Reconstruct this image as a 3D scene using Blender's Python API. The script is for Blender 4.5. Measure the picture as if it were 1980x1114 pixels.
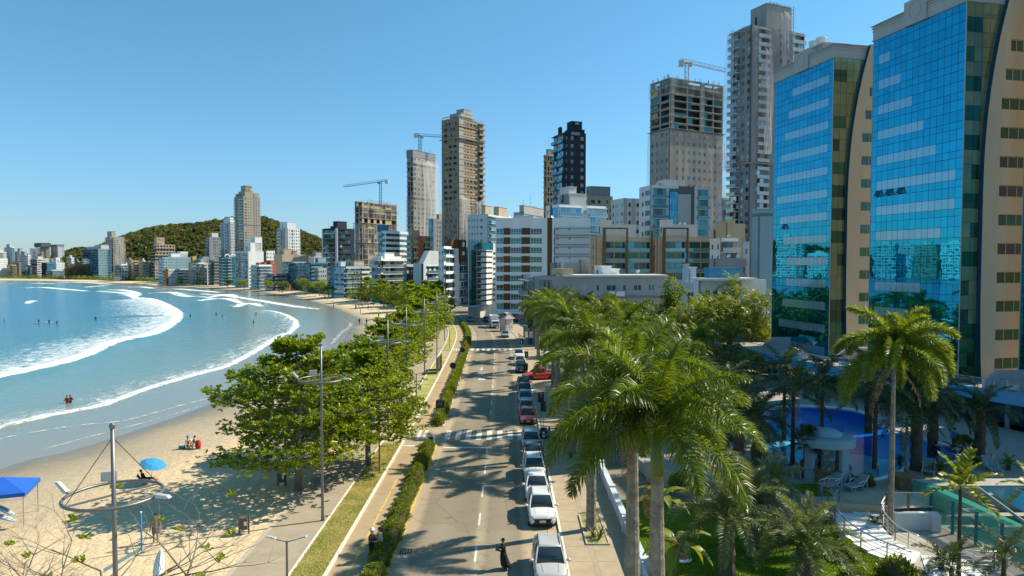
import bpy,math,random
import numpy as np
from mathutils import Vector,Matrix
SC = bpy.context.scene
COL = SC.collection
for _o in list(bpy.data.objects):
 bpy.data.objects.remove(_o)
random.seed(7)
RNG = np.random.default_rng(7)
ORD = 'first second third fourth fifth sixth seventh eighth ninth tenth eleventh twelfth thirteenth fourteenth fifteenth sixteenth seventeenth eighteenth nineteenth twentieth'.split(); ORD += ['twenty-' + o for o in ORD[:9]] + ['thirtieth','thirty-first','thirty-second','thirty-third','thirty-fourth']
# ------------------------------------------------------------------ camera, sky, sun, exposure
F,CX,CY,HC = 1320.0,990.0,557.0,17.0          # focal length in photo pixels, image centre, camera height
PITCH = math.atan(49.0 / F)
cam = bpy.data.objects.new('camera',bpy.data.cameras.new('camera'))
COL.objects.link(cam)
cam.data.sensor_width = 36.0
cam.data.lens = 24.0
cam.data.clip_start = 0.1
cam.data.clip_end = 9000.0
cam.location = (0,0,HC)
cam.rotation_euler = (math.pi / 2 - PITCH,0,0)
SC.camera = cam
SUN_AZ,SUN_EL = math.atan2(0.94,0.35),math.radians(44)
world = bpy.data.worlds.new('World')
SC.world = world
world.use_nodes = True
_n = world.node_tree.nodes
_l = world.node_tree.links
_n.clear()
_sky = _n.new('ShaderNodeTexSky')
_sky.sky_type = 'NISHITA'
_sky.sun_disc = False
_sky.sun_elevation = SUN_EL
_sky.sun_rotation = SUN_AZ
_sky.altitude = 0
_sky.air_density = 1.0
_sky.dust_density = 0.2
_sky.ozone_density = 1.4
_bg = _n.new('ShaderNodeBackground')
_bg.inputs['Strength'].default_value = 0.12
_wo = _n.new('ShaderNodeOutputWorld')
_tc = _n.new('ShaderNodeTexCoord'); _sx = _n.new('ShaderNodeSeparateXYZ')
_l.new(_tc.outputs['Generated'],_sx.inputs[0])
_cr = _n.new('ShaderNodeValToRGB')
_cr.color_ramp.elements[0].position = 0.0; _cr.color_ramp.elements[0].color = (0.42,0.56,0.80,1)
_cr.color_ramp.elements[1].position = 0.5; _cr.color_ramp.elements[1].color = (0.50,0.96,0.96,1)
_e = _cr.color_ramp.elements.new(0.15); _e.color = (0.47,0.76,0.90,1)
_l.new(_sx.outputs['Z'],_cr.inputs[0])
_mu = _n.new('ShaderNodeMix'); _mu.data_type = 'RGBA'; _mu.blend_type = 'MULTIPLY'; _mu.inputs['Factor'].default_value = 1.0
_l.new(_sky.outputs[0],_mu.inputs['A']); _l.new(_cr.outputs[0],_mu.inputs['B'])
_l.new(_mu.outputs['Result'],_bg.inputs[0])
_l.new(_bg.outputs[0],_wo.inputs[0])
_sl = bpy.data.lights.new('sun','SUN')
_sl.energy = 5.0
_sl.angle = math.radians(0.53)
_sl.color = (1.0,0.90,0.72)
sun = bpy.data.objects.new('sun',_sl)
COL.objects.link(sun)
_sd = Vector((math.sin(SUN_AZ) * math.cos(SUN_EL),math.cos(SUN_AZ) * math.cos(SUN_EL),math.sin(SUN_EL)))
sun.rotation_euler = _sd.to_track_quat('Z','Y').to_euler()
sun.location = (60,30,80)
SC.view_settings.view_transform = 'Standard'
SC.view_settings.look = 'None'
SC.view_settings.exposure = 0.5
SC.view_settings.gamma = 1.0
SC.view_settings.use_curve_mapping = False
SC.render.engine = 'CYCLES'
SC.cycles.max_bounces = 8
SC.cycles.transparent_max_bounces = 12
SC.cycles.use_denoising = True
# ------------------------------------------------------------------ pixels of the photo -> places in the world
_cp,_sp = math.cos(PITCH),math.sin(PITCH)
def ray(px,py):
 dx,dy = (px - CX) / F,(CY - py) / F
 return Vector((dx,_cp + dy * _sp,-_sp + dy * _cp))
def G(px,py,z=0.0):
 """the point of the level z that the photo shows at this pixel"""
 d = ray(px,py)
 t = (z - HC) / d.z
 return Vector((d.x * t,d.y * t,z))
def D(px,py,Y):
 """the point at distance Y that the photo shows at this pixel"""
 d = ray(px,py)
 t = Y / d.y
 return Vector((d.x * t,Y,HC + d.z * t))
def KX(px):
 return (px - CX) * _cp / F
# ------------------------------------------------------------------ mesh collecting
class MB:
 def __init__(s):
  s.v,s.f,s.m = [],[],[]
 def add(s,vs,fs,m=0):
  o = len(s.v)
  s.v.extend(tuple(p) for p in vs)
  s.f.extend(tuple(i + o for i in f) for f in fs)
  s.m.extend([m] * len(fs))
  return s
 def quad(s,a,b,c,d,m=0):
  return s.add([a,b,c,d],[(0,1,2,3)],m)
 def box(s,x0,x1,y0,y1,z0,z1,m=0):
  if x0 > x1: x0,x1 = x1,x0
  if y0 > y1: y0,y1 = y1,y0
  return s.add([(x0,y0,z0),(x1,y0,z0),(x1,y1,z0),(x0,y1,z0),(x0,y0,z1),(x1,y0,z1),(x1,y1,z1),(x0,y1,z1)],
                     [(0,3,2,1),(4,5,6,7),(0,1,5,4),(1,2,6,5),(2,3,7,6),(3,0,4,7)],m)
 def prism(s,poly,z0,z1,m=0,top=None):
  n = len(poly)
  vs = [(p[0],p[1],z0) for p in poly] + [(p[0],p[1],z1) for p in (top or poly)]
  fs = [tuple(range(n))[::-1],tuple(range(n,2 * n))] + [(i,(i + 1) % n,n + (i + 1) % n,n + i) for i in range(n)]
  return s.add(vs,fs,m)
 def tube(s,pts,rad,n=8,m=0,cap=True):
  pts = [Vector(p) for p in pts]
  if not hasattr(rad,'__len__'): rad = [rad] * len(pts)
  vs,fs = [],[]
  px = None
  for i,p in enumerate(pts):
   t = (pts[min(i + 1,len(pts) - 1)] - pts[max(i - 1,0)])
   if t.length < 1e-9: t = Vector((0,0,1))
   t.normalize()
   if px is None:
    px = t.orthogonal().normalized()
   else:
    px = px - t * px.dot(t)
    px = px.normalized() if px.length > 1e-6 else t.orthogonal().normalized()
   py = t.cross(px)
   for k in range(n):
    a = 2 * math.pi * k / n
    vs.append(p + (px * math.cos(a) + py * math.sin(a)) * rad[i])
  for i in range(len(pts) - 1):
   for k in range(n):
    fs.append((i * n + k,i * n + (k + 1) % n,(i + 1) * n + (k + 1) % n,(i + 1) * n + k))
  if cap:
   fs.append(tuple(range(n))[::-1])
   fs.append(tuple(range((len(pts) - 1) * n,len(pts) * n)))
  return s.add(vs,fs,m)
 def lathe(s,prof,n=12,c=(0,0,0),m=0):
  vs,fs = [],[]
  for r,z in prof:
   for k in range(n):
    a = 2 * math.pi * k / n
    vs.append((c[0] + r * math.cos(a),c[1] + r * math.sin(a),c[2] + z))
  for i in range(len(prof) - 1):
   for k in range(n):
    fs.append((i * n + k,i * n + (k + 1) % n,(i + 1) * n + (k + 1) % n,(i + 1) * n + k))
  fs.append(tuple(range(n))[::-1])
  fs.append(tuple(range((len(prof) - 1) * n,len(prof) * n)))
  return s.add(vs,fs,m)
 def loft(s,rings,m=0,closed=True,caps=True):
  n = len(rings[0])
  vs = [p for r in rings for p in r]
  fs = []
  for i in range(len(rings) - 1):
   for k in range(n if closed else n - 1):
    fs.append((i * n + k,i * n + (k + 1) % n,(i + 1) * n + (k + 1) % n,(i + 1) * n + k))
  if caps and closed:
   fs.append(tuple(range(n))[::-1])
   fs.append(tuple(range((len(rings) - 1) * n,len(rings) * n)))
  return s.add(vs,fs,m)
 def mesh(s,name,mats,smooth=False):
  me = bpy.data.meshes.new(name)
  me.from_pydata(s.v,[],s.f)
  if not isinstance(mats,(list,tuple)): mats = [mats]
  for k in mats: me.materials.append(MAT(k))
  if len(mats) > 1:
   me.polygons.foreach_set('material_index',s.m)
  if smooth:
   me.polygons.foreach_set('use_smooth',[True] * len(me.polygons))
  me.update()
  return me
def arr_mesh(name,v,f,mats,smooth=False):
 """a mesh from numpy arrays (vertices n x 3, faces m x 3 or m x 4)"""
 me = bpy.data.meshes.new(name)
 nv,nf,k = len(v),len(f),f.shape[1]
 me.vertices.add(nv)
 me.vertices.foreach_set('co',np.asarray(v,dtype=np.float32).ravel())
 me.loops.add(nf * k)
 me.loops.foreach_set('vertex_index',np.asarray(f,dtype=np.int32).ravel())
 me.polygons.add(nf)
 me.polygons.foreach_set('loop_start',np.arange(0,nf * k,k,dtype=np.int32))
 me.polygons.foreach_set('loop_total',np.full(nf,k,dtype=np.int32))
 if smooth: me.polygons.foreach_set('use_smooth',np.ones(nf,dtype=bool))
 if not isinstance(mats,(list,tuple)): mats = [mats]
 for m in mats: me.materials.append(MAT(m))
 me.update(calc_edges=True)
 me.validate()
 return me
def obj(name,me,parent=None,loc=None,rz=0.0,scale=None):
 o = bpy.data.objects.new(name,me)
 COL.objects.link(o)
 if parent is not None: o.parent = parent
 if loc is not None: o.location = loc
 if rz: o.rotation_euler = (0,0,rz)
 if scale is not None: o.scale = scale if hasattr(scale,'__len__') else (scale,) * 3
 return o
def tag(o,label=None,cat=None,group=None,kind=None):
 if label: o['label'] = label
 if cat: o['category'] = cat
 if group: o['group'] = group
 if kind: o['kind'] = kind
 return o
def thing(name,label,cat,loc=(0,0,0),rz=0.0,group=None,scale=None):
 o = obj(name,None,None,loc,rz,scale)
 o.empty_display_size = 0.3
 return tag(o,label,cat,group)
def part(name,mb,mat,parent,smooth=False,kind=None,loc=None,rz=0.0):
 me = mb.mesh(name,mat,smooth) if isinstance(mb,MB) else mb
 o = obj(name,me,parent,loc,rz)
 if kind: o['kind'] = kind
 return o
def solo(name,mb,mat,label,cat,group=None,smooth=False,loc=None,rz=0.0):
 return tag(obj(name,mb.mesh(name,mat,smooth) if isinstance(mb,MB) else mb,None,loc,rz),label,cat,group)
def struct(name,mb,mat,smooth=False,parent=None):
 o = obj(name,mb.mesh(name,mat,smooth) if isinstance(mb,MB) else mb,parent)
 if parent is None: o['kind'] = 'structure'
 return o
_kids = {}
def copy_tree(root,loc=None,rz=None,scale=None,label=None,group=None):
 r = root.copy(); COL.objects.link(r)
 if loc is not None: r.location = loc
 if rz is not None: r.rotation_euler = (0,0,rz)
 if scale is not None: r.scale = scale if hasattr(scale,'__len__') else (scale,) * 3
 if label: r['label'] = label
 if group: r['group'] = group
 if root.name not in _kids: _kids[root.name] = list(root.children)
 for ch in _kids[root.name]:
  c = ch.copy(); COL.objects.link(c); c.parent = r
  if ch.name not in _kids: _kids[ch.name] = list(ch.children)
  for g in _kids[ch.name]:
   d = g.copy(); COL.objects.link(d); d.parent = c
 return r
# ------------------------------------------------------------------ materials
_mats = {}
def MAT(k):
 if not isinstance(k,str): return k
 return _mats[k]
def _new(name):
 m = bpy.data.materials.new(name)
 m.use_nodes = True
 m.node_tree.nodes.clear()
 _mats[name] = m
 return m,m.node_tree.nodes,m.node_tree.links
def lin(c):
 """a colour given in 0..255 screen values -> linear"""
 return tuple(((x / 255) / 12.92 if x / 255 <= 0.04045 else (((x / 255) + 0.055) / 1.055) ** 2.4) for x in c)
def PBR(name,col,rough=0.6,metal=0.0,var=0.12,scale=1.2,bump=0.0,bscale=25.0,spec=0.5,col2=None,streak=False,alpha=None,coat=0.0,isl=0.0,trans=0.0,ior=1.45):
 m,n,l = _new(name)
 out = n.new('ShaderNodeOutputMaterial')
 p = n.new('ShaderNodeBsdfPrincipled')
 p.inputs['Roughness'].default_value = rough
 p.inputs['Metallic'].default_value = metal
 p.inputs['Specular IOR Level'].default_value = spec
 p.inputs['IOR'].default_value = ior
 if coat: p.inputs['Coat Weight'].default_value = coat; p.inputs['Coat Roughness'].default_value = 0.05
 if trans: p.inputs['Transmission Weight'].default_value = trans
 if alpha is not None: p.inputs['Alpha'].default_value = alpha
 l.new(p.outputs[0],out.inputs[0])
 if var > 0 or bump > 0 or col2 is not None:
  tc = n.new('ShaderNodeTexCoord')
  mp = n.new('ShaderNodeMapping')
  if streak: mp.inputs['Scale'].default_value = (1,1,0.12)
  l.new(tc.outputs['Object'],mp.inputs[0])
  nz = n.new('ShaderNodeTexNoise')
  nz.inputs['Scale'].default_value = scale
  nz.inputs['Detail'].default_value = 7
  nz.inputs['Roughness'].default_value = 0.65
  l.new(mp.outputs[0],nz.inputs['Vector'])
  rp = n.new('ShaderNodeMapRange')
  rp.inputs['From Min'].default_value = 0.3
  rp.inputs['From Max'].default_value = 0.7
  l.new(nz.outputs['Fac'],rp.inputs['Value'])
  mx = n.new('ShaderNodeMix'); mx.data_type = 'RGBA'
  a = tuple(c * (1 - var) for c in col)
  b = tuple(min(1,c * (1 + var)) for c in (col2 or col))
  if col2: a,b = col,col2
  mx.inputs['A'].default_value = (*a,1)
  mx.inputs['B'].default_value = (*b,1)
  l.new(rp.outputs[0],mx.inputs['Factor'])
  src = mx.outputs['Result']
  if isl:
   ge = n.new('ShaderNodeNewGeometry')
   mr = n.new('ShaderNodeMapRange')
   mr.inputs['To Min'].default_value = 1 - isl
   mr.inputs['To Max'].default_value = 1 + isl
   l.new(ge.outputs['Random Per Island'],mr.inputs['Value'])
   mm = n.new('ShaderNodeVectorMath'); mm.operation = 'SCALE'
   l.new(src,mm.inputs[0]); l.new(mr.outputs[0],mm.inputs['Scale'])
   src = mm.outputs[0]
  l.new(src,p.inputs['Base Color'])
  if bump > 0:
   nb = n.new('ShaderNodeTexNoise')
   nb.inputs['Scale'].default_value = bscale
   nb.inputs['Detail'].default_value = 5
   l.new(tc.outputs['Object'],nb.inputs['Vector'])
   bp = n.new('ShaderNodeBump')
   bp.inputs['Strength'].default_value = bump
   bp.inputs['Distance'].default_value = 0.05
   l.new(nb.outputs['Fac'],bp.inputs['Height'])
   l.new(bp.outputs[0],p.inputs['Normal'])
 else:
  p.inputs['Base Color'].default_value = (*col,1)
 return m
def LEAF(name,c1,c2,trans=0.3,rough=0.45,spec=0.4,ns=0.45):
 """foliage: every leaf its own shade, some light let through"""
 m,n,l = _new(name)
 out = n.new('ShaderNodeOutputMaterial')
 ge = n.new('ShaderNodeNewGeometry')
 tc = n.new('ShaderNodeTexCoord')
 nz = n.new('ShaderNodeTexNoise'); nz.inputs['Scale'].default_value = ns; nz.inputs['Detail'].default_value = 3
 l.new(tc.outputs['Object'],nz.inputs['Vector'])
 ad = n.new('ShaderNodeMath'); ad.operation = 'ADD'
 mu = n.new('ShaderNodeMath'); mu.operation = 'MULTIPLY'; mu.inputs[1].default_value = 0.55
 l.new(ge.outputs['Random Per Island'],mu.inputs[0])
 l.new(mu.outputs[0],ad.inputs[0])
 mr = n.new('ShaderNodeMapRange'); mr.inputs['From Min'].default_value = 0.35; mr.inputs['From Max'].default_value = 0.65; mr.inputs['To Max'].default_value = 0.45
 l.new(nz.outputs['Fac'],mr.inputs['Value'])
 l.new(mr.outputs[0],ad.inputs[1])
 mx = n.new('ShaderNodeMix'); mx.data_type = 'RGBA'
 mx.inputs['A'].default_value = (*c1,1); mx.inputs['B'].default_value = (*c2,1)
 l.new(ad.outputs[0],mx.inputs['Factor'])
 p = n.new('ShaderNodeBsdfPrincipled')
 p.inputs['Roughness'].default_value = rough
 p.inputs['Specular IOR Level'].default_value = spec
 l.new(mx.outputs['Result'],p.inputs['Base Color'])
 t = n.new('ShaderNodeBsdfTranslucent')
 hs = n.new('ShaderNodeHueSaturation'); hs.inputs['Hue'].default_value = 0.485; hs.inputs['Saturation'].default_value = 1.1; hs.inputs['Value'].default_value = 2.0
 l.new(mx.outputs['Result'],hs.inputs['Color'])
 l.new(hs.outputs[0],t.inputs[0])
 ms = n.new('ShaderNodeMixShader'); ms.inputs[0].default_value = trans
 l.new(p.outputs[0],ms.inputs[1]); l.new(t.outputs[0],ms.inputs[2])
 l.new(ms.outputs[0],out.inputs[0])
 return m
def GLASS(name,col,rough=0.03,tint=None,refl=0.5,var=0.25,cell=None):
 """window glass seen by day: a dark room behind a mirror-like sheet; each pane reflects a little differently"""
 m,n,l = _new(name)
 out = n.new('ShaderNodeOutputMaterial')
 p = n.new('ShaderNodeBsdfPrincipled')
 p.inputs['Roughness'].default_value = rough
 p.inputs['Metallic'].default_value = refl
 p.inputs['Specular IOR Level'].default_value = 0.8
 ge = n.new('ShaderNodeNewGeometry')
 mr = n.new('ShaderNodeMapRange'); mr.inputs['To Min'].default_value = 1 - var; mr.inputs['To Max'].default_value = 1 + var
 l.new(ge.outputs['Random Per Island'],mr.inputs['Value'])
 mm = n.new('ShaderNodeVectorMath'); mm.operation = 'SCALE'; mm.inputs[0].default_value = col
 l.new(mr.outputs[0],mm.inputs['Scale'])
 l.new(mm.outputs[0],p.inputs['Base Color'])
 l.new(p.outputs[0],out.inputs[0])
 return m
# ================================================================== PEOPLE
for _k,_c in (('skin',(0.42,0.23,0.14)),('skin_tan',(0.33,0.17,0.095)),('hair_dark',(0.018,0.013,0.01)),('hair_grey',(0.30,0.29,0.27)),('cl_black',(0.015,0.015,0.016)),('cl_beige',(0.48,0.40,0.29)),('cl_red',(0.42,0.03,0.02)),('cl_white',(0.65,0.64,0.62)),('cl_blue',(0.05,0.20,0.45)),('cl_grey',(0.13,0.14,0.16)),('cl_navy',(0.02,0.03,0.06)),('cl_green',(0.05,0.09,0.05))):
 PBR(_k,_c,0.75,var=.12,scale=6,spec=.25)
POSES = {
 'stand': dict(hip=(0,0,.93),lk=(-.10,-.02,.50),la=(-.11,.02,.08),rk=(.10,.0,.50),ra=(.12,.03,.08),le=(-.27,.02,1.12),lh=(-.28,-.06,.86),re=(.27,.02,1.12),rh=(.28,-.06,.86),lean=0),
 'walk': dict(hip=(0,0,.92),lk=(-.10,-.20,.50),la=(-.10,-.22,.09),rk=(.10,.10,.48),ra=(.10,.38,.14),le=(-.26,.14,1.12),lh=(-.27,.12,.87),re=(.26,-.1,1.12),rh=(.26,-.28,.92),lean=.03),
 'hold': dict(hip=(0,0,.93),lk=(-.10,-.02,.50),la=(-.12,.02,.08),rk=(.10,.0,.50),ra=(.12,.03,.08),le=(-.25,-.05,1.12),lh=(-.12,-.32,1.15),re=(.25,-.05,1.12),rh=(.12,-.32,1.12),lean=.06),
 'sit': dict(hip=(0,0,.32),lk=(-.13,-.42,.48),la=(-.13,-.60,.10),rk=(.13,-.42,.46),ra=(.14,-.62,.10),le=(-.26,-.02,.56),lh=(-.2,-.25,.46),re=(.26,-.02,.56),rh=(.2,-.25,.46),lean=-.10),
 'recline': dict(hip=(0,0,.34),lk=(-.1,-.45,.42),la=(-.1,-.85,.26),rk=(.1,-.43,.46),ra=(.1,-.82,.24),le=(-.26,.2,.5),lh=(-.26,-.05,.45),re=(.26,.2,.5),rh=(.26,-.05,.45),lean=-.42),
 'ride': dict(hip=(0,.18,.98),lk=(-.1,-.22,.82),la=(-.1,-.02,.42),rk=(.1,-.18,.70),ra=(.1,.02,.26),le=(-.25,-.22,1.22),lh=(-.24,-.48,1.08),re=(.25,-.22,1.22),rh=(.24,-.48,1.08),lean=.24),
 'wade': dict(hip=(0,0,.35),lk=(-.1,0,-.05),la=(-.1,.02,-.4),rk=(.1,0,-.05),ra=(.1,.02,-.4),le=(-.3,.0,.55),lh=(-.32,-.2,.5),re=(.3,.0,.55),rh=(.3,-.2,.52),lean=0),
}
_pm = {}
def skin_obj(name,V,E,rad,mat_list,parent,sub=1,root=0):
 me = bpy.data.meshes.new(name); me.from_pydata(V,E,[])
 o = bpy.data.objects.new(name,me); COL.objects.link(o)
 o.modifiers.new('Skin','SKIN')
 sv = me.skin_vertices[0].data
 for i,r in enumerate(rad): sv[i].radius = r if hasattr(r,'__len__') else (r,r)
 sv[root].use_root = True
 if sub: s = o.modifiers.new('Sub','SUBSURF'); s.levels = sub; s.render_levels = sub
 dg = bpy.context.evaluated_depsgraph_get(); dg.update()
 m2 = bpy.data.meshes.new_from_object(o.evaluated_get(dg))
 bpy.data.objects.remove(o)
 m2.materials.clear()
 for m in mat_list: m2.materials.append(MAT(m))
 m2.polygons.foreach_set('use_smooth',[True] * len(m2.polygons))
 return m2
def person_meshes(pose,legs,skin,near):
 key = (pose,legs,skin,near)
 if key in _pm: return _pm[key]
 p = POSES[pose]; hip = Vector(p['hip']); ln = p['lean']
 ch = hip + Vector((0,-ln * .45,.42 - abs(ln) * .08)); nk = hip + Vector((0,-ln * .62,.60 - abs(ln) * .12)); hd = nk + Vector((0,-.03 - ln * .1,.13)); tp = hd + Vector((0,-.01,.12))
 V = [hip,hip + Vector((0,-ln * .2,.20)),ch,nk,hd,tp]; E = [(0,1),(1,2),(2,3),(3,4),(4,5)]; R = [(.15,.11),(.135,.10),(.16,.105),(.058,.058),(.088,.10),(.072,.08)]
 def chain(pts,rs,root):
  a = root
  for q,r in zip(pts,rs): V.append(Vector(q)); R.append(r); E.append((a,len(V) - 1)); a = len(V) - 1
 for s,k in ((-1,'l'),(1,'r')):
  el,hn = Vector(p[k + 'e']),Vector(p[k + 'h'])
  chain([ch + Vector((s * .19,0,.06)),el,hn],[.062,.045,.032],2)
  d = (hn - el).normalized(); base = len(V) - 1
  chain([hn + d * .07],[(.034,.02)],base); pb = len(V) - 1
  if near:
   for f in range(4): chain([hn + d * (.10) + Vector((.022 * (f - 1.5),0,0)),hn + d * (.15 + .01 * (f in (1,2))) + Vector((.022 * (f - 1.5),-.015,0))],[.010,.008],pb)
   chain([hn + d * .05 + Vector((-s * .03,-.035,0))],[.011],base)
  kn,an = Vector(p[k + 'k']),Vector(p[k + 'a'])
  chain([hip + Vector((s * .09,0,-.06)),kn,an,an + Vector((0,-.14,-.05))],[.10,.068,.045,(.045,.035)],0)
 me = skin_obj('body',[tuple(v) for v in V],E,R,[skin,legs],None,1)
 if legs != skin:
  zc = hip.z + .04
  idx = [1 if (pl_.center.z < zc and (pl_.center.z > .11 or pose in ('sit','recline')) and abs(pl_.center.x) < .24) else 0 for pl_ in me.polygons]
  me.polygons.foreach_set('material_index',idx)
 _pm[key] = (me,hip,ch,nk,hd,tp,p); return _pm[key]
for _k in (('hold','skin_tan','skin_tan',True),('hold','cl_black','skin',True),('hold','cl_beige','skin',True),('ride','cl_black','skin',False),('stand','cl_black','skin',True),('stand','cl_navy','skin',False),('stand','cl_black','skin',False),('stand','skin_tan','skin_tan',True),('recline','skin_tan','skin_tan',False),('sit','skin','skin',False),('walk','skin_tan','skin_tan',False),('walk','cl_navy','skin_tan',False),('walk','cl_black','skin_tan',False),('stand','skin_tan','skin_tan',False),('stand','cl_navy','skin_tan',False),('stand','cl_black','skin_tan',False),('sit','skin_tan','skin_tan',False),('sit','cl_navy','skin_tan',False),('sit','cl_black','skin_tan',False),('wade','cl_black','skin_tan',False),('wade','cl_red','skin_tan',False),('wade','cl_navy','skin_tan',False)):
 person_meshes(*_k)
# ================================================================== THE GROUND
def mat_sand():
 m,n,l = _new('sand')
 out = n.new('ShaderNodeOutputMaterial'); p = n.new('ShaderNodeBsdfPrincipled')
 l.new(p.outputs[0],out.inputs[0])
 at = n.new('ShaderNodeAttribute'); at.attribute_name = 'dry'
 tc = n.new('ShaderNodeTexCoord')
 n1 = n.new('ShaderNodeTexNoise'); n1.inputs['Scale'].default_value = 0.12; n1.inputs['Detail'].default_value = 6
 n2 = n.new('ShaderNodeTexNoise'); n2.inputs['Scale'].default_value = 1.6; n2.inputs['Detail'].default_value = 9; n2.inputs['Roughness'].default_value = 0.7
 for k in (n1,n2): l.new(tc.outputs['Object'],k.inputs['Vector'])
 ad = n.new('ShaderNodeMath'); ad.operation = 'MULTIPLY_ADD'; ad.inputs[1].default_value = 7.0
 sb = n.new('ShaderNodeMath'); sb.operation = 'SUBTRACT'; sb.inputs[1].default_value = 0.5
 l.new(n1.outputs['Fac'],sb.inputs[0]); l.new(sb.outputs[0],ad.inputs[0]); l.new(at.outputs['Fac'],ad.inputs[2])
 cr = n.new('ShaderNodeValToRGB')
 e = cr.color_ramp.elements
 e[0].position = 0.0; e[0].color = (0.15,0.135,0.105,1)
 e[1].position = 1.0; e[1].color = (0.655,0.505,0.31,1)
 for pos,c in ((0.10,(0.20,0.175,0.13,1)),(0.24,(0.31,0.262,0.185,1)),(0.42,(0.42,0.345,0.235,1)),(0.62,(0.50,0.40,0.26,1)),(0.74,(0.60,0.465,0.285,1))):
  x = e.new(pos); x.color = c
 mr = n.new('ShaderNodeMapRange'); mr.inputs['From Min'].default_value = -1.5; mr.inputs['From Max'].default_value = 22
 l.new(ad.outputs[0],mr.inputs['Value']); l.new(mr.outputs[0],cr.inputs[0])
 mm = n.new('ShaderNodeMapRange'); mm.inputs['From Min'].default_value = 0.3; mm.inputs['From Max'].default_value = 0.7; mm.inputs['To Min'].default_value = 0.83; mm.inputs['To Max'].default_value = 1.12
 l.new(n2.outputs['Fac'],mm.inputs['Value'])
 vs = n.new('ShaderNodeVectorMath'); vs.operation = 'SCALE'
 l.new(cr.outputs[0],vs.inputs[0]); l.new(mm.outputs[0],vs.inputs['Scale'])
 l.new(vs.outputs[0],p.inputs['Base Color'])
 r = n.new('ShaderNodeMapRange'); r.inputs['From Max'].default_value = 6.0; r.inputs['To Min'].default_value = 0.22; r.inputs['To Max'].default_value = 0.9
 l.new(ad.outputs[0],r.inputs['Value']); l.new(r.outputs[0],p.inputs['Roughness'])
 vo = n.new('ShaderNodeTexVoronoi'); vo.inputs['Scale'].default_value = 1.7; vo.feature = 'SMOOTH_F1'
 n3 = n.new('ShaderNodeTexNoise'); n3.inputs['Scale'].default_value = 4.0; n3.inputs['Detail'].default_value = 6
 l.new(tc.outputs['Object'],vo.inputs['Vector']); l.new(tc.outputs['Object'],n3.inputs['Vector'])
 sm = n.new('ShaderNodeMath'); sm.operation = 'ADD'
 l.new(vo.outputs['Distance'],sm.inputs[0]); l.new(n3.outputs['Fac'],sm.inputs[1])
 st = n.new('ShaderNodeMapRange'); st.inputs['From Min'].default_value = 6; st.inputs['From Max'].default_value = 12; st.inputs['To Max'].default_value = 0.85
 l.new(ad.outputs[0],st.inputs['Value'])
 bp = n.new('ShaderNodeBump'); bp.inputs['Distance'].default_value = 0.11
 l.new(st.outputs[0],bp.inputs['Strength']); l.new(sm.outputs[0],bp.inputs['Height']); l.new(bp.outputs[0],p.inputs['Normal'])
 p.inputs['Specular IOR Level'].default_value = 0.3
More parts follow.
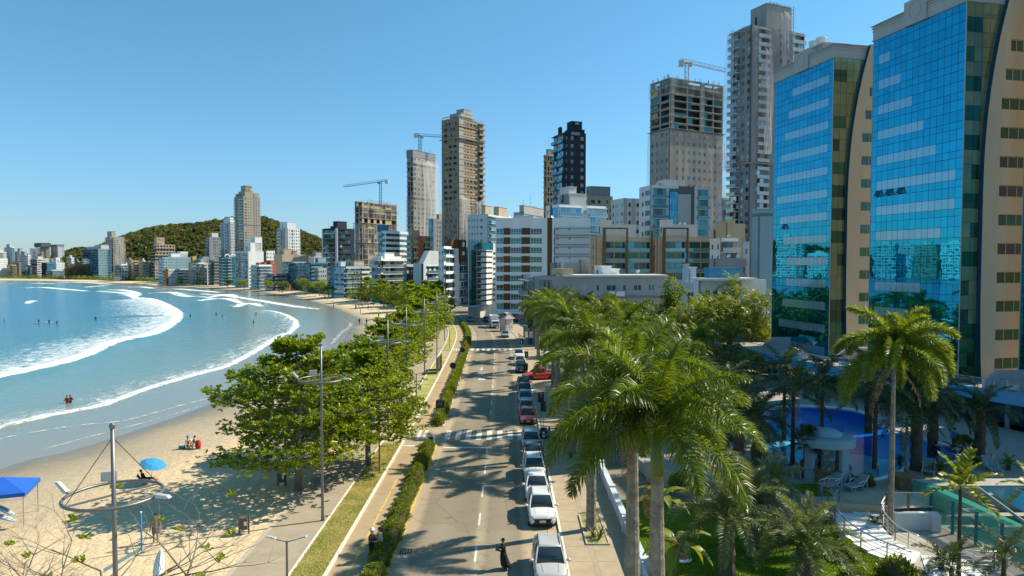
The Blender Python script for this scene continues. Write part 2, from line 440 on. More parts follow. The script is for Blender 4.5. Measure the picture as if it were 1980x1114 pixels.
def mat_sea():
 m,n,l = _new('sea_water')
 out = n.new('ShaderNodeOutputMaterial'); p = n.new('ShaderNodeBsdfPrincipled')
 l.new(p.outputs[0],out.inputs[0])
 tc = n.new('ShaderNodeTexCoord')
 aS = n.new('ShaderNodeAttribute'); aS.attribute_name = 'shore'
 aF = n.new('ShaderNodeAttribute'); aF.attribute_name = 'foam'
 big = n.new('ShaderNodeTexNoise'); big.inputs['Scale'].default_value = 0.03; big.inputs['Detail'].default_value = 4
 l.new(tc.outputs['Object'],big.inputs['Vector'])
 ad = n.new('ShaderNodeMath'); ad.operation = 'MULTIPLY_ADD'; ad.inputs[1].default_value = 22
 sb = n.new('ShaderNodeMath'); sb.operation = 'SUBTRACT'; sb.inputs[1].default_value = 0.5
 l.new(big.outputs['Fac'],sb.inputs[0]); l.new(sb.outputs[0],ad.inputs[0]); l.new(aS.outputs['Fac'],ad.inputs[2])
 mr = n.new('ShaderNodeMapRange'); mr.inputs['From Max'].default_value = 200
 l.new(ad.outputs[0],mr.inputs['Value'])
 cr = n.new('ShaderNodeValToRGB'); e = cr.color_ramp.elements
 e[0].position = 0; e[0].color = (0.24,0.235,0.19,1)
 e[1].position = 1; e[1].color = (0.012,0.13,0.25,1)
 for pos,c in ((0.05,(0.20,0.235,0.21,1)),(0.13,(0.13,0.24,0.235,1)),(0.28,(0.05,0.20,0.25,1)),(0.5,(0.02,0.155,0.27,1))):
  x = e.new(pos); x.color = c
 l.new(mr.outputs[0],cr.inputs[0])
 mp = n.new('ShaderNodeMapping'); mp.inputs['Rotation'].default_value = (0,0,0.5); mp.inputs['Scale'].default_value = (1.0,0.45,1)
 l.new(tc.outputs['Object'],mp.inputs[0])
 fn = n.new('ShaderNodeTexNoise'); fn.inputs['Scale'].default_value = 0.9; fn.inputs['Detail'].default_value = 12; fn.inputs['Roughness'].default_value = 0.8; fn.inputs['Distortion'].default_value = 0.6
 l.new(mp.outputs[0],fn.inputs['Vector'])
 s1 = n.new('ShaderNodeMath'); s1.operation = 'ADD'; l.new(fn.outputs['Fac'],s1.inputs[0]); l.new(aF.outputs['Fac'],s1.inputs[1])
 f2 = n.new('ShaderNodeMapRange'); f2.inputs['From Min'].default_value = 0.87; f2.inputs['From Max'].default_value = 1.15; f2.interpolation_type = 'SMOOTHSTEP'
 l.new(s1.outputs[0],f2.inputs['Value'])
 mx = n.new('ShaderNodeMix'); mx.data_type = 'RGBA'; mx.inputs['B'].default_value = (0.80,0.82,0.82,1)
 l.new(cr.outputs[0],mx.inputs['A']); l.new(f2.outputs[0],mx.inputs['Factor']); l.new(mx.outputs['Result'],p.inputs['Base Color'])
 rr = n.new('ShaderNodeMapRange'); rr.inputs['To Min'].default_value = 0.16; rr.inputs['To Max'].default_value = 0.9
 l.new(f2.outputs[0],rr.inputs['Value']); l.new(rr.outputs[0],p.inputs['Roughness'])
 p.inputs['IOR'].default_value = 1.33
 w1 = n.new('ShaderNodeTexNoise'); w1.inputs['Scale'].default_value = 0.5; w1.inputs['Detail'].default_value = 8; w1.inputs['Roughness'].default_value = 0.6
 l.new(mp.outputs[0],w1.inputs['Vector'])
 sh = n.new('ShaderNodeMapRange'); sh.inputs['From Min'].default_value = 2; sh.inputs['From Max'].default_value = 60; sh.inputs['To Min'].default_value = 0.12; sh.inputs['To Max'].default_value = 0.75
 l.new(aS.outputs['Fac'],sh.inputs['Value'])
 bp = n.new('ShaderNodeBump'); bp.inputs['Distance'].default_value = 0.55
 l.new(sh.outputs[0],bp.inputs['Strength']); l.new(w1.outputs['Fac'],bp.inputs['Height']); l.new(bp.outputs[0],p.inputs['Normal'])
def mat_asphalt():
 m,n,l = _new('asphalt')
 out = n.new('ShaderNodeOutputMaterial'); p = n.new('ShaderNodeBsdfPrincipled')
 l.new(p.outputs[0],out.inputs[0])
 at = n.new('ShaderNodeAttribute'); at.attribute_name = 'lane'     # -1 left edge .. 1 right edge: blown sand along the edges and worn strips
 tc = n.new('ShaderNodeTexCoord')
 n1 = n.new('ShaderNodeTexNoise'); n1.inputs['Scale'].default_value = 0.5; n1.inputs['Detail'].default_value = 8; n1.inputs['Roughness'].default_value = 0.65
 n2 = n.new('ShaderNodeTexNoise'); n2.inputs['Scale'].default_value = 30; n2.inputs['Detail'].default_value = 3
 mpp = n.new('ShaderNodeMapping'); mpp.inputs['Scale'].default_value = (1.0,0.12,1)
 l.new(tc.outputs['Object'],mpp.inputs[0]); l.new(mpp.outputs[0],n1.inputs['Vector']); l.new(tc.outputs['Object'],n2.inputs['Vector'])
 nn = n.new('ShaderNodeMath'); nn.operation = 'MULTIPLY_ADD'; nn.inputs[1].default_value = 0.18;
 sb = n.new('ShaderNodeMath'); sb.operation = 'SUBTRACT'; sb.inputs[1].default_value = 0.5
 l.new(n1.outputs['Fac'],sb.inputs[0]); l.new(sb.outputs[0],nn.inputs[0]); l.new(at.outputs['Fac'],nn.inputs[2])
 mr = n.new('ShaderNodeMapRange'); mr.inputs['From Min'].default_value = -1; mr.inputs['From Max'].default_value = 1
 l.new(nn.outputs[0],mr.inputs['Value'])
 cr = n.new('ShaderNodeValToRGB'); e = cr.color_ramp.elements
 A,S = (0.255,0.212,0.15,1),(0.42,0.335,0.22,1)
 e[0].position = 0; e[0].color = S
 e[1].position = 1; e[1].color = S
 for pos,c in ((0.05,S),(0.10,A),(0.24,(0.285,0.24,0.172,1)),(0.36,A),(0.455,A),(0.485,(0.36,0.30,0.21,1)),(0.51,(0.35,0.29,0.20,1)),(0.54,A),(0.64,(0.285,0.24,0.172,1)),(0.74,A),(0.775,S)):
  x = e.new(pos); x.color = c
 l.new(mr.outputs[0],cr.inputs[0])
 mm = n.new('ShaderNodeMapRange'); mm.inputs['From Min'].default_value = 0.3; mm.inputs['From Max'].default_value = 0.7; mm.inputs['To Min'].default_value = 0.85; mm.inputs['To Max'].default_value = 1.15
 l.new(n2.outputs['Fac'],mm.inputs['Value'])
 vs = n.new('ShaderNodeVectorMath'); vs.operation = 'SCALE'
 l.new(cr.outputs[0],vs.inputs[0]); l.new(mm.outputs[0],vs.inputs['Scale'])
 vo = n.new('ShaderNodeTexVoronoi'); vo.inputs['Scale'].default_value = 0.16; vo.distance = 'CHEBYCHEV'; l.new(tc.outputs['Object'],vo.inputs['Vector'])
 sp = n.new('ShaderNodeSeparateColor'); l.new(vo.outputs['Color'],sp.inputs[0])
 pr = n.new('ShaderNodeMapRange'); pr.inputs['To Min'].default_value = 0.86; pr.inputs['To Max'].default_value = 1.08; l.new(sp.outputs[0],pr.inputs['Value'])
 vc = n.new('ShaderNodeTexVoronoi'); vc.feature = 'DISTANCE_TO_EDGE'; vc.inputs['Scale'].default_value = 0.28; n4 = n.new('ShaderNodeTexNoise'); n4.inputs['Scale'].default_value = 0.8; n4.inputs['Detail'].default_value = 6
 mxv = n.new('ShaderNodeMix'); mxv.data_type = 'RGBA'; mxv.inputs['Factor'].default_value = 0.25; l.new(tc.outputs['Object'],n4.inputs['Vector']); l.new(tc.outputs['Object'],mxv.inputs['A']); l.new(n4.outputs['Color'],mxv.inputs['B']); l.new(mxv.outputs['Result'],vc.inputs['Vector'])
 ck = n.new('ShaderNodeMapRange'); ck.inputs['From Max'].default_value = 0.012; ck.inputs['To Min'].default_value = 0.72; l.new(vc.outputs['Distance'],ck.inputs['Value'])
 n5 = n.new('ShaderNodeTexNoise'); n5.inputs['Scale'].default_value = 0.9; n5.inputs['Detail'].default_value = 5; l.new(tc.outputs['Object'],n5.inputs['Vector'])
 ol = n.new('ShaderNodeMapRange'); ol.inputs['From Min'].default_value = 0.30; ol.inputs['From Max'].default_value = 0.40; ol.inputs['To Min'].default_value = 0.75; l.new(n5.outputs['Fac'],ol.inputs['Value'])
 m1 = n.new('ShaderNodeMath'); m1.operation = 'MULTIPLY'; l.new(pr.outputs[0],m1.inputs[0]); l.new(ck.outputs[0],m1.inputs[1])
 m2 = n.new('ShaderNodeMath'); m2.operation = 'MULTIPLY'; l.new(m1.outputs[0],m2.inputs[0]); l.new(ol.outputs[0],m2.inputs[1])
 v2 = n.new('ShaderNodeVectorMath'); v2.operation = 'SCALE'; l.new(vs.outputs[0],v2.inputs[0]); l.new(m2.outputs[0],v2.inputs['Scale'])
 l.new(v2.outputs[0],p.inputs['Base Color'])
 p.inputs['Roughness'].default_value = 0.85
 p.inputs['Specular IOR Level'].default_value = 0.25
mat_sand(); mat_sea(); mat_asphalt()
PBR('earth',(0.22,0.19,0.14),0.95,var=0.2,scale=0.3)
PBR('paving_tan',(0.40,0.32,0.22),0.85,var=0.13,scale=1.1,bump=0.2,bscale=9,spec=0.2)
PBR('paving_grey',(0.36,0.30,0.22),0.85,var=0.14,scale=0.8,bump=0.2,bscale=9,spec=0.2)
PBR('bike_lane',(0.385,0.29,0.18),0.85,var=0.12,scale=0.7,bump=0.15,bscale=12,spec=0.2)
PBR('kerb_white',(0.66,0.62,0.54),0.8,var=0.16,scale=1.6,spec=0.2)
PBR('kerb_grey',(0.42,0.39,0.33),0.85,var=0.16,scale=1.6,spec=0.2)
PBR('paint_white',(0.62,0.60,0.55),0.8,var=0.25,scale=2.0,spec=0.2)
PBR('paint_yellow',(0.60,0.42,0.10),0.8,var=0.2,scale=2.0,spec=0.2)
PBR('dry_lawn',(0.20,0.235,0.045),0.95,scale=0.55,col2=(0.52,0.42,0.20),bump=0.7,bscale=14,spec=0.1)
PBR('lawn',(0.085,0.15,0.012),0.95,scale=0.9,col2=(0.13,0.20,0.02),bump=0.7,bscale=16,spec=0.1)
PBR('iron_dark',(0.03,0.03,0.03),0.6,0.3,var=0.1)
LEAF('lawn_blades',(0.07,0.13,0.012),(0.19,0.27,0.03),0.3,0.7,0.2)
LEAF('dry_blades',(0.24,0.28,0.05),(0.62,0.52,0.24),0.3,0.8,0.2)
RY = [-40,37,70,110,145,166,182,220,250,300,350,420]
RL = [-6.5,-6.7,-6.9,-7.7,-8.6,-10.0,-12.1,-17.5,-24,-42,-68,-112]
RR = [3.2,3.0,2.75,2.4,1.8,0.2,-2.2,-6.0,-13,-31,-58,-102]
_ys = np.concatenate([np.arange(-40,160,4),np.arange(160,420,3)])
_sL = np.interp(_ys,RY,RL); _sR = np.interp(_ys,RY,RR)
for _ in range(6):
 _sL[1:-1] = (_sL[:-2] + _sL[1:-1] * 2 + _sL[2:]) / 4; _sR[1:-1] = (_sR[:-2] + _sR[1:-1] * 2 + _sR[2:]) / 4
def roadL(y): return float(np.interp(y,_ys,_sL))
def roadR(y): return float(np.interp(y,_ys,_sR))
def strip(fa,fb,y0,y1,z0,z1=None,step=2.0,h=None):
 """a long strip between two edge lines; with h a kerb of that height"""
 b = MB(); n = max(2,int((y1 - y0) / step) + 1)
 Y = [y0 + (y1 - y0) * i / (n - 1) for i in range(n)]
 z1 = z0 if z1 is None else z1
 vs = []
 if h is None:
  for y in Y: vs += [(fa(y),y,z0),(fb(y),y,z1)]
  b.add(vs,[(2 * i,2 * i + 1,2 * i + 3,2 * i + 2) for i in range(n - 1)])
 else:
  for y in Y: vs += [(fa(y),y,z0),(fa(y),y,z0 + h),(fb(y),y,z0 + h),(fb(y),y,z0)]
  fs = []
  for i in range(n - 1):
   for k in range(3): fs.append((4 * i + k,4 * i + k + 1,4 * i + k + 5,4 * i + k + 4))
  fs += [(3,2,1,0),(4 * n - 4,4 * n - 3,4 * n - 2,4 * n - 1)]
  b.add(vs,fs)
 return b
_nx = 25
_v,_la = [],[]
for y in _ys:
 for k in range(_nx):
  t = k / (_nx - 1)
  _v.append((roadL(y) + (roadR(y) - roadL(y)) * t,y,0.0)); _la.append(-1 + 2 * t)
_v = np.array(_v); _f = np.array([(i * _nx + k,i * _nx + k + 1,(i + 1) * _nx + k + 1,(i + 1) * _nx + k) for i in range(len(_ys) - 1) for k in range(_nx - 1)])
_me = arr_mesh('road',_v,_f,'asphalt')
_a = _me.attributes.new('lane','FLOAT','POINT'); _a.data.foreach_set('value',np.array(_la,dtype=np.float32))
road = obj('road',_me); road['kind'] = 'structure'
SEA = -0.9
def W(px,py):
 g = G(px,py,SEA); return (g.x,g.y)
BAY = [((-15.0,-80),(-52,-80)),((-15.0,0),(-47,5)),((-15.2,30),(-45.2,38)),((-15.3,48),W(0,905)),((-15.4,60),W(130,872)),((-15.4,72),W(250,835)),
       ((-15.5,86),W(380,790)),((-15.6,100),W(450,757)),((-15.9,115),W(520,722)),((-16.2,132),W(600,690)),((-17,150),W(650,672)),((-18.5,168),W(676,636)),
       ((-21.5,186),W(689,620)),((-27,208),W(666,606)),((-35,236),W(641,595)),((-52,280),W(590,580)),((-80,330),W(540,570)),
       ((-118,395),W(500,565.5)),((-156,455),W(451,562)),((-220,520),W(376,557)),((-300,590),W(300,553)),((-385,655),W(252,548.5)),
       ((-480,705),W(126,544.5)),((-580,735),W(0,542.5)),((-760,745),(-740,688)),((-980,700),(-940,640)),((-1300,560),(-1240,500)),((-1700,300),(-1620,250))]
BB = np.array([b for b,s in BAY]); SS = np.array([s for b,s in BAY])
def resample(P,n):
 """a smooth curve through the points (Catmull-Rom)"""
 P = np.vstack([2 * P[0] - P[1],P,2 * P[-1] - P[-2]])
 out = []
 m = len(P) - 3
 for i in range(n):
  u = i / (n - 1) * m
  k = min(int(u),m - 1); t = u - k
  a,b,c,d = P[k:k + 4]
  out.append(0.5 * ((2 * b) + (-a + c) * t + (2 * a - 5 * b + 4 * c - d) * t * t + (-a + 3 * b - 3 * c + d) * t ** 3))
 return np.array(out)
NB = 300
bC,sC = resample(BB,NB),resample(SS,NB)
JT = np.concatenate([np.linspace(0,1,34),np.linspace(1.04,1.7,8)])
_v,_d = [],[]
for i in range(NB):
 w = np.linalg.norm(sC[i] - bC[i])
 for t in JT:
  q = bC[i] + (sC[i] - bC[i]) * t
  z = -0.9 * t ** 1.15 if t <= 1 else -0.9 - (t - 1) * min(w,40) * 0.05
  _v.append((q[0],q[1],z - 0.01)); _d.append((1 - t) * w)
_nj = len(JT)
_f = np.array([(i * _nj + k,(i + 1) * _nj + k,(i + 1) * _nj + k + 1,i * _nj + k + 1) for i in range(NB - 1) for k in range(_nj - 1)])[:,::-1]
_me = arr_mesh('beach',np.array(_v),_f,'sand',True)
_me.attributes.new('dry','FLOAT','POINT').data.foreach_set('value',np.array(_d,dtype=np.float32))
beach = obj('beach',_me); beach['kind'] = 'structure'
def beach_z(x,y):
 a,b = bC,sC
 ab = b - a; t = ((x - a[:,0]) * ab[:,0] + (y - a[:,1]) * ab[:,1]) / (ab ** 2).sum(1)
 tt = np.clip(t,0,1.6)
 dd = np.hypot(a[:,0] + ab[:,0] * tt - x,a[:,1] + ab[:,1] * tt - y)
 k = int(np.argmin(dd)); t = float(tt[k])
 return -0.9 * t ** 1.15 - 0.01 if t <= 1 else -0.9 - (t - 1) * 1.5
_b = MB()
_far = [(-3500,300),(-3500,5000),(5000,5000),(5000,-300),(60,-300)]
_poly = [tuple(q) for q in bC] + _far
_b.add([(x,y,-0.035) for x,y in _poly],[tuple(range(len(_poly)))[::-1]])
struct('ground',_b,'earth')
def pl(pts): return np.array([W(*q) for q in pts])
def seg_dist(P,L):
 """distance to a line, side (positive = seaward: left of the walking direction) and position along it"""
 best = np.full(len(P),1e9); side = np.zeros(len(P)); pos = np.zeros(len(P))
 n = len(L) - 1
 for i in range(n):
  a,b = L[i],L[i + 1]; ab = b - a; L2 = ab @ ab
  t = np.clip(((P - a) @ ab) / L2,0,1)
  q = a + t[:,None] * ab
  dd = np.hypot(P[:,0] - q[:,0],P[:,1] - q[:,1])
  cr = ab[0] * (P[:,1] - a[1]) - ab[1] * (P[:,0] - a[0])
  k = dd < best
  best[k] = dd[k]; side[k] = np.sign(cr[k]); pos[k] = (i + t[k]) / n
 return best,side,pos
_na,_nr = 480,380
_ang = np.linspace(math.radians(-112),math.radians(6),_na)
_r = np.concatenate([34 * (270 / 34) ** np.linspace(0,1,400)[:-1],270 * (2300 / 270) ** np.linspace(0,1,150)]); _nr = len(_r)
_A,_R = np.meshgrid(_ang,_r,indexing='ij')
_P = np.stack([np.sin(_A) * _R,np.cos(_A) * _R],-1).reshape(-1,2)
_sd = np.full(len(_P),1e9)
_best,_side,_ = seg_dist(_P,sC[::4])
shore = _best * _side          # the bay curve runs away from the camera, the sea is on its left
foam = np.zeros(len(_P)); hgt = np.zeros(len(_P))
def wave(pts,trail,head=2.0,amp=0.35,dens=0.62,taper=0.12,headv=0.75,back=0.0,smooth=60):
 L = resample(pl(pts),6 * len(pts))
 mrg = trail + head * 3
 sel = np.nonzero((_P[:,0] > L[:,0].min() - mrg) & (_P[:,0] < L[:,0].max() + mrg) & (_P[:,1] > L[:,1].min() - mrg) & (_P[:,1] < L[:,1].max() + mrg))[0]
 PP = _P[sel]
 d,s,u = seg_dist(PP,L)
 end = np.clip(np.minimum(u,1 - u) / max(taper,1e-3),0,1)
 ins = (u > 1e-4) & (u < 1 - 1e-4)
 tr = trail * (0.35 + 0.65 * end)
 f = np.zeros(len(PP))
 sw = (s > 0) & ins
 f[sw] = dens * np.clip(1 - d[sw] / tr[sw],0,1) ** 0.8
 hd = head * (0.25 + 0.75 * end)
 k = (d < hd) & sw
 f[k] = np.maximum(f[k],headv * np.clip(1.25 - d[k] / hd[k],0,1))
 fo = np.maximum(hd * .45,.013 * np.hypot(PP[:,0],PP[:,1]))      # the front fades over a facet or two, so that its edge runs smooth
 k = ~sw & ins
 f[k] = np.maximum(f[k],headv * np.clip(1 - d[k] / fo[k],0,1))
 foam[sel] = np.maximum(foam[sel],f)
 g = np.where(ins,np.exp(-((d * s - head * 0.4) / (head * 1.1)) ** 2),0) * amp * end
 hgt[sel] = np.maximum(hgt[sel],g)
wave([(-260,790),(-120,762),(0,733),(100,711),(170,690),(225,664),(300,647),(338,624),(346,610)],42,2.4,0.7,0.58,0.02,0.85)
wave([(346,610),(335,600),(312,588),(290,580),(268,578)],46,4,0.8,0.60,0.08,0.85)
wave([(-100,862),(0,829),(110,803),(200,785),(280,755),(380,725),(440,708),(500,676),(530,656),(553,645)],17,0.7,0.25,0.50,0.03,0.75)
wave([(556,646),(572,629),(560,614),(530,603),(500,600)],20,1.0,0.2,0.48,0.15,0.75)
for pts,tr,hd in (
  ([(262,577),(255,571),(240,567),(190,563)],26,6),([(265,572),(262,566),(235,561),(200,560)],30,5),
  ([(40,558),(80,556),(130,560),(170,563)],14,2.5),([(160,556),(200,553),(232,552)],14,2.6),([(10,549),(60,548),(110,549)],12,2.2),
  ([(110,546),(170,547),(225,550)],14,3),([(285,567),(330,566),(355,573),(400,574)],26,4.5),([(380,582),(430,578),(470,587)],22,4),
  ([(455,594),(480,588),(508,593)],20,4),([(388,568),(440,573),(500,582),(560,592),(620,598)],18,2.0),([(400,576),(440,570),(460,577)],18,3),
  ([(46,588),(60,583),(68,581)],4,1.6),([(42,592),(50,591)],3,1.2),([(300,560),(340,559),(380,562),(430,566)],20,2.2),([(240,556),(270,555),(300,558)],22,3),
  ([(600,655),(612,651),(622,646)],2.5,0.4)):
 wave(pts,tr,hd,0.3,0.5,0.3,0.75)
_z = SEA + hgt + 0.10 * np.sin(shore / 7.5 + _P[:,0] * 0.01) * np.clip(shore / 60,0,1)
_V = np.column_stack([_P,_z])
_idx = np.arange(_na * _nr).reshape(_na,_nr)
_f = np.stack([_idx[:-1,:-1],_idx[:-1,1:],_idx[1:,1:],_idx[1:,:-1]],-1).reshape(-1,4)[:,::-1]
_keep = (shore[_f].max(1) > -12)
_f = _f[_keep]
_u,_inv = np.unique(_f,return_inverse=True)
_me = arr_mesh('sea',_V[_u],_inv.reshape(-1,4),'sea_water',True)
_me.attributes.new('shore','FLOAT','POINT').data.foreach_set('value',shore[_u].astype(np.float32))
_me.attributes.new('foam','FLOAT','POINT').data.foreach_set('value',foam[_u].astype(np.float32))
sea = obj('sea',_me); sea['kind'] = 'structure'
def mat_foam():
 m,n,l = _new('foam_line')
 out = n.new('ShaderNodeOutputMaterial'); d = n.new('ShaderNodeBsdfDiffuse'); t = n.new('ShaderNodeBsdfTransparent'); x = n.new('ShaderNodeMixShader')
 d.inputs[0].default_value = (.68,.69,.68,1)
 tc = n.new('ShaderNodeTexCoord'); nz = n.new('ShaderNodeTexNoise'); nz.inputs['Scale'].default_value = 1.1; nz.inputs['Detail'].default_value = 8; l.new(tc.outputs['Object'],nz.inputs['Vector'])
 mr = n.new('ShaderNodeMapRange'); mr.inputs['From Min'].default_value = .42; mr.inputs['From Max'].default_value = .70; l.new(nz.outputs['Fac'],mr.inputs['Value'])
 l.new(mr.outputs[0],x.inputs[0]); l.new(t.outputs[0],x.inputs[1]); l.new(d.outputs[0],x.inputs[2]); l.new(x.outputs[0],out.inputs[0])
mat_foam()
for pts,w,dz in (([(20,845),(130,826),(245,813),(330,790),(420,765),(485,735),(508,720)],.30,.06),([(640,668),(650,655),(660,644),(676,632),(678,624)],.5,.08),([(-40,862),(0,850),(45,839)],.25,.05),([(-100,862),(0,829),(110,803),(200,785),(280,755),(380,725),(440,708),(500,676),(530,656),(553,645)],.45,.34),([(556,646),(572,629),(560,614),(530,603)],.6,.34),([(520,706),(560,690),(600,678),(640,668)],.25,.05),([(80,870),(200,838),(300,812),(400,782)],.16,.03)):
 L = resample(pl(pts),160); T = np.gradient(L,axis=0); T /= np.linalg.norm(T,axis=1)[:,None]; N_ = np.stack([-T[:,1],T[:,0]],-1); b = MB(); vs = []
 for i in range(160):
  ww = w * (.55 + .6 * random.random()) * min(1,i / 12,(159 - i) / 12); jit = .18 * math.sin(i * .9) + .25 * math.sin(i * .23) + random.uniform(-.08,.08)
  for k in (-1,1): q = L[i] + N_[i] * (k * ww + jit * w); vs.append((q[0],q[1],SEA + dz))
 part('foam_line',b.add(vs,[(2 * i,2 * i + 1,2 * i + 3,2 * i + 2) for i in range(159)]),'foam_line',sea)
promL = lambda y: roadL(y) - 8.6
promR = lambda y: roadL(y) - 5.45
struct('promenade',strip(promL,promR,-40,215,0.05),'paving_grey')
_b = strip(lambda y: promL(y) - 0.22,promL,-40,215,-0.03,h=0.11)
struct('kerb',_b,'kerb_grey')
struct('kerb',strip(promR,lambda y: promR(y) + 0.16,-40,215,0.0,h=0.15),'kerb_white')
grassL = lambda y: promR(y) + 0.16
grassR = lambda y: roadL(y) - 3.52
for y0,y1 in ((-40,63.5),(70,122),(131,215)):
 struct('grass_verge',strip(grassL,grassR,y0,y1,0.10),'dry_lawn')
for y0,y1 in ((63.5,70),(122,131)):
 struct('path',strip(grassL,grassR,y0,y1,0.06),'paving_tan')
struct('kerb',strip(grassR,lambda y: grassR(y) + 0.18,-40,215,0.0,h=0.14),'kerb_white')
bikeL = lambda y: grassR(y) + 0.18
bikeR = lambda y: roadL(y) - 1.12
bike = struct('bike_lane',strip(bikeL,bikeR,-40,215,0.02),'bike_lane')
for y0,y1 in ((-40,62.8),(70.2,190)):
 struct('hedge_bed',strip(bikeR,lambda y: roadL(y) - 0.32,y0,y1,0.09),'dry_lawn')
 struct('kerb',strip(lambda y: roadL(y) - 0.32,lambda y: roadL(y) - 0.10,y0,y1,-0.02,h=0.14),'paint_yellow' if y0 < 0 else 'kerb_white')
 struct('gutter',strip(lambda y: roadL(y) - 0.10,lambda y: roadL(y) + 0.22,y0,y1,0.004),'paving_tan')
struct('path',strip(bikeR,lambda y: roadL(y),62.8,70.2,0.03),'paving_tan')
walkR = lambda y: roadR(y) + 4.35
struct('kerb',strip(roadR,lambda y: roadR(y) + 0.17,-40,240,-0.02,h=0.15),'kerb_white')
pave = struct('pavement',strip(lambda y: roadR(y) + 0.17,walkR,-40,240,0.115),'paving_tan')
def tactile(y0,y1):
 struct('tactile_strip',strip(lambda y: roadR(y) + 1.55,lambda y: roadR(y) + 1.8,y0,y1,0.122),'paving_grey',parent=pave)
tactile(-10,62)
for i in range(16):
 y = 30 + i * 2.0
 b = MB().box(roadR(y) + 0.2,roadR(y) + 1.5,y + 0.015,y + 1.985,0.11,0.124)
 part('paving_slab',b,'paving_tan',pave)
 b = MB().box(roadR(y) + 1.85,walkR(y) - 0.02,y + 0.015,y + 1.985,0.11,0.124)
 part('paving_slab',b,'paving_tan',pave)
def mark(xf,w,y0,y1,m='paint_white',z=0.004,parent=road,name='lane_marking'):
 part(name,strip(lambda y: xf(y) - w / 2,lambda y: xf(y) + w / 2,y0,y1,z,step=1.5),m,parent)
mid = lambda y: roadL(y) + 0.475 * (roadR(y) - roadL(y))
y = 22.0
while y < 230:
 if not (61.5 < y < 72) and not (128 < y < 140):
  mark(mid,0.13,y,y + 2.2)
 y += 5.4
mark(lambda y: roadR(y) - 2.3,0.09,144,168)
mark(lambda y: roadL(y) + 1.0,0.10,140,230)
def zebra(y0,y1,n,a,b):
 for i in range(n):
  t = a + (b - a) * i / (n - 1)
  mark(lambda y: roadL(y) + t * (roadR(y) - roadL(y)),0.5,y0,y1,name='crossing_stripe')
zebra(65.0,68.6,8,0.06,0.80)
zebra(131.5,134.5,8,0.05,0.78)
zebra(203,206,6,0.1,0.8)
for k in range(3):
 mark(lambda y: bikeL(y) + 0.45 + k * 0.62,0.32,65.0,68.6,z=0.034,parent=bike,name='crossing_stripe')
for k in range(4):
 mark(lambda y: bikeL(y) + 0.3 + k * 0.5,0.28,131.5,134.5,z=0.026,parent=bike,name='crossing_stripe')
part('lane_marking',MB().box(roadL(62.3) + 0.5,roadL(62.3) + 4.2,62.0,62.4,0.001,0.006),'paint_white',road)
part('lane_marking',MB().box(bikeL(62.3) + 0.1,bikeR(62.3) - 0.1,62.6,62.9,0.021,0.028),'paint_white',bike)
bm = lambda y: (bikeL(y) + bikeR(y)) / 2
for y0,y1 in ((24,58.5),(74,128),(138,214)):
 if y0 == 24:
  for k in range(8): mark(bm,0.13,24 + k * 4.4,28.1 + k * 4.4 - (1.6 if k > 5 else 0),'paint_yellow',0.026,bike)
 else:
  mark(bm,0.11,y0,y1,'paint_yellow',0.026,bike)
def arrow(x,y,z=0.005):
 b = MB()
 b.add([(x - .09,y + 3.2,z),(x + .09,y + 3.2,z),(x + .09,y + 1.2,z),(x - .09,y + 1.2,z)],[(3,2,1,0)])
 b.add([(x - .42,y + 1.2,z),(x + .42,y + 1.2,z),(x,y,z)],[(0,2,1)])
 part('direction_arrow',b,'paint_white',road)
arrow(-4.9,107.5); arrow(-3.0,135.6); arrow(0.2,150)
part('lane_marking',MB().box(-4.9,-3.9,98.5,100.5,0.001,0.006),'paint_white',road)
g = G(714,1064)
b = MB()
for k in range(5): b.box(-0.34 + k * 0.15,-0.26 + k * 0.15,-0.33,0.33,0.004,0.012)
b.box(-.38,.42,-.36,-.33,0.004,0.014).box(-.38,.42,.33,.36,0.004,0.014)
dr = part('drain_grate',b,'iron_dark',road); dr.location = (-6.25,39.6,0.004)
for px,py in ((901,735),(972,727)):
 g = G(px,py)
 part('manhole_cover',MB().lathe([(0.32,0.002),(0.32,0.007),(0.05,0.009)],16),'iron_dark',road).location = (g.x,g.y,0)
def blades(name,x0f,x1f,y0,y1,n,h,mat,z,parent=None):
 Y = RNG.uniform(y0,y1,n);
 X = np.array([x0f(y) for y in Y]) + RNG.uniform(0,1,n) * np.array([x1f(y) - x0f(y) for y in Y])
 a = RNG.uniform(0,6.283,n); hh = h * RNG.uniform(0.5,1.3,n); w = 0.03 * RNG.uniform(0.6,1.4,n)
 c,s = np.cos(a),np.sin(a); lx,ly = RNG.normal(0,0.4,n) * hh,RNG.normal(0,0.4,n) * hh
 v = np.stack([np.stack([X - c * w,Y - s * w,np.full(n,z)],-1),np.stack([X + c * w,Y + s * w,np.full(n,z)],-1),np.stack([X + lx,Y + ly,z + hh],-1)],1).reshape(-1,3)
 me = arr_mesh(name,v,np.arange(3 * n).reshape(-1,3),mat)
 o = obj(name,me,parent)
 return o
tag(blades('grass',grassL,grassR,26,63,26000,0.09,'dry_blades',0.095),'short patchy grass on the verge beside the bike lane','grass',kind='stuff')
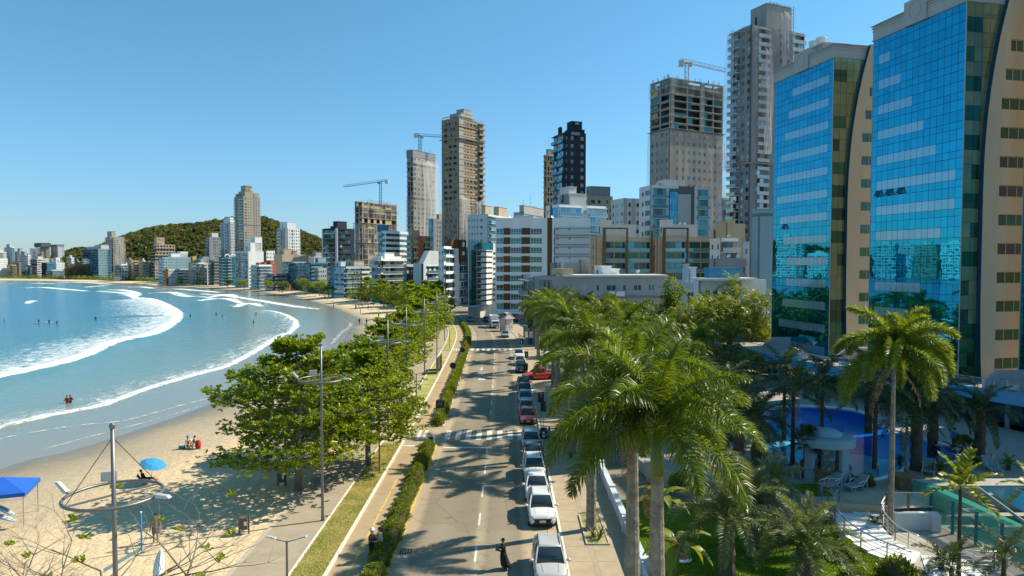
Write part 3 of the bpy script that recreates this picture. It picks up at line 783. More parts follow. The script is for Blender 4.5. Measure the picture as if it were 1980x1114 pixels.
# ================================================================== BUILDINGS
for _k,_c,_v in (('white',(0.72,0.74,0.735),.07),('offwhite',(0.60,0.58,0.53),.08),('lightgrey',(0.51,0.55,0.565),.08),('grey',(0.35,0.365,0.375),.08),
                   ('midgrey',(0.22,0.235,0.25),.08),('darkgrey',(0.10,0.115,0.13),.08),('beige',(0.47,0.375,0.265),.08),('tan',(0.50,0.37,0.22),.1),('sandstone',(0.40,0.335,0.25),.08),
                   ('brown',(0.115,0.062,0.028),.15),('bronze',(0.15,0.09,0.04),.12),('orange',(0.42,0.15,0.06),.12),('navy',(0.018,0.035,0.05),.1),('teal',(0.03,0.16,0.20),.12),
                   ('bluewall',(0.05,0.22,0.38),.1),('paleblue',(0.23,0.345,0.40),.08),('concrete',(0.36,0.335,0.30),.16),('rawbrick',(0.42,0.29,0.14),.2),('roofgrey',(0.30,0.30,0.29),.15),
                   ('rawconcrete',(0.27,0.225,0.17),.16),('terracotta',(0.40,0.13,0.07),.15),('yellowocre',(0.55,0.36,0.10),.1)):
 PBR(_k,_c,0.75,var=_v,scale=0.35,streak=True,spec=0.3)
GLASS('glass_dark',(0.05,0.07,0.085),0.06,refl=0.35,var=0.6)
GLASS('glass_teal',(0.03,0.16,0.20),0.05,refl=0.45,var=0.5)
GLASS('glass_green',(0.02,0.13,0.10),0.05,refl=0.4,var=0.5)
GLASS('glass_blue',(0.05,0.26,0.40),0.04,refl=0.7,var=0.3)
GLASS('glass_pale',(0.30,0.42,0.48),0.10,refl=0.4,var=0.3)
GLASS('rail_glass',(0.16,0.30,0.36),0.05,refl=0.45,var=0.25)
PBR('curtain',(0.42,0.40,0.36),0.8,var=0.2,scale=2)
PBR('void',(0.025,0.028,0.03),0.9,var=0.3,scale=0.5)  # near-black colour stands for the unlit depth behind openings
PBR('void_teal',(0.012,0.05,0.055),0.6,var=0.4,scale=0.4); PBR('band_brown',(0.27,0.20,0.15),0.8,var=0.1)  # void_teal: shade of the open floors put into the core colour
PBR('steel',(0.45,0.46,0.47),0.35,0.9,var=0.08)
PBR('galvanised',(0.30,0.31,0.31),0.5,0.5,var=0.12)
PBR('crane_blue',(0.06,0.22,0.32),0.5,0.2,var=0.1)
PBR('crane_white',(0.60,0.58,0.52),0.5,0.1,var=0.1)
PBR('tank',(0.55,0.47,0.36),0.6,var=0.1)
def mat_net(name,col,op):
 m,n,l = _new(name)
 out = n.new('ShaderNodeOutputMaterial')
 d = n.new('ShaderNodeBsdfDiffuse'); t = n.new('ShaderNodeBsdfTranslucent'); tr = n.new('ShaderNodeBsdfTransparent')
 tc = n.new('ShaderNodeTexCoord'); mp = n.new('ShaderNodeMapping'); mp.inputs['Scale'].default_value = (1,1,0.2)
 l.new(tc.outputs['Object'],mp.inputs[0])
 nz = n.new('ShaderNodeTexNoise'); nz.inputs['Scale'].default_value = 0.3; nz.inputs['Detail'].default_value = 5
 l.new(mp.outputs[0],nz.inputs['Vector'])
 for s in (d,t): s.inputs['Color'].default_value = (*col,1)
 a = n.new('ShaderNodeMixShader'); a.inputs[0].default_value = 0.4
 l.new(d.outputs[0],a.inputs[1]); l.new(t.outputs[0],a.inputs[2])
 mr = n.new('ShaderNodeMapRange'); mr.inputs['From Min'].default_value = 0.32; mr.inputs['From Max'].default_value = 0.68; mr.inputs['To Min'].default_value = op - 0.16; mr.inputs['To Max'].default_value = op + 0.22
 l.new(nz.outputs['Fac'],mr.inputs['Value'])
 b = n.new('ShaderNodeMixShader'); l.new(mr.outputs[0],b.inputs[0]); l.new(tr.outputs[0],b.inputs[1]); l.new(a.outputs[0],b.inputs[2])
 l.new(b.outputs[0],out.inputs[0])
mat_net('net_grey',(0.60,0.57,0.52),0.21)
mat_net('net_white',(0.74,0.74,0.74),0.36)
_wcache = {}
def win_mesh(w,h,n,frame='white',pane='glass_teal',rows=1,low=0.0):
 key = (round(w,2),round(h,2),n,frame,pane,rows,low)
 if key not in _wcache:
  b = MB(); t = 0.06
  b.box(-w / 2,w / 2,0.0,0.03,0,h,1)
  for x in np.linspace(-w / 2,w / 2,n + 1):
   x = min(max(x,-w / 2 + t / 2),w / 2 - t / 2)
   b.box(x - t / 2,x + t / 2,-0.06,-0.001,0,h,0)
  zs = [0.0,h - t] + ([low * h] if low else []) + [h * k / rows for k in range(1,rows)]
  for z in zs: b.box(-w / 2,w / 2,-0.055,-0.002,z,z + t,0)
  _wcache[key] = b.mesh('window',[frame,pane])
 return _wcache[key]
class Bld:
 def __init__(s,label,xl,xc,xr,ytop,Y,ang,nf,wall='white',name='apartment_building',cat='building',da=14.0,db=14.0,par=1.0,zb=0.0,inset=0.35,core='void',group=None,fall=0.0):
  A = math.radians(ang)
  P = Vector((KX(xc) * Y,Y,0))
  s.h = D(xc,ytop,Y).z
  kl,kr = KX(xl),KX(xr)
  s.a = da if xl == xc else (P.x - kl * P.y) / (math.cos(A) + kl * math.sin(A))
  s.b = db if xr == xc else (kr * P.y - P.x) / (math.sin(A) - kr * math.cos(A))
  s.a = max(1.0,min(s.a,90)); s.b = max(1.0,min(s.b,90))
  s.ang,s.nf,s.wall,s.par,s.zb,s.inset = A,nf,wall,par,zb,inset
  s.t = thing(name,label,cat,P,-A,group)
  s.P = P
  s.w = MB()            # wall
  s.pn = MB()           # panes, several kinds of glass
  s.bal = MB(); s.rail = MB(); s.trim = MB()
  s.railmat,s.trimmat,s.balmat = 'rail_glass',wall,wall
  s.panes = ['glass_dark','glass_dark','glass_teal','curtain']
  i = inset
  s.coreb = MB().box(-s.a + i,-i,i,s.b - i,0,s.h - 0.9)
  s.core = core
  s.w.box(-s.a + .01,-.01,s.b - .3,s.b - .004,0,s.h - .01).box(-s.a + .004,-s.a + .3,.01,s.b - .31,0,s.h - .02)
  if i < 1.5: s.w.box(-s.a + .3,-.3,.3,s.b - .3,s.h - 0.9,s.h - 0.75,1)
  s.extra = []
 def L(s,side): return s.a if side == 'L' else s.b
 def fb(s,mb,side,s0,s1,z0,z1,o0,o1,m=0):
  if side == 'L': mb.box(-s.a + s0,-s.a + s1,-o1,-o0,z0,z1,m)
  else: mb.box(o0,o1,s0,s1,z0,z1,m)
 def fq(s,mb,side,s0,s1,z0,z1,o,m=0):
  if side == 'L': mb.quad((-s.a + s0,-o,z0),(-s.a + s1,-o,z0),(-s.a + s1,-o,z1),(-s.a + s0,-o,z1),m)
  else: mb.quad((o,s0,z0),(o,s1,z0),(o,s1,z1),(o,s0,z1),m)
 def put(s,name,me,side,sc,z,o,parent=None):
  if side == 'L': ob = obj(name,me,parent or s.t,(-s.a + sc,-o,z))
  else: ob = obj(name,me,parent or s.t,(o,sc,z),math.pi / 2)
  return ob
 def face(s,side,segs,nf=None,z0=None,z1=None):
  nf = nf or s.nf; zb = s.zb if z0 is None else z0; top = s.h if z1 is None else z1
  Ln = s.L(side); par = s.par if z1 is None else 0.0
  fh = (top - par - zb) / nf
  if zb > 0.05 and z0 is None: s.fb(s.w,side,0,Ln,0,zb - .02,-.35,-.05)
  for sg in segs:
   f0,f1,kind = sg[:3]; q = sg[3] if len(sg) > 3 else {}
   a,b = f0 * Ln,f1 * Ln; w = b - a
   wm = q.get('wm',0)
   if kind == 'plain':
    mm = q.get('mat')
    if mm:
     x = MB(); s.fb(x,side,a,b,zb,top,-.35,q.get('o',0.0)); part('wall_panel',x,mm,s.t)
    else: s.fb(s.w,side,a,b,zb,top,-.35,q.get('o',0.0))
   elif kind in ('win','band'):
    n = q.get('n',1) if kind == 'win' else 1
    wf = q.get('wf',0.5) if kind == 'win' else q.get('wf',0.985)
    hf,sf = q.get('hf',0.48),q.get('sf',0.3)
    ww = w / n * wf; gap = w / n * (1 - wf)
    xs = [a + w / n * (k + .5) for k in range(n)]
    e = [a] + sum([[x - ww / 2,x + ww / 2] for x in xs],[]) + [b]
    for k in range(0,len(e),2):
     if e[k + 1] - e[k] > .02: s.fb(s.w,side,e[k],e[k + 1],zb,top,-.35,0)
    for f in range(nf + 1):
     lo = zb if f == 0 else zb + (f - 1) * fh + (sf + hf) * fh
     hi = top if f == nf else zb + f * fh + sf * fh
     s.fb(s.w,side,a + .01,b - .01,lo,hi,-.34,q.get('so',-.02))
    for f in range(nf):
     for x in xs:
      zz = zb + (f + sf) * fh
      if q.get('sep'):
       me = win_mesh(ww,hf * fh,q.get('mull',3),q.get('frame','white'),random.choice(q.get('glass',['glass_teal','glass_dark'])),low=q.get('low',0))
       s.put('window',me,side,x,zz,-.2)
      else:
       if kind == 'band' or ww > 2.4:
        k = max(2,int(ww / q.get('mw',1.5)))
        for j in range(k):
         s.fq(s.pn,side,x - ww / 2 + ww * j / k + .03,x - ww / 2 + ww * (j + 1) / k - .03,zz,zz + hf * fh,-.2,random.randrange(len(s.panes)))
       else: s.fq(s.pn,side,x - ww / 2,x + ww / 2,zz,zz + hf * fh,-.2,random.randrange(len(s.panes)))
   elif kind == 'balc':
    d,rh = q.get('d',1.3),q.get('rh',1.0)
    post = q.get('post',2)
    for k in range(post + 1):
     x = a + w * k / max(post,1)
     x = min(max(x,a + .15),b - .15)
     s.fb(s.w,side,x - .15,x + .15,zb,top,-.35,q.get('po',0.0))
    for f in range(nf + 1):
     z = zb + f * fh
     mb = MB() if q.get('sep') else s.bal
     if f < nf or q.get('top',1): s.fb(mb,side,a + .02,b - .02,z - .12,z + .13,-.34,d)
     if f == nf:
      s.fb(s.w,side,a + .01,b - .01,z + .13,max(top,z + .2),-.34,-.02)
      if q.get('sep'): part('balcony',mb,s.balmat,s.t)
      continue
     if q.get('solid'): s.fb(mb,side,a + .02,b - .02,z + .13,z + .13 + rh,d - .14,d - .005)
     else:
      s.fb(s.rail,side,a + .05,b - .05,z + .2,z + .13 + rh,d - .06,d - .03)
      s.fb(mb,side,a + .03,b - .03,z + .13 + rh,z + .19 + rh,d - .08,d - .01)
     if q.get('sep'): part('balcony',mb,s.balmat,s.t)
     k = max(2,int(w / q.get('mw',1.6)))
     gl = MB() if q.get('sep') else s.pn
     for j in range(k):
      if random.random() < q.get('blank',0.12):
       s.fb(s.w,side,a + w * j / k,a + w * (j + 1) / k,z + .13,z + fh - .12,-.3,-.1)
      else:
       mi = random.randrange(len(s.panes))
       if q.get('sep'):
        g1 = MB(); s.fb(g1,side,a + w * j / k + .05,a + w * (j + 1) / k - .05,z + .14,z + fh - .14,-.2,-.15); part('window',g1,s.panes[mi],s.t)
       else: s.fq(s.pn,side,a + w * j / k + .04,a + w * (j + 1) / k - .04,z + .14,z + fh - .14,-.15,mi)
   elif kind == 'glass':
    n = q.get('n',6); rows = q.get('rows',2)
    s.fb(s.w,side,a,b,top - par,top,-.35,0)
    s.fb(s.coreb,side,a,b,zb,top - par,-.34,-.12)
    for f in range(nf * rows):
     for j in range(n):
      s.fq(s.pn,side,a + w * j / n + .03,a + w * (j + 1) / n - .03,zb + f * fh / rows + .03,zb + (f + 1) * fh / rows - .03,-.1,q['m'] if 'm' in q else random.randrange(len(s.panes)))
   elif kind == 'open':
    cols = q.get('cols',4); fill = q.get('fill',0.3)
    for k in range(cols + 1):
     x = min(max(a + w * k / cols,a + .3),b - .3)
     s.fb(s.w,side,x - .3,x + .3,zb,top,-.7,-.05)
    for f in range(nf + 1):
     z = zb + f * fh
     s.fb(s.bal,side,a - .1,b + .1,z - .2,z + .12,-2.0,q.get('d',.25))
     if f == nf: break
     for k in range(cols):
      x0,x1 = a + w * k / cols + .3,a + w * (k + 1) / cols - .3
      if random.random() < fill: s.fb(s.trim,side,x0,x1,z + .12,z + fh * random.choice((.42,.42,.97)),-.45,-.2)
      if random.random() < fill * .8: s.fb(s.trim,side,x0,x0 + (x1 - x0) * random.uniform(.25,.45),z + .12,z + fh - .2,-.46,-.19)
      if random.random() < .3: s.fb(s.w,side,x0,x1,z + fh - .7,z + fh - .2,-.5,-.22)
 def house(s,x0,x1,y0,y1,h,mat=None,name='roof_house',zb=None):
  """a block standing on the roof, in fractions of the two sides"""
  b = MB()
  z = (s.h - .75) if zb is None else zb
  b.box(-s.a + x0 * s.a,-s.a + x1 * s.a,y0 * s.b,y1 * s.b,z,s.h + h)
  o = part(name,b,mat or s.wall,s.t)
  c = MB(); X0,X1,Y0,Y1 = -s.a + x0 * s.a,-s.a + x1 * s.a,y0 * s.b,y1 * s.b
  c.box(X0 - .15,X1 + .15,Y0 - .15,Y1 + .15,s.h + h,s.h + h + .2)
  part('coping',c,mat or s.wall,o)
  if X1 - X0 > 2.5 and h > 1.6:
   d = MB(); d.box(X0 + (X1 - X0) * .3,X0 + (X1 - X0) * .3 + .9,Y0 - .03,Y0 + .02,s.h + h * .25,s.h + h * .62); part('vent_window',d,'void',o)
  return o
 def tank(s,fx,fy,r,h,mat='tank'):
  x,y = -s.a + fx * s.a,fy * s.b
  part('water_tank',MB().lathe([(r * .95,0),(r,.1),(r,h * .8),(r * 1.06,h * .82),(r * 1.06,h * .9),(r * .5,h)],14,(x,y,s.h - .7)),mat,s.t,True)
 def mast(s,fx,fy,h,base=None):
  x,y = -s.a + fx * s.a,fy * s.b; z = s.h - .75 if base is None else base
  b = MB().tube([(x,y,z),(x,y,s.h + h)],.05,5)
  for k in range(3): b.tube([(x - .7,y,s.h + h * (.6 + .15 * k)),(x + .7,y,s.h + h * (.6 + .15 * k))],.03,4)
  part('antenna',b,'galvanised',s.t)
 def dish(s,fx,fy,z=0.0):
  x,y = -s.a + fx * s.a,fy * s.b
  b = MB().lathe([(.02,0),(.3,.05),(.5,.18),(.52,.2),(.3,.09),(.03,.04)],10)
  o = part('satellite_dish',b,'white',s.t); o.location = (x,y,s.h + z + .5); o.rotation_euler = (1.0,0,.6)
  part('bracket',MB().tube([(x,y,s.h + z - .76),(x,y,s.h + z + .5)],.05,5),'galvanised',s.t)
 def net(s,side,f0,f1,z0,z1,out=0.9,mat='net_grey',bulge=0.0,seed=0,lean=0.0,nx=26,nz=34):
  Ln = s.L(side); R = random.Random(seed + 11); ph = [R.uniform(0,6.28) for _ in range(8)]
  v,f = [],[]
  for i in range(nz + 1):
   tz = i / nz; z = z0 + (z1 - z0) * tz
   for j in range(nx + 1):
    tx = j / nx; sx = (f0 + (f1 - f0) * tx) * Ln
    fold = .35 * math.sin(tx * 17 + ph[0] + 1.3 * math.sin(tz * 3 + ph[1])) + .22 * math.sin(tx * 41 + ph[2] + 2 * tz) + .25 * math.sin(tz * 9 + tx * 5 + ph[3])
    o = out + fold * (1 - tz ** 3) * .8 + bulge * math.sin(math.pi * tz) + R.uniform(-.05,.05)
    if tz > .98: o = out * .6 + .1 * fold
    zz = z + (.5 * math.sin(tx * 9 + ph[5]) + .3 * math.sin(tx * 23 + ph[6])) * (1 if tz > .97 else 0)
    v.append((-s.a + sx,-o,zz) if side == 'L' else (o,sx,zz))
  for i in range(nz):
   for j in range(nx):
    k = i * (nx + 1) + j; f.append((k,k + 1,k + nx + 2,k + nx + 1))
  b = MB().add(v,f)
  return part('safety_net',b,mat,s.t,True)
 def platform(s,z,d=1.2,mat='concrete'):
  b = MB()
  b.box(-s.a - d,d,-d,s.b + d,z,z + .15)
  part('scaffold_platform',b,mat,s.t)
 def sign(s,side,f,z,size,text,mat='white'):
  cu = bpy.data.curves.new('lettering','FONT'); cu.body = text; cu.size = size; cu.extrude = .06; cu.align_x = 'CENTER'
  cu.materials.append(MAT(mat))
  tmp = bpy.data.objects.new('lettering',cu); COL.objects.link(tmp)
  me = bpy.data.meshes.new_from_object(tmp.evaluated_get(bpy.context.evaluated_depsgraph_get()))
  bpy.data.objects.remove(tmp)
  me.materials.clear(); me.materials.append(MAT(mat))
  o = obj('lettering',me,s.t)
  if side == 'L': o.location = (-s.a + f * s.a,-.12,z); o.rotation_euler = (math.pi / 2,0,0)
  else: o.location = (.12,f * s.b,z); o.rotation_euler = (math.pi / 2,0,math.pi / 2)
  return o
 def done(s):
  part('wall',s.w,[s.wall,'roofgrey'],s.t)
  part('interior',s.coreb,s.core,s.t)
  if s.pn.f: part('windows',s.pn,s.panes,s.t,kind='stuff')
  if s.bal.f: part('balconies',s.bal,s.balmat,s.t,kind='stuff')
  if s.rail.f: part('railings',s.rail,s.railmat,s.t,kind='stuff')
  if s.trim.f: part('infill_walls',s.trim,s.trimmat,s.t,kind='stuff')
  return s
def simple(label,xl,xc,xr,ytop,Y,ang,nf,wall,Ls,Rs,roof=(),panes=None,railmat=None,balmat=None,**k):
 b = Bld(label,xl,xc,xr,ytop,Y,ang,nf,wall,**k)
 if panes: b.panes = panes
 if railmat: b.railmat = railmat
 if balmat: b.balmat = balmat
 if Ls: b.face('L',Ls)
 else: b.face('L',[(0,1,'plain')])
 if Rs: b.face('R',Rs)
 else: b.face('R',[(0,1,'plain')])
 for r in roof: b.house(*r)
 return b.done()
def crane(label,px,ybase,ytop,Y,jib,cjib,az,mat,loc=None,tilt=0.0,cat='crane'):
 """a tower crane: lattice mast, jib, counter-jib with ballast, cab and tie bars"""
 p0,p1 = D(px,ybase,Y),D(px,ytop,Y)
 t = thing('tower_crane',label,cat,(p0.x,p0.y,p0.z),az)
 H = p1.z - p0.z
 def lattice(L,w,d,n,r):
  b = MB()
  for y,z in ((-w,-w),(w,-w),(0,w)) if d == 'x' else (): b.tube([(0,y,z),(L,y,z * (1 if z < 0 else 1))],r,4)
  for k in range(n):
   x0,x1 = L * k / n,L * (k + 1) / n
   b.tube([(x0,-w,-w),((x0 + x1) / 2,0,w),(x1,-w,-w)],r * .7,4); b.tube([(x0,w,-w),((x0 + x1) / 2,0,w),(x1,w,-w)],r * .7,4); b.tube([(x0,-w,-w),(x1,w,-w)],r * .6,4)
  return b
 m = MB(); w = .8; r = .14
 for x,y in ((-w,-w),(w,-w),(w,w),(-w,w)): m.tube([(x,y,-6),(x,y,H)],r,4)
 n = max(2,int((H + 6) / 2.2))
 for k in range(n):
  z0,z1 = -6 + (H + 6) * k / n,-6 + (H + 6) * (k + 1) / n
  for (x0,y0),(x1,y1) in (((-w,-w),(w,-w)),((w,-w),(w,w)),((w,w),(-w,w)),((-w,w),(-w,-w))): m.tube([(x0,y0,z0),(x1,y1,z1)],r * .7,4)
 part('mast',m,mat,t)
 j = part('jib',lattice(jib,.75,'x',max(4,int(jib / 2.2)),.12),mat,t); j.location = (0,0,H + .8); j.rotation_euler = (0,-tilt,0)
 c = part('counter_jib',lattice(-cjib,.7,'x',5,.12),mat,t); c.location = (0,0,H + .8); c.rotation_euler = (0,-tilt,0)
 part('ballast',MB().box(-cjib - .4,-cjib + 1.8,-.9,.9,H - 1.4,H + 1.2),'crane_white',t)
 part('cab',MB().box(.9,2.3,-.8,.8,H - 1.6,H + .3),'crane_white',t)
 part('slewing_ring',MB().lathe([(1.2,H - .2),(1.2,H + .2),(.9,H + .3)],10),mat,t)
 return t
GRN = ['glass_dark','glass_green','glass_teal','glass_teal']
BLU = ['glass_blue','glass_blue','glass_teal','glass_pale']
DRK = ['glass_dark','glass_dark','glass_dark','glass_teal','curtain']
BAL = lambda d=1.3,**k: dict(d=d,**k)
# ------------------------------------------------------------------ the town along the bay, from the far end to the near
W4 = lambda n,wf=.5,hf=.45,**k: dict(n=n,wf=wf,hf=hf,**k)
simple('white far tower with a stepped top at the end of the bay',-14,-2,13,487,860,30,16,'offwhite',[(0,1,'win',W4(5))],[(0,.6,'balc',BAL()),(.6,1,'win',W4(2))],[(.2,.8,.2,.7,3)])
simple('tall white far block with a dark glass side, near the bay end',9,23,29,478,900,40,18,'white',[(0,.75,'win',W4(3,.3)),(.75,1,'plain')],[(0,1,'balc',BAL())],[(.2,.7,.2,.7,4)],db=16)
simple('grey slim far block between two white towers',29,38,47,486,930,40,15,'grey',[(0,1,'win',W4(3))],[(0,1,'win',W4(4))],[(.3,.8,.3,.8,4)])
simple('low far block with ochre and dark glass fronts by the sea',13,22,31,512,790,30,6,'yellowocre',[(0,.4,'plain'),(.4,1,'balc',BAL())],[(0,1,'balc',BAL())])
simple('white balcony block with a grey top behind the seafront',38,54,60,493,830,35,12,'white',[(0,1,'balc',BAL(solid=1))],[(0,1,'win',W4(3))],[(.15,.6,.1,.8,4,'grey')])
simple('narrow white far tower with dark glazed edge',58,66,72,480,900,40,16,'white',[(0,1,'win',W4(3,.35))],[(0,1,'balc',BAL())])
simple('beige far tower with a flat overhanging crown',70,80,97,476,880,40,17,'sandstone',[(0,1,'balc',BAL())],[(0,.5,'win',W4(3)),(.5,1,'balc',BAL(solid=1))],[(.1,.9,.1,.9,3),(-.15,1.15,-.1,1.05,4,'darkgrey','roof_canopy',None)])
simple('grey far tower with a wide dark flat roof',99,112,125,476,890,40,15,'lightgrey',[(0,.25,'plain',dict(mat='darkgrey',o=.02)),(.25,1,'win',W4(3,.3))],[(0,.6,'plain'),(.6,1,'win',W4(2))],[(-.2,1.0,-.1,1.0,2,'midgrey','roof_canopy')])
simple('teal glass far low block beside the white balcony block',50,56,61,513,780,35,7,'teal',[(0,1,'balc',BAL())],[(0,1,'balc',BAL())])
simple('pale far block with long bands of windows',59,72,95,500,810,35,8,'offwhite',[(0,1,'balc',BAL())],[(0,.4,'band',{}),(.4,1,'win',W4(6))],[(.2,.8,.2,.6,2.5)])
simple('bright blue far block with a navy side wall',80,90,103,508,785,38,8,'bluewall',[(0,1,'plain',dict(mat='navy',o=.02))],[(0,1,'band',dict(hf=.4))],panes=BLU)
simple('white far block with stepped top beside the bright blue one',102,108,125,508,800,38,8,'white',[(0,1,'win',W4(2))],[(0,1,'win',W4(6,.4))],[(.1,.8,.1,.55,6),(.2,.8,.2,.45,3)])
simple('low dark glass block on the far seafront',91,100,119,522,770,38,5,'lightgrey',[(0,1,'balc',BAL())],[(0,1,'balc',BAL(post=4))],panes=DRK)
simple('white low far block at the picture edge, by the rock wall',-16,-4,15,500,790,30,9,'white',[(0,1,'win',W4(4))],[(0,1,'win',W4(5,.4))])
simple('dark glazed far block behind the ochre one',30,36,41,508,800,35,8,'midgrey',[(0,1,'balc',BAL())],[(0,1,'win',W4(3))])
simple('wide blue balcony block with a grey windowed end wall',161,190,215,481,700,42,12,'paleblue',[(0,.48,'balc',BAL(d=1.2,post=1)),(.52,1,'balc',BAL(d=1.2,post=1))],[(0,.1,'plain'),(.1,.8,'win',W4(6,.45,.4)),(.8,1,'balc',BAL(d=.8,post=1))],[(.1,.9,.2,.7,2.5,'offwhite'),(.6,.95,.3,.9,4,'offwhite')],panes=BLU,balmat='bluewall')
b = Bld('wrapped far tower with a billowing net beside the hill',205,219,241,458,730,42,20,'concrete',name='tower_under_construction',inset=1.2)
b.trimmat = 'sandstone'
b.face('L',[(0,1,'open',dict(cols=3,fill=.4))]); b.face('R',[(0,1,'win',W4(6,.5,.5))])
b.house(.1,.7,.1,.45,6,'sandstone'); b.net('R',.1,1.05,b.h * .15,b.h * .98,1.3,'net_grey',2.2,3); b.net('L',-.02,1.0,b.h * .3,b.h * .99,1.0,'net_white',.6,4); b.done()
simple('small white block with teal balcony glass beside the blue block',222,234,247,511,640,42,6,'white',[(0,1,'balc',BAL(d=1.1))],[(0,1,'balc',BAL(d=1.1))],panes=BLU)
simple('beige narrow block with ochre end wall',246,254,270,504,645,42,7,'beige',[(0,1,'win',W4(2,.3))],[(0,.3,'plain'),(.3,1,'balc',BAL(solid=1))])
simple('ochre edged block with dark balconies beside the pyramid tower',268,276,288,506,640,42,7,'tan',[(0,.5,'plain'),(.5,1,'win',W4(1))],[(0,1,'balc',BAL())],panes=DRK)
b = Bld('stepped beige block with dark left balconies and a rooftop sign panel',287,299,341,506,640,42,6,'beige',zb=0)
b.face('L',[(0,1,'balc',BAL(d=1.2))]); b.face('R',[(0,.35,'win',W4(2)),(.35,1,'balc',BAL(solid=1))])
H0 = b.h
def step(f,z0,z1,nf):
 o = MB()
 x0,x1,y0,y1 = -b.a * (1 - f * .5),-b.a * f * .12,b.b * f * .22,b.b * (1 - f * .05 if f < .7 else .75)
 o.box(x0,x1,y0,y1,z0 - .8,z1); q = part('upper_storeys',o,'beige',b.t)
 bl = MB(); pn = MB(); fh = (z1 - z0) / nf
 for k in range(nf):
  z = z0 + fh * k
  bl.box(x0 - .9,x1 + .9,y0 - .9,y1,z - .1,z + .12); bl.box(x1 + .75,x1 + .88,y0 - .8,y1,z + .12,z + .9)
  m = 6
  for j in range(m):
   ya,yb = y0 + (y1 - y0) * (j + .15) / m,y0 + (y1 - y0) * (j + .8) / m
   pn.quad((x1 + .03,ya,z + .3),(x1 + .03,yb,z + .3),(x1 + .03,yb,z + fh * .8),(x1 + .03,ya,z + fh * .8))
  pn.quad((x0 + .2,y0 - .03,z + .3),(x1 - .2,y0 - .03,z + .3),(x1 - .2,y0 - .03,z + fh * .8),(x0 + .2,y0 - .03,z + fh * .8))
 part('balconies',bl,'beige',q,kind='stuff'); part('windows',pn,'glass_dark',q,kind='stuff')
fh = H0 / 6
step(.3,H0,H0 + fh * 3,3); step(.6,H0 + fh * 3,H0 + fh * 5.4,2)
b.house(.5,.9,.14,.5,fh * 7.6,'beige','stair_tower',H0 + fh * 5.0)
b.sign('R',.33,H0 + fh * 6.6,2.2,'Maison','navy'); b.done()
simple('wide pale blue block with white rooftop rooms in front of the pyramid block',306,314,373,497,560,40,9,'paleblue',[(0,1,'glass',dict(n=4))],[(0,.25,'win',W4(3,.55)),(.25,1,'win',W4(9,.4,.35))],[(.1,.9,.3,.85,3,'white'),(.1,.9,.6,.85,4.5,'white')],panes=BLU)
simple('low white block with brown pier at the promenade',306,318,365,520,520,40,5,'lightgrey',[(0,1,'balc',BAL())],[(0,.15,'plain',dict(mat='brown',o=.03)),(.15,.5,'win',W4(4,.5)),(.5,1,'balc',BAL(solid=1))])
simple('beige block with an ochre stair tower and teal balcony corner',364,383,407,508,520,40,7,'offwhite',[(0,.45,'plain',dict(mat='beige',o=.02)),(.45,1,'balc',BAL())],[(0,.5,'balc',BAL()),(.5,1,'win',W4(2))],[(.1,.35,.1,.4,5,'yellowocre'),(.4,.9,.3,.9,3,'grey'),(.5,.9,.5,.95,4.5,'grey')])
simple('grey far tower with a stepped white roof room in front of the hill',398,405,429,458,700,40,14,'midgrey',[(0,1,'balc',BAL())],[(0,.3,'plain'),(.3,1,'win',W4(5,.5,.6))],[(.2,.8,.3,.8,4,'offwhite')])
simple('slim white and grey balcony tower left of the tall beige tower',428,446,456,430,640,42,20,'lightgrey',[(0,.28,'balc',BAL(d=1.0,post=1)),(.28,.42,'plain'),(.42,.8,'balc',BAL(d=.9,post=1)),(.8,1,'plain')],[(0,1,'win',W4(3,.4))],[(.3,1,.0,.9,3,'white'),(.5,.95,.1,.8,4.5,'white')])
simple('grey low block beside the arched roof block',405,412,424,503,520,40,8,'midgrey',[(0,1,'balc',BAL())],[(0,1,'balc',BAL(solid=1))])
b = simple('teal block with two white arches on its roof',423,434,456,497,500,40,9,'teal',[(0,.3,'plain'),(.3,1,'balc',BAL(d=1.0,post=1))],[(0,.25,'plain'),(.25,.6,'balc',BAL(d=1,post=1)),(.6,1,'win',W4(2))],panes=BLU,balmat='white')
for y in (.25,.75):
 n = 14; c = MB(); R0,R1 = b.b * .2,b.b * .2 - .9
 pts = [(-.2,b.b * y + R0 * math.cos(math.pi * k / n),b.h + R0 * math.sin(math.pi * k / n) * 1.0) for k in range(n + 1)]
 c.tube(pts,.5,6); part('roof_arch',c,'white',b.t,True)
simple('white corner block with tall blank side wall below the beige tower',455,480,510,486,470,38,9,'white',[(0,.5,'glass',dict(n=5)),(.5,.95,'balc',BAL(d=.7,post=2)),(.95,1,'plain')],[(0,1,'plain')],[(.5,.95,.2,.9,6),(.6,.95,.5,.95,10)],panes=['glass_pale','glass_teal','glass_dark','curtain'])
b = Bld('tall beige tower with a stepped crown, highest before the wooded hill',455,472,505,379,610,44,30,'sandstone')
b.panes = DRK
b.face('L',[(0,.25,'balc',BAL(d=.9,post=1)),(.25,.5,'win',W4(1,.5)),(.5,.58,'plain'),(.58,1,'balc',BAL(d=.9,post=1))])
b.face('R',[(0,.06,'plain'),(.06,.22,'win',W4(1,.7)),(.22,.5,'win',W4(2,.28,.4)),(.5,.56,'plain'),(.56,.64,'plain',dict(mat='midgrey',o=-.1)),(.64,.7,'plain'),(.7,.78,'plain',dict(mat='midgrey',o=-.1)),(.78,1,'win',W4(1,.28,.4))])
b.house(.25,.98,.12,.6,4.5,'sandstone'); b.house(.1,.3,.02,.3,2.5,'sandstone'); b.house(.4,.95,.18,.52,9.5,'sandstone','crown_block'); b.house(.2,.9,.7,.98,3,'sandstone')
b.sign('R',.36,b.h + 7.4,2.0,'Maison','navy')
for k in (10,20):
 z = b.h * k / 30; o = MB(); o.box(-b.a - .2,.2,-.2,b.b + .2,z - .25,z + .25); part('cornice',o,'midgrey',b.t)
b.done()
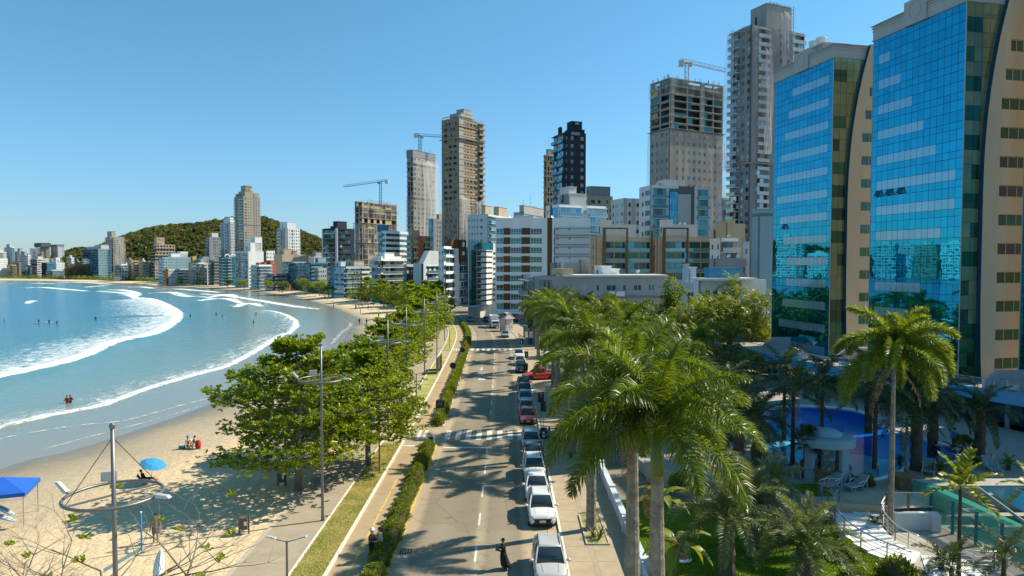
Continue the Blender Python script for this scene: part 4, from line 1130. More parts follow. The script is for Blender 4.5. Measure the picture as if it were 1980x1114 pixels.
simple('white balcony block with terracotta arches over its corner',485,500,533,512,440,36,7,'white',[(0,1,'balc',BAL(d=1.2))],[(0,.75,'balc',BAL(d=1.2,post=3)),(.75,1,'plain',dict(mat='terracotta',o=.05))],[(.2,.6,.2,.35,1.2,'terracotta'),(.2,.6,.5,.68,1.6,'terracotta'),(.2,.8,.8,.98,2.6,'terracotta')],panes=['glass_pale','glass_dark','glass_teal'])
simple('white plain block with square windows behind the terracotta arches',509,515,532,485,520,38,9,'white',[(0,1,'plain',dict(mat='darkgrey',o=.02))],[(0,1,'win',W4(3,.4))])
b = simple('white tower with a beige strip, right of the tall beige tower',537,557,581,441,560,42,17,'white',[(0,.45,'balc',BAL(d=1.0,post=1)),(.45,.75,'plain',dict(mat='beige',o=.02)),(.75,1,'plain')],[(0,.3,'win',W4(1,.2)),(.3,.42,'band',dict(hf=.7,sf=.1)),(.42,1,'win',W4(3,.4))],[(.2,.9,.05,.75,5,'white')])
simple('long sand coloured low block behind the terracotta arches',530,545,600,492,500,38,8,'sandstone',[(0,1,'plain')],[(0,.35,'plain'),(.35,1,'win',W4(8,.3,.35))],[(.3,.9,.1,.35,4),(.2,.8,.45,.6,2.5)])
simple('small white block with grey roof room beside the long low block',597,607,626,496,490,38,8,'offwhite',[(0,1,'win',W4(2,.3))],[(0,1,'win',W4(3,.3))],[(.2,.8,.3,.9,3,'grey')])
simple('low dark balcony block in front of the terracotta arches',515,530,552,530,420,36,4,'midgrey',[(0,1,'balc',BAL(d=1.2))],[(0,1,'balc',BAL(d=1.2,solid=1))],panes=DRK)
simple('teal glass low block, leftmost of the long teal seafront',546,560,592,506,430,34,8,'paleblue',[(0,1,'balc',BAL(d=.9))],[(0,1,'balc',BAL(d=.9,post=3))],panes=BLU)
simple('deep teal glass block in the middle of the long teal seafront',590,600,634,508,415,34,7,'teal',[(0,1,'glass',dict(n=5))],[(0,.65,'balc',BAL(d=.9,post=3)),(.65,1,'glass',dict(n=4))],[(.2,.8,.5,.95,3,'paleblue')],panes=['glass_teal','glass_blue','glass_teal','glass_dark'],balmat='teal')
simple('small grey block with a round roof tank beside the deep teal block',608,614,632,518,395,34,5,'grey',[(0,1,'win',W4(2))],[(0,1,'win',W4(4,.5))])
b = simple('dark navy block with white framed balcony bays',624,653,686,441,470,36,12,'navy',[(0,.08,'plain',dict(mat='lightgrey',o=.5)),(.08,.88,'balc',BAL(d=1.0,post=2)),(.88,1,'plain',dict(mat='lightgrey',o=.5))],[(0,.12,'plain'),(.12,.78,'balc',BAL(d=.5,post=1,solid=1,mw=2.5,blank=.6)),(.78,1,'plain')],[(.72,1.0,.0,.55,4.5,'navy'),(.3,.6,.2,.5,1.5,'navy')],panes=DRK)
b.mast(.2,.2,4); b.mast(.85,.2,8)
b = Bld('half built block wrapped in torn grey nets under a blue crane',687,701,768,388,520,30,16,'concrete',name='tower_under_construction',inset=2.2,db=18)
b.trimmat = 'rawbrick'
b.face('L',[(0,1,'open',dict(cols=2,fill=.3,d=.8))]); b.face('R',[(0,1,'open',dict(cols=6,fill=.35,d=.4))])
h = b.h
b.net('R',-.02,1.02,h * .80,h * 1.0,.9,'net_grey',.2,5,nz=10); b.net('R',-.03,1.03,h * .50,h * .73,1.6,'net_grey',.8,6,nz=16); b.net('R',.0,.8,h * .12,h * .50,1.3,'net_grey',1.0,7)
b.net('L',-.1,1.0,h * .5,h * .74,1.6,'net_white',.5,8,nz=14); b.net('L',-.1,1.0,h * .1,h * .49,1.8,'net_white',.5,9)
b.platform(h * .735,1.5); b.platform(h * .5,2.0); b.platform(h * .9,1.0)
p = MB()
for k in range(14): p.tube([(random.uniform(-b.a,.5),random.uniform(0,b.b),h - .2),(random.uniform(-b.a,.5),random.uniform(0,b.b),h + 1.6)],.08,4)
part('starter_bars',p,'galvanised',b.t); b.done()
crane('blue tower crane with a long jib to the west over the half built block',736,384,352,530,29,5.5,math.pi * 1.0,'crane_blue',tilt=-.14)
simple('white banded block with a blue glass prow',731,746,790,446,400,30,11,'white',[(0,.6,'glass',dict(n=5)),(.6,1,'band',dict(hf=.55,sf=.25))],[(0,.97,'band',dict(hf=.52,sf=.3)),(.97,1,'plain')],[(-.02,.5,-.02,.3,3.2,'bluewall')],panes=['glass_dark','glass_dark','glass_blue'])
simple('beige block with a tall orange panel, right of the banded block',787,797,832,455,400,30,10,'beige',[(0,1,'balc',BAL(d=1.2))],[(0,.25,'balc',BAL(d=1.2,solid=1)),(.25,.6,'plain',dict(mat='orange',o=.06)),(.6,1,'balc',BAL(d=1.2,solid=1))],[(.1,.7,.05,.5,3.0,'beige')])
simple('dark glass office slab beside the tall unfinished tower',829,838,857,423,430,34,15,'midgrey',[(0,1,'glass',dict(n=5))],[(0,.3,'plain'),(.3,1,'win',W4(3,.5))],[(.4,1.0,.6,1,3,'sandstone')],panes=['glass_teal','glass_dark','glass_blue'])
b = Bld('slim tower wrapped in long white nets with a crane on top',788,800,842,291,450,32,28,'concrete',name='tower_under_construction',inset=1.2)
b.face('L',[(0,1,'open',dict(cols=2,fill=.45,d=.7))]); b.face('R',[(0,1,'win',W4(6,.4,.5))])
h = b.h
b.house(-.02,1.03,-.02,1.02,.3,'midgrey','formwork_ring',h * .955)
b.net('R',.0,1.06,h * .33,h * .94,1.2,'net_grey',.9,13); b.net('R',.3,1.08,h * .30,h * .93,1.9,'net_white',1.8,14)
b.net('L',0,1.0,h * .30,h * .66,1.1,'net_grey',.3,15)
b.platform(h * .34,1.3); b.platform(h * .66,.7); b.platform(h * .905,.8)
p = MB()
for k in range(16):
 x,y = random.uniform(-b.a,0),random.uniform(0,b.b); p.tube([(x,y,h),(x + random.uniform(-.3,.3),y,h + random.uniform(1,3.4))],.09,4)
part('starter_bars',p,'galvanised',b.t); b.done()
crane('small blue crane with a level jib to the right atop the wrapped slim tower',812,284,263,460,22,3.5,0.35,'crane_blue')
b = Bld('tall unfinished brick tower with bare floors above and nets below',855,888,935,228,400,38,30,'rawconcrete',name='tower_under_construction',inset=.8,db=20)
b.trimmat = 'rawbrick'; b.panes = ['void','void','rawbrick']
h = b.h
b.face('L',[(0,.1,'plain'),(.1,.9,'win',W4(3,.72,.56,sf=.18)),(.9,1,'plain')]); b.face('R',[(0,.18,'plain',dict(mat='concrete')),(.18,.42,'win',W4(2,.6,.5,sf=.25)),(.42,.7,'win',W4(2,.75,.5,sf=.25)),(.7,.76,'plain'),(.76,1,'balc',BAL(d=1.6,post=1,solid=1,rh=.8,blank=.5))])
for k in range(34):
 z = h * (k % 17) / 30 + h * 13 / 30; f = random.choice(((.2,.41),(.44,.68),(.2,.41))); o = MB(); b.fb(o,'R',f[0] * b.b,f[1] * b.b,z + .15,z + 1.0,-.1,.03); part('infill_wall',o,'rawbrick',b.t)
for k in range(31):
 z = h * k / 30 - .1; o = MB(); o.box(-b.a - .15,.15,-.15,b.b * .76,z,z + .3); part('floor_slab',o,'rawconcrete',b.t)
b.house(.3,.95,.12,.6,3.4,'concrete'); b.house(.5,.92,.25,.55,6.2,'concrete','lift_housing')
p = MB()
for x in np.linspace(-b.a + .4,-.4,4):
 for y in np.linspace(.4,b.b - .4,4): p.tube([(x,y,h - .9),(x,y,h + 1.5)],.16,4)
p.box(-b.a + .2,-.2,.2,.5,h + 1.4,h + 1.75).box(-b.a + .2,-b.a + .5,.5,b.b - .2,h + 1.4,h + 1.75).box(-.5,-.2,.5,b.b - .2,h + 1.4,h + 1.75)
part('roof_frame',p,'concrete',b.t); b.platform(h * .885,1.4); b.platform(h * .955,.5)
b.net('L',-.04,1.0,h * .12,h * .535,.8,'net_grey',.3,20); b.net('R',0,.62,h * .1,h * .54,.9,'net_grey',.8,21); b.net('R',.02,.34,h * .1,h * .55,1.6,'net_white',1.2,22); b.net('R',.6,1.08,h * .2,h * .535,1.9,'net_white',.5,23)
b.done()
simple('white seafront block with beige rounded corner balconies',640,668,716,515,330,32,6,'paleblue',[(0,.3,'plain',dict(mat='bluewall',o=.02)),(.3,1,'balc',BAL(d=1.0))],[(0,.55,'balc',BAL(d=1.0,post=2)),(.55,1,'balc',BAL(d=1.6,solid=1,rh=.9,post=1))],[(.1,.5,.1,.3,2.2,'lightgrey'),(.4,.9,.4,.8,2.5,'sandstone')],panes=['glass_pale','glass_teal','glass_dark'],balmat='offwhite')
simple('wide white block with long open balconies and a roof terrace',718,736,782,500,300,28,6,'offwhite',[(0,.96,'balc',BAL(d=1.4,post=1)),(.96,1,'plain')],[(0,1,'balc',BAL(d=1.4,post=3))],[(.3,.9,.2,.6,2.5,'white'),(-.05,.8,.1,.95,1.0,'white','roof_canopy')],panes=DRK)
simple('dark corner block with railing bands beside the white balcony block',781,786,806,511,290,26,5,'grey',[(0,1,'balc',BAL(d=1.0))],[(0,1,'balc',BAL(d=1.0))],panes=DRK)
b = simple('pale grey block with a slanted glass roof and a dark fin',799,818,852,510,285,26,5,'lightgrey',[(0,.85,'plain'),(.85,1,'plain',dict(mat='navy',o=.1))],[(0,.2,'plain'),(.2,1,'balc',BAL(d=.7,post=2))],panes=['glass_teal','glass_dark'])
b_ = MB(); b_.add([(-b.a * .5,0,b.h),(0,0,b.h),(0,b.b,b.h),(-b.a * .5,b.b,b.h),(0,b.b * .35,b.h + 5.5),(0,b.b,b.h + 5.5),(-b.a * .5,b.b * .35,b.h + 5.5),(-b.a * .5,b.b,b.h + 5.5)],[(0,1,4,6),(1,2,5,4),(6,4,5,7),(3,7,5,2),(0,6,7,3)]); part('slanted_roof',b_,'lightgrey',b.t)
b = simple('white rounded balcony block with a brown tower panel and a round window',848,858,905,476,260,24,7,'white',[(0,1,'win',W4(2,.4))],[(0,.45,'balc',BAL(d=1.0,post=2,solid=1,rh=.9)),(.45,.62,'plain'),(.62,1,'balc',BAL(d=.8,post=2))],[(.2,1.0,.3,.62,2.6,'brown')],panes=['glass_teal','glass_pale','glass_dark'])
o = MB(); b.fb(o,'R',b.b * .6,b.b * .84,b.h - 6,b.h + 2.8,-.3,.9); q = part('tower_panel',o,'brown',b.t)
o = MB(); b.fb(o,'R',b.b * .67,b.b * .77,b.h - 3.3,b.h - 1.9,.9,.93); part('square_window',o,'white',q)
o = MB().tube([(.9,b.b * .72,b.h + 1.0),(.94,b.b * .72,b.h + 1.0)],1.05,20); part('round_window',o,'white',q)
b = simple('light grey block with paired roof rooms behind the teal curved block',905,944,985,414,270,22,13,'lightgrey',[(0,.55,'win',W4(4,.38,.4)),(.55,.8,'win',W4(1,.5,.4)),(.8,1,'plain')],[(0,1,'balc',BAL(d=1.4,post=1))],[(.55,.75,.1,.4,3.6,'beige'),(.72,.98,.5,.9,3.6,'beige')],panes=GRN)
b = simple('grey roofed block with raised lettering and antennas on top',993,1012,1050,410,300,24,12,'grey',[(0,1,'plain')],[(0,1,'plain')],[(.6,1.05,.0,1.0,2.8,'grey')])
b.sign('R',.42,b.h + .9,1.9,'(CCEA','lightgrey'); b.mast(.7,.5,9,b.h); b.mast(.55,.2,6,b.h)
for k in (.4,.55,.7): b.dish(.8,k,2.6)
b = Bld('thin unfinished tower peeping out behind the navy tower',1051,1057,1085,298,420,60,26,'sandstone',name='tower_under_construction',inset=.9)
b.trimmat = 'rawbrick'; b.face('L',[(0,1,'open',dict(cols=1,fill=.5,d=.5))]); b.face('R',[(0,1,'open',dict(cols=5,fill=.6,d=.6))]); b.house(.3,1,.1,.6,3,'concrete'); b.mast(.5,.2,12); b.platform(b.h * .57,1.0); b.done()
b = Bld('slim navy tower with blue balconies and white lettering on its roof block',1070,1092,1132,255,330,68,21,'navy')
b.railmat = 'glass_blue'; b.panes = ['glass_blue','glass_dark','glass_teal']; b.balmat = 'teal'
b.face('L',[(0,.3,'balc',BAL(d=1.6,post=1,rh=1.2)),(.3,.85,'balc',BAL(d=.9,post=1,rh=1.2)),(.85,1,'plain')]); b.panes = ['curtain','curtain','glass_pale']
b.face('R',[(0,.12,'win',W4(1,.6,.45)),(.12,.26,'plain'),(.26,.42,'win',W4(1,.8,.5)),(.42,.72,'win',W4(2,.1,.15,sf=.5)),(.72,.92,'win',W4(1,.8,.5)),(.92,1,'plain')])
b.house(.5,.98,.28,.95,1.6,'navy'); o = b.house(.55,.95,.34,.84,5.4,'navy','roof_block'); b.sign('R',.58,b.h + 4.0,1.3,'ABC')
o = MB(); b.fb(o,'R',b.b * .28,b.b * .7,b.h - 1.2,b.h + .3,.01,.05); part('window_band',o,'glass_pale',b.t)
for k in (.15,.27): b.tank(k,.2,.7,5,'navy')
b.done()
simple('beige block with a dark mansard roof behind the glazed terrace block',1128,1138,1184,378,300,70,13,'sandstone',[(0,1,'win',W4(2))],[(0,.35,'win',W4(1,.5)),(.35,.7,'win',W4(2,.6)),(.7,1,'win',W4(2,.4))],[(.1,.9,.08,.92,4.0,'midgrey','mansard_roof')],panes=DRK)
b = simple('white block with glazed corner terraces and a beige stair tower',1055,1080,1172,395,240,62,12,'white',[(0,.35,'win',W4(1,.5)),(.35,.5,'plain',dict(mat='bronze',o=.03)),(.5,1,'glass',dict(n=4,rows=1,m=3))],[(0,.48,'balc',BAL(d=.6,post=1,mw=1.2,blank=0)),(.48,.6,'win',W4(1,.6)),(.6,1,'balc',BAL(d=1.2,post=1))],[(.0,.9,.26,.6,4.0,'offwhite'),(.1,.8,.26,.42,6.5,'offwhite')],panes=['glass_pale','glass_pale','glass_pale','glass_blue'])
simple('grey and beige block with small windows between mansard and glass blocks',1181,1206,1237,383,270,68,12,'lightgrey',[(0,1,'win',W4(3,.35,.4))],[(0,.2,'plain',dict(mat='grey',o=.02)),(.2,.5,'win',W4(1,.5,.45)),(.5,.7,'plain',dict(mat='grey',o=.04)),(.7,1,'win',W4(1,.6,.45))],panes=DRK)
b = Bld('pale block with green glass bays and a mirror glass spine',1235,1257,1374,358,250,74,12,'lightgrey')
b.panes = BLU; b.railmat = 'glass_teal'; b.face('L',[(0,.15,'plain'),(.15,.5,'win',W4(1,.5,.4)),(.5,1,'win',W4(1,.85,.5))])
b.panes = GRN; b.face('R',[(0,.03,'plain'),(.03,.27,'balc',BAL(d=.9,post=1,blank=0)),(.27,.30,'plain'),(.3,.45,'glass',dict(n=4,m=0)),(.45,.72,'plain',dict(mat='darkgrey',o=-.05)),(.72,.76,'plain'),(.76,.96,'balc',BAL(d=.9,post=1,blank=0)),(.96,1,'plain')])
o = MB(); b.fb(o,'R',b.b * .43,b.b * .64,b.h * .2,b.h - 3,-.1,.8); part('wall_slab',o,'grey',b.t)
o = MB()
for i in range(5):
 for j in range(14): b.fq(o,'R',b.b * (.3 + .13 * i / 5) + .05,b.b * (.3 + .13 * (i + 1) / 5) - .05,b.h * (.25 + .05 * j) + .05,b.h * (.25 + .05 * (j + 1)) - .05,.55)
part('mirror_glazing',o,'glass_blue',b.t); o = MB(); b.fb(o,'R',b.b * .3,b.b * .43,b.h * .25,b.h * .97,-.1,.5); part('spine',o,'teal',b.t)
b.house(.1,.7,.28,.62,2.4,'offwhite'); b.tank(.3,.25,.8,2.2,'white'); b.done()
b = Bld('broad unfinished tower draped in a tan net with bare green floors on top',1255,1293,1395,150,300,62,26,'concrete',name='tower_under_construction',inset=2.4,core='void_teal')
b.trimmat = 'glass_green'; h = b.h
b.face('L',[(0,1,'open',dict(cols=2,fill=.22,d=.3))],7,h * .77,h); b.face('R',[(0,.06,'plain'),(.06,.58,'open',dict(cols=2,fill=.22,d=.3)),(.58,.62,'plain'),(.62,1,'open',dict(cols=2,fill=.22,d=.3))],7,h * .77,h)
b.panes = DRK
b.w.box(-b.a + .3,-.3,.3,b.b - .3,0,h * .765)
b.face('L',[(0,1,'win',W4(4,.4,.45))],20,0.01,h * .77); b.face('R',[(0,.08,'plain'),(.08,.3,'win',W4(2,.3,.4)),(.3,.6,'win',W4(3,.5,.45)),(.6,1,'win',W4(4,.4,.4))],20,0.01,h * .77)
b.net('R',-.02,1.0,h * .2,h * .775,.9,'net_grey',.3,31,nx=40); b.net('R',.68,1.02,h * .22,h * .7,1.6,'net_grey',.6,34); b.net('L',-.04,1.0,h * .2,h * .775,.9,'net_grey',.3,32); b.net('R',-.02,1.02,h * .925,h * 1.0,.9,'net_grey',.1,33,nz=8); b.net('L',-.04,1,h * .925,h * 1.0,.9,'net_grey',.1,35,nz=8)
v,f = [],[]
for i in range(21):
 t = i / 20; z = h * (.30 + .44 * t); o_ = 4.2 * math.sin(math.pi * min(1,t * .9 + .12)) ** .7
 for j in range(5): v.append((.6 + .4 * math.sin(j * 2 + i * .5),b.b + .2 + o_ * j / 4,z))
for i in range(20):
 for j in range(4): k = i * 5 + j; f.append((k,k + 1,k + 6,k + 5))
part('blown_net',MB().add(v,f),'net_white',b.t,True)
b.platform(h * .775,1.0); b.platform(h * .28,.9)
p = MB()
for k in range(30):
 x,y = (random.uniform(-b.a,0),0) if k % 2 else (0,random.uniform(0,b.b)); p.tube([(x,y,h - .2),(x + .5,y - .5,h + 1.2),(x + .8,y - .8,h + 1.3)],.07,4)
part('starter_bars',p,'crane_blue',b.t); b.done()
crane('white tower crane with a lowered jib atop the draped tower',1328,142,122,312,18,3.2,-.1,'crane_white',tilt=-.26)
b = Bld('tallest grey tower shrouded in dark nets, with a roof shaft',1409,1447,1549,47,250,66,34,'midgrey',name='tower_under_construction',inset=.6)
b.balmat = 'lightgrey'; b.panes = ['glass_dark','void','glass_pale']; h = b.h
b.face('L',[(0,.5,'balc',BAL(d=1.8,post=1,rh=1.0)),(.5,1,'win',W4(2,.6,.5))]); b.face('R',[(0,.12,'plain'),(.12,.34,'balc',BAL(d=.7,post=1,solid=1)),(.34,.5,'plain'),(.5,.75,'win',W4(2,.5,.5)),(.75,1,'balc',BAL(d=.9,post=1,solid=1))])
b.house(.2,.98,.28,.74,8.6,'concrete','roof_shaft')
b.net('R',0,.62,h * .52,h * .995,.8,'net_grey',.3,41,nx=36,nz=46); b.net('L',.3,1.0,h * .52,h * 1.0,.8,'net_grey',.3,42); b.net('R',.5,.78,h * .6,h * 1.06,1.2,'net_white',.3,44); b.net('L',-.08,.4,h * .5,h * 1.0,2.3,'net_white',.2,43)
b.net('R',.2,.32,h * .55,h * .92,1.7,'net_white',.9,45)
b.platform(h * .515,1.6); p = MB()
for k in range(20): y = b.b * random.uniform(.28,.74); p.tube([(-.2,y,h + 8.4),(.6,y,h + 9.2)],.07,4)
part('starter_bars',p,'galvanised',b.t)
o = MB(); x = -b.a * .3; y = b.b * .88
for k in range(9):
 o.tube([(x - .6,y,h + k * 1.3 - 1),(x + .6,y,h + k * 1.3 - 1)],.1,4)
 for dx in (-.6,.6): o.tube([(x + dx,y,h + k * 1.3 - 1),(x + dx,y,h + (k + 1) * 1.3 - 1)],.12,4)
part('hoist_mast',o,'crane_blue',b.t)
o = MB(); b.fb(o,'R',b.b * .42,b.b * .72,h * .80,h * .81,.2,1.6); part('hoist_stage',o,'midgrey',b.t); b.done()
simple('beige tower with a white square sign and water tanks, before the grey shrouded tower',1384,1404,1440,432,215,75,9,'tan',[(0,1,'plain')],[(0,1,'plain')],[(.1,.9,.1,.5,.8,'tan')])
b = simple('white block with rounded balcony front beside the beige tower',1372,1393,1441,460,180,78,8,'offwhite',[(0,1,'win',W4(2,.3))],[(0,.72,'balc',BAL(d=1.3,post=1,solid=1,rh=1.1,blank=0)),(.72,1,'plain',dict(mat='sandstone',o=.03))],panes=DRK); b.dish(.6,.5)
simple('pale windowless slab beside the glass hotel',1453,1466,1496,412,165,78,9,'paleblue',[(0,1,'plain')],[(0,1,'plain')],[(.0,1.0,.0,1.0,.9,'paleblue')])
simple('grey pale block with white shutters left of the windowless slab',1437,1450,1470,467,170,78,7,'lightgrey',[(0,1,'win',W4(1,.4))],[(0,1,'win',W4(1,.3))])
simple('white far block with balconies glimpsed left of the grey tower',1385,1396,1412,382,290,75,11,'lightgrey',[(0,1,'win',W4(3,.3))],[(0,1,'balc',BAL(d=1.2))])
b = simple('slate blue low block with satellite dishes',1371,1381,1443,500,160,78,5,'midgrey',[(0,1,'plain')],[(0,.2,'plain'),(.2,.7,'win',W4(2,.3,.4)),(.7,1,'win',W4(2,.4,.4))],panes=DRK)
for k in (.1,.5,.8): b.dish(.7,k)
def twin(label,xl,xc,xr,frame0,frame1):
 b = Bld(label,xl,xc,xr,458,225,80,7,'beige',par=1.6); b.railmat = 'rail_glass'; b.panes = ['glass_teal','glass_green','glass_dark','glass_blue']; b.balmat = 'sandstone'
 b.face('L',[(0,.3,'plain'),(.3,.8,'win',W4(1,.4,.4)),(.8,1,'plain')])
 b.face('R',[(0,.10,'plain'),(.10,.56,'balc',BAL(d=1.2,post=2,rh=1.1,blank=0,sep=1,mw=2.2)),(.56,1,'balc',BAL(d=1.2,post=2,rh=1.1,blank=0,sep=1,mw=2.2))])
 o = MB(); b.fb(o,'R',b.b * frame0,b.b * frame0 + .9,0,b.h + 3.0,1.25,1.9); b.fb(o,'R',b.b * frame1 - .5,b.b * frame1,0,b.h + 2.5,1.25,1.8); b.fb(o,'R',b.b * frame0 + .9,b.b * frame1,b.h + 2.5,b.h + 3.0,1.25,1.8)
 part('facade_frame',o,'bronze',b.t)
 o = MB(); b.fb(o,'R',b.b - .5,b.b,0,b.h + 2.2,1.25,1.9); part('facade_fin',o,'bronze',b.t)
 b.house(.2,.8,.3,.75,4.0,'offwhite'); b.house(.3,.8,.12,.3,5.5,'offwhite'); b.dish(.2,.5,4.0); b.dish(.2,.8,0); b.dish(.25,.58,4.0)
 return b.done()
twin('beige balcony block with a bronze frame, beside the brown panelled block',1140,1152,1258,.1,.55)
twin('beige balcony block with a bronze frame, second from the brown panelled block',1259,1270,1378,.07,.52)
b = Bld('teal glass block with white curved balconies at the road bend',905,914,960,468,205,20,10,'lightgrey',zb=4.0,par=2.4)
b.panes = ['glass_teal','glass_green','glass_dark']; b.railmat = 'glass_teal'; b.balmat = 'white'
b.face('L',[(0,1,'glass',dict(n=3))]); b.face('R',[(0,.16,'glass',dict(n=2,m=1)),(.16,.62,'balc',BAL(d=1.5,post=1,solid=1,rh=.9,blank=0,sep=1)),(.62,.8,'plain',dict(mat='navy',o=.1)),(.8,1,'win',W4(1,.5))])
o = MB(); o.box(-b.a,.4,-.4,b.b * .8,b.h - 2.2,b.h + .1); part('glass_crown',o,'glass_teal',b.t)
o = MB(); o.box(-b.a - 1,2.0,-2,7,3.7,4.1); part('entrance_canopy',o,'lightgrey',b.t); b.done()
b = Bld('white block with brown panels and wide windows beside the road',958,1141,1141,421,195,4,9,'white',db=16,par=2.6,zb=3.0)
b.panes = ['glass_teal','glass_teal','glass_green','glass_dark']
a = b.a; fhh = (b.h - b.par - b.zb) / 9
segs = []
WN = dict(sep=1,mull=4,low=.3,hf=.62,sf=.22,wf=.96,glass=['glass_teal','glass_teal','glass_dark','glass_green'])
b.face('L',[(.0,.085,'win',dict(WN,mull=2)),(.085,.16,'plain',dict(o=-.1)),(.16,.275,'win',WN),(.275,.37,'plain',dict(o=-.1)),(.37,.495,'win',WN),(.495,.55,'plain'),(.55,.6,'plain',dict(mat='brown',o=.06)),(.6,.625,'plain'),(.625,1,'plain',dict(o=-.2))])
for f in range(9):
 z = b.zb + fhh * f
 for f0,f1 in ((.085,.16),(.275,.37)):
  o = MB(); b.fb(o,'L',f0 * a,f1 * a,z + .2 * fhh,z + .9 * fhh,-.1,.03); part('brown_panel',o,'brown',b.t)
 o = MB(); b.fb(o,'L',.63 * a,1.0 * a,z + .15 * fhh,z + .82 * fhh,-.2,.25); q = part('blank_balcony',o,'lightgrey',b.t)
 o = MB(); b.fb(o,'L',.625 * a,1.0 * a,z + .10 * fhh,z + .15 * fhh,-.2,.3); b.fb(o,'L',.622 * a,.63 * a,z + .10 * fhh,z + .86 * fhh,-.2,.3); b.fb(o,'L',.63 * a,1.0 * a,z + .82 * fhh,z + .86 * fhh,-.2,.32); part('dark_rim',o,'brown',q)
 for x in (.645,.775):
  o = MB(); b.fb(o,'L',x * a,(x + .018) * a,z + .66 * fhh,z + .82 * fhh,.2,.27); part('vent_window',o,'glass_dark',q)
 o = MB(); b.fb(o,'L',0,.5 * a,z - .04 * fhh,z + .17 * fhh,-.05,.12); part('white_band',o,'white',b.t)
b.face('R',[(0,1,'plain')])
b.house(.2,.4,.3,.8,.8,'lightgrey'); b.dish(.15,.2); b.dish(.6,.3)
o = MB(); b.fb(o,'L',-.4,a,2.4,3.0,-.3,2.2); part('ground_floor_canopy',o,'white',b.t)
o = MB(); b.fb(o,'L',.05 * a,.95 * a,.2,2.3,-.1,1.2); part('shop_front',o,'glass_dark',b.t); b.done()
b = simple('grey blue stair block with a roof mast in front of the brown panelled block',1064,1073,1121,508,150,80,6,'midgrey',[(0,1,'plain')],[(0,1,'plain')]); b.mast(.5,.7,3.0)
o = MB(); b.fb(o,'R',b.b * .22,b.b * .34,b.h - 4.5,b.h + .3,0,.4); part('pilaster',o,'grey',b.t); o = MB(); b.fb(o,'R',b.b * .62,b.b * .7,b.h - 1.9,b.h - 1.6,.0,.03); b.fb(o,'R',b.b * .62,b.b * .7,b.h - 2.4,b.h - 2.1,.0,.03); part('vent',o,'void',b.t)
b = simple('beige stair block beside the grey blue one',1120,1121,1138,502,152,82,6,'sandstone',[(0,1,'plain')],[(0,.7,'plain'),(.7,1,'plain',dict(mat='tan',o=.1))],da=8)
b = Bld('long low grey and white house row with an attic terrace above the palms',1012,1031,1289,535,140,82,4,'grey',par=.9,da=10)
b.panes = ['glass_pale','glass_teal','glass_dark']; Z = b.h - .9; fhh = Z / 4
WQ = lambda n,wf,**k: dict(sep=1,n=n,wf=wf,hf=.38,sf=.36,mull=k.pop('mull',2),glass=['glass_teal','glass_pale','glass_dark'],**k)
b.face('L',[(0,1,'balc',BAL(d=1.2,post=2))])
b.face('R',[(0,.07,'plain'),(.07,.18,'win',WQ(1,.3)),(.18,.32,'win',WQ(1,.5)),(.32,.44,'win',WQ(1,.5)),(.44,.52,'win',WQ(1,.25,mull=1)),(.52,.64,'win',WQ(1,.6)),(.64,.72,'win',WQ(1,.3,mull=1)),(.72,.84,'win',WQ(1,.5)),(.84,.93,'win',WQ(1,.5)),(.93,1,'plain')])
for k in range(1,4):
 o = MB(); b.fb(o,'R',0,b.b,k * fhh - .25,k * fhh + .1,-.05,.25); part('string_course',o,'band_brown',b.t)
for k in (1,2,3):
 for f in (.2,.55):
  o = MB(); b.fb(o,'R',b.b * f,b.b * (f + .12),k * fhh + .1,k * fhh + .25,.0,1.1); b.fb(o,'R',b.b * f,b.b * (f + .12),k * fhh + .25,k * fhh + 1.1,1.02,1.08); part('balcony',o,'white',b.t)
o = MB(); b.fb(o,'R',b.b * .22,b.b * .995,b.h - .02,b.h + .35,-7,.9); part('roof_slab',o,'white',b.t)
b.house(.2,.7,.55,.62,2.0,'white'); b.house(.3,.7,.65,.68,1.4,'white'); b.dish(.5,.86,.3)
o = MB(); b.fb(o,'R',b.b * .17,b.b * .30,b.h + .35,b.h + 1.6,-5,-.6); part('thatched_roof',o,'tan',b.t)
for k in range(3):
 o = MB(); b.fb(o,'R',b.b * (.055 + .03 * k),b.b * (.072 + .03 * k),b.h - 6.5,b.h - .6,.0,.8); part('drain_pillar',o,'midgrey',b.t)
b.done()
b = Bld('white block with an open balcony storey behind the garden trees',1342,1352,1482,541,120,82,3,'white',par=.8,da=10); fhh = (b.h - .8) / 3
b.panes = ['glass_teal','glass_dark','glass_green']
b.face('L',[(0,1,'plain')]); b.face('R',[(0,.08,'plain'),(.08,.30,'win',dict(sep=1,n=2,wf=.6,hf=.6,sf=.15,mull=2)),(.30,.55,'win',dict(sep=1,n=1,wf=.8,hf=.5,sf=.2,mull=4)),(.55,.8,'plain'),(.8,.95,'win',dict(sep=1,n=1,wf=.5,hf=.2,sf=.4,mull=2)),(.95,1,'plain')])
o = MB(); b.fb(o,'R',0,b.b * .75,fhh * 2 - .1,fhh * 2 + .12,0,1.4); q = part('balcony',o,'white',b.t); o = MB(); b.fb(o,'R',.05,b.b * .75,fhh * 2 + .2,fhh * 2 + 1.1,1.32,1.36); part('glass_rail',o,'rail_glass',q)
o = MB(); b.fb(o,'R',-.3,b.b * .8,b.h - .1,b.h + .3,-3,1.8); part('roof_slab',o,'white',b.t)
b.house(.1,.9,.15,.62,1.9,'bluewall'); b.done()
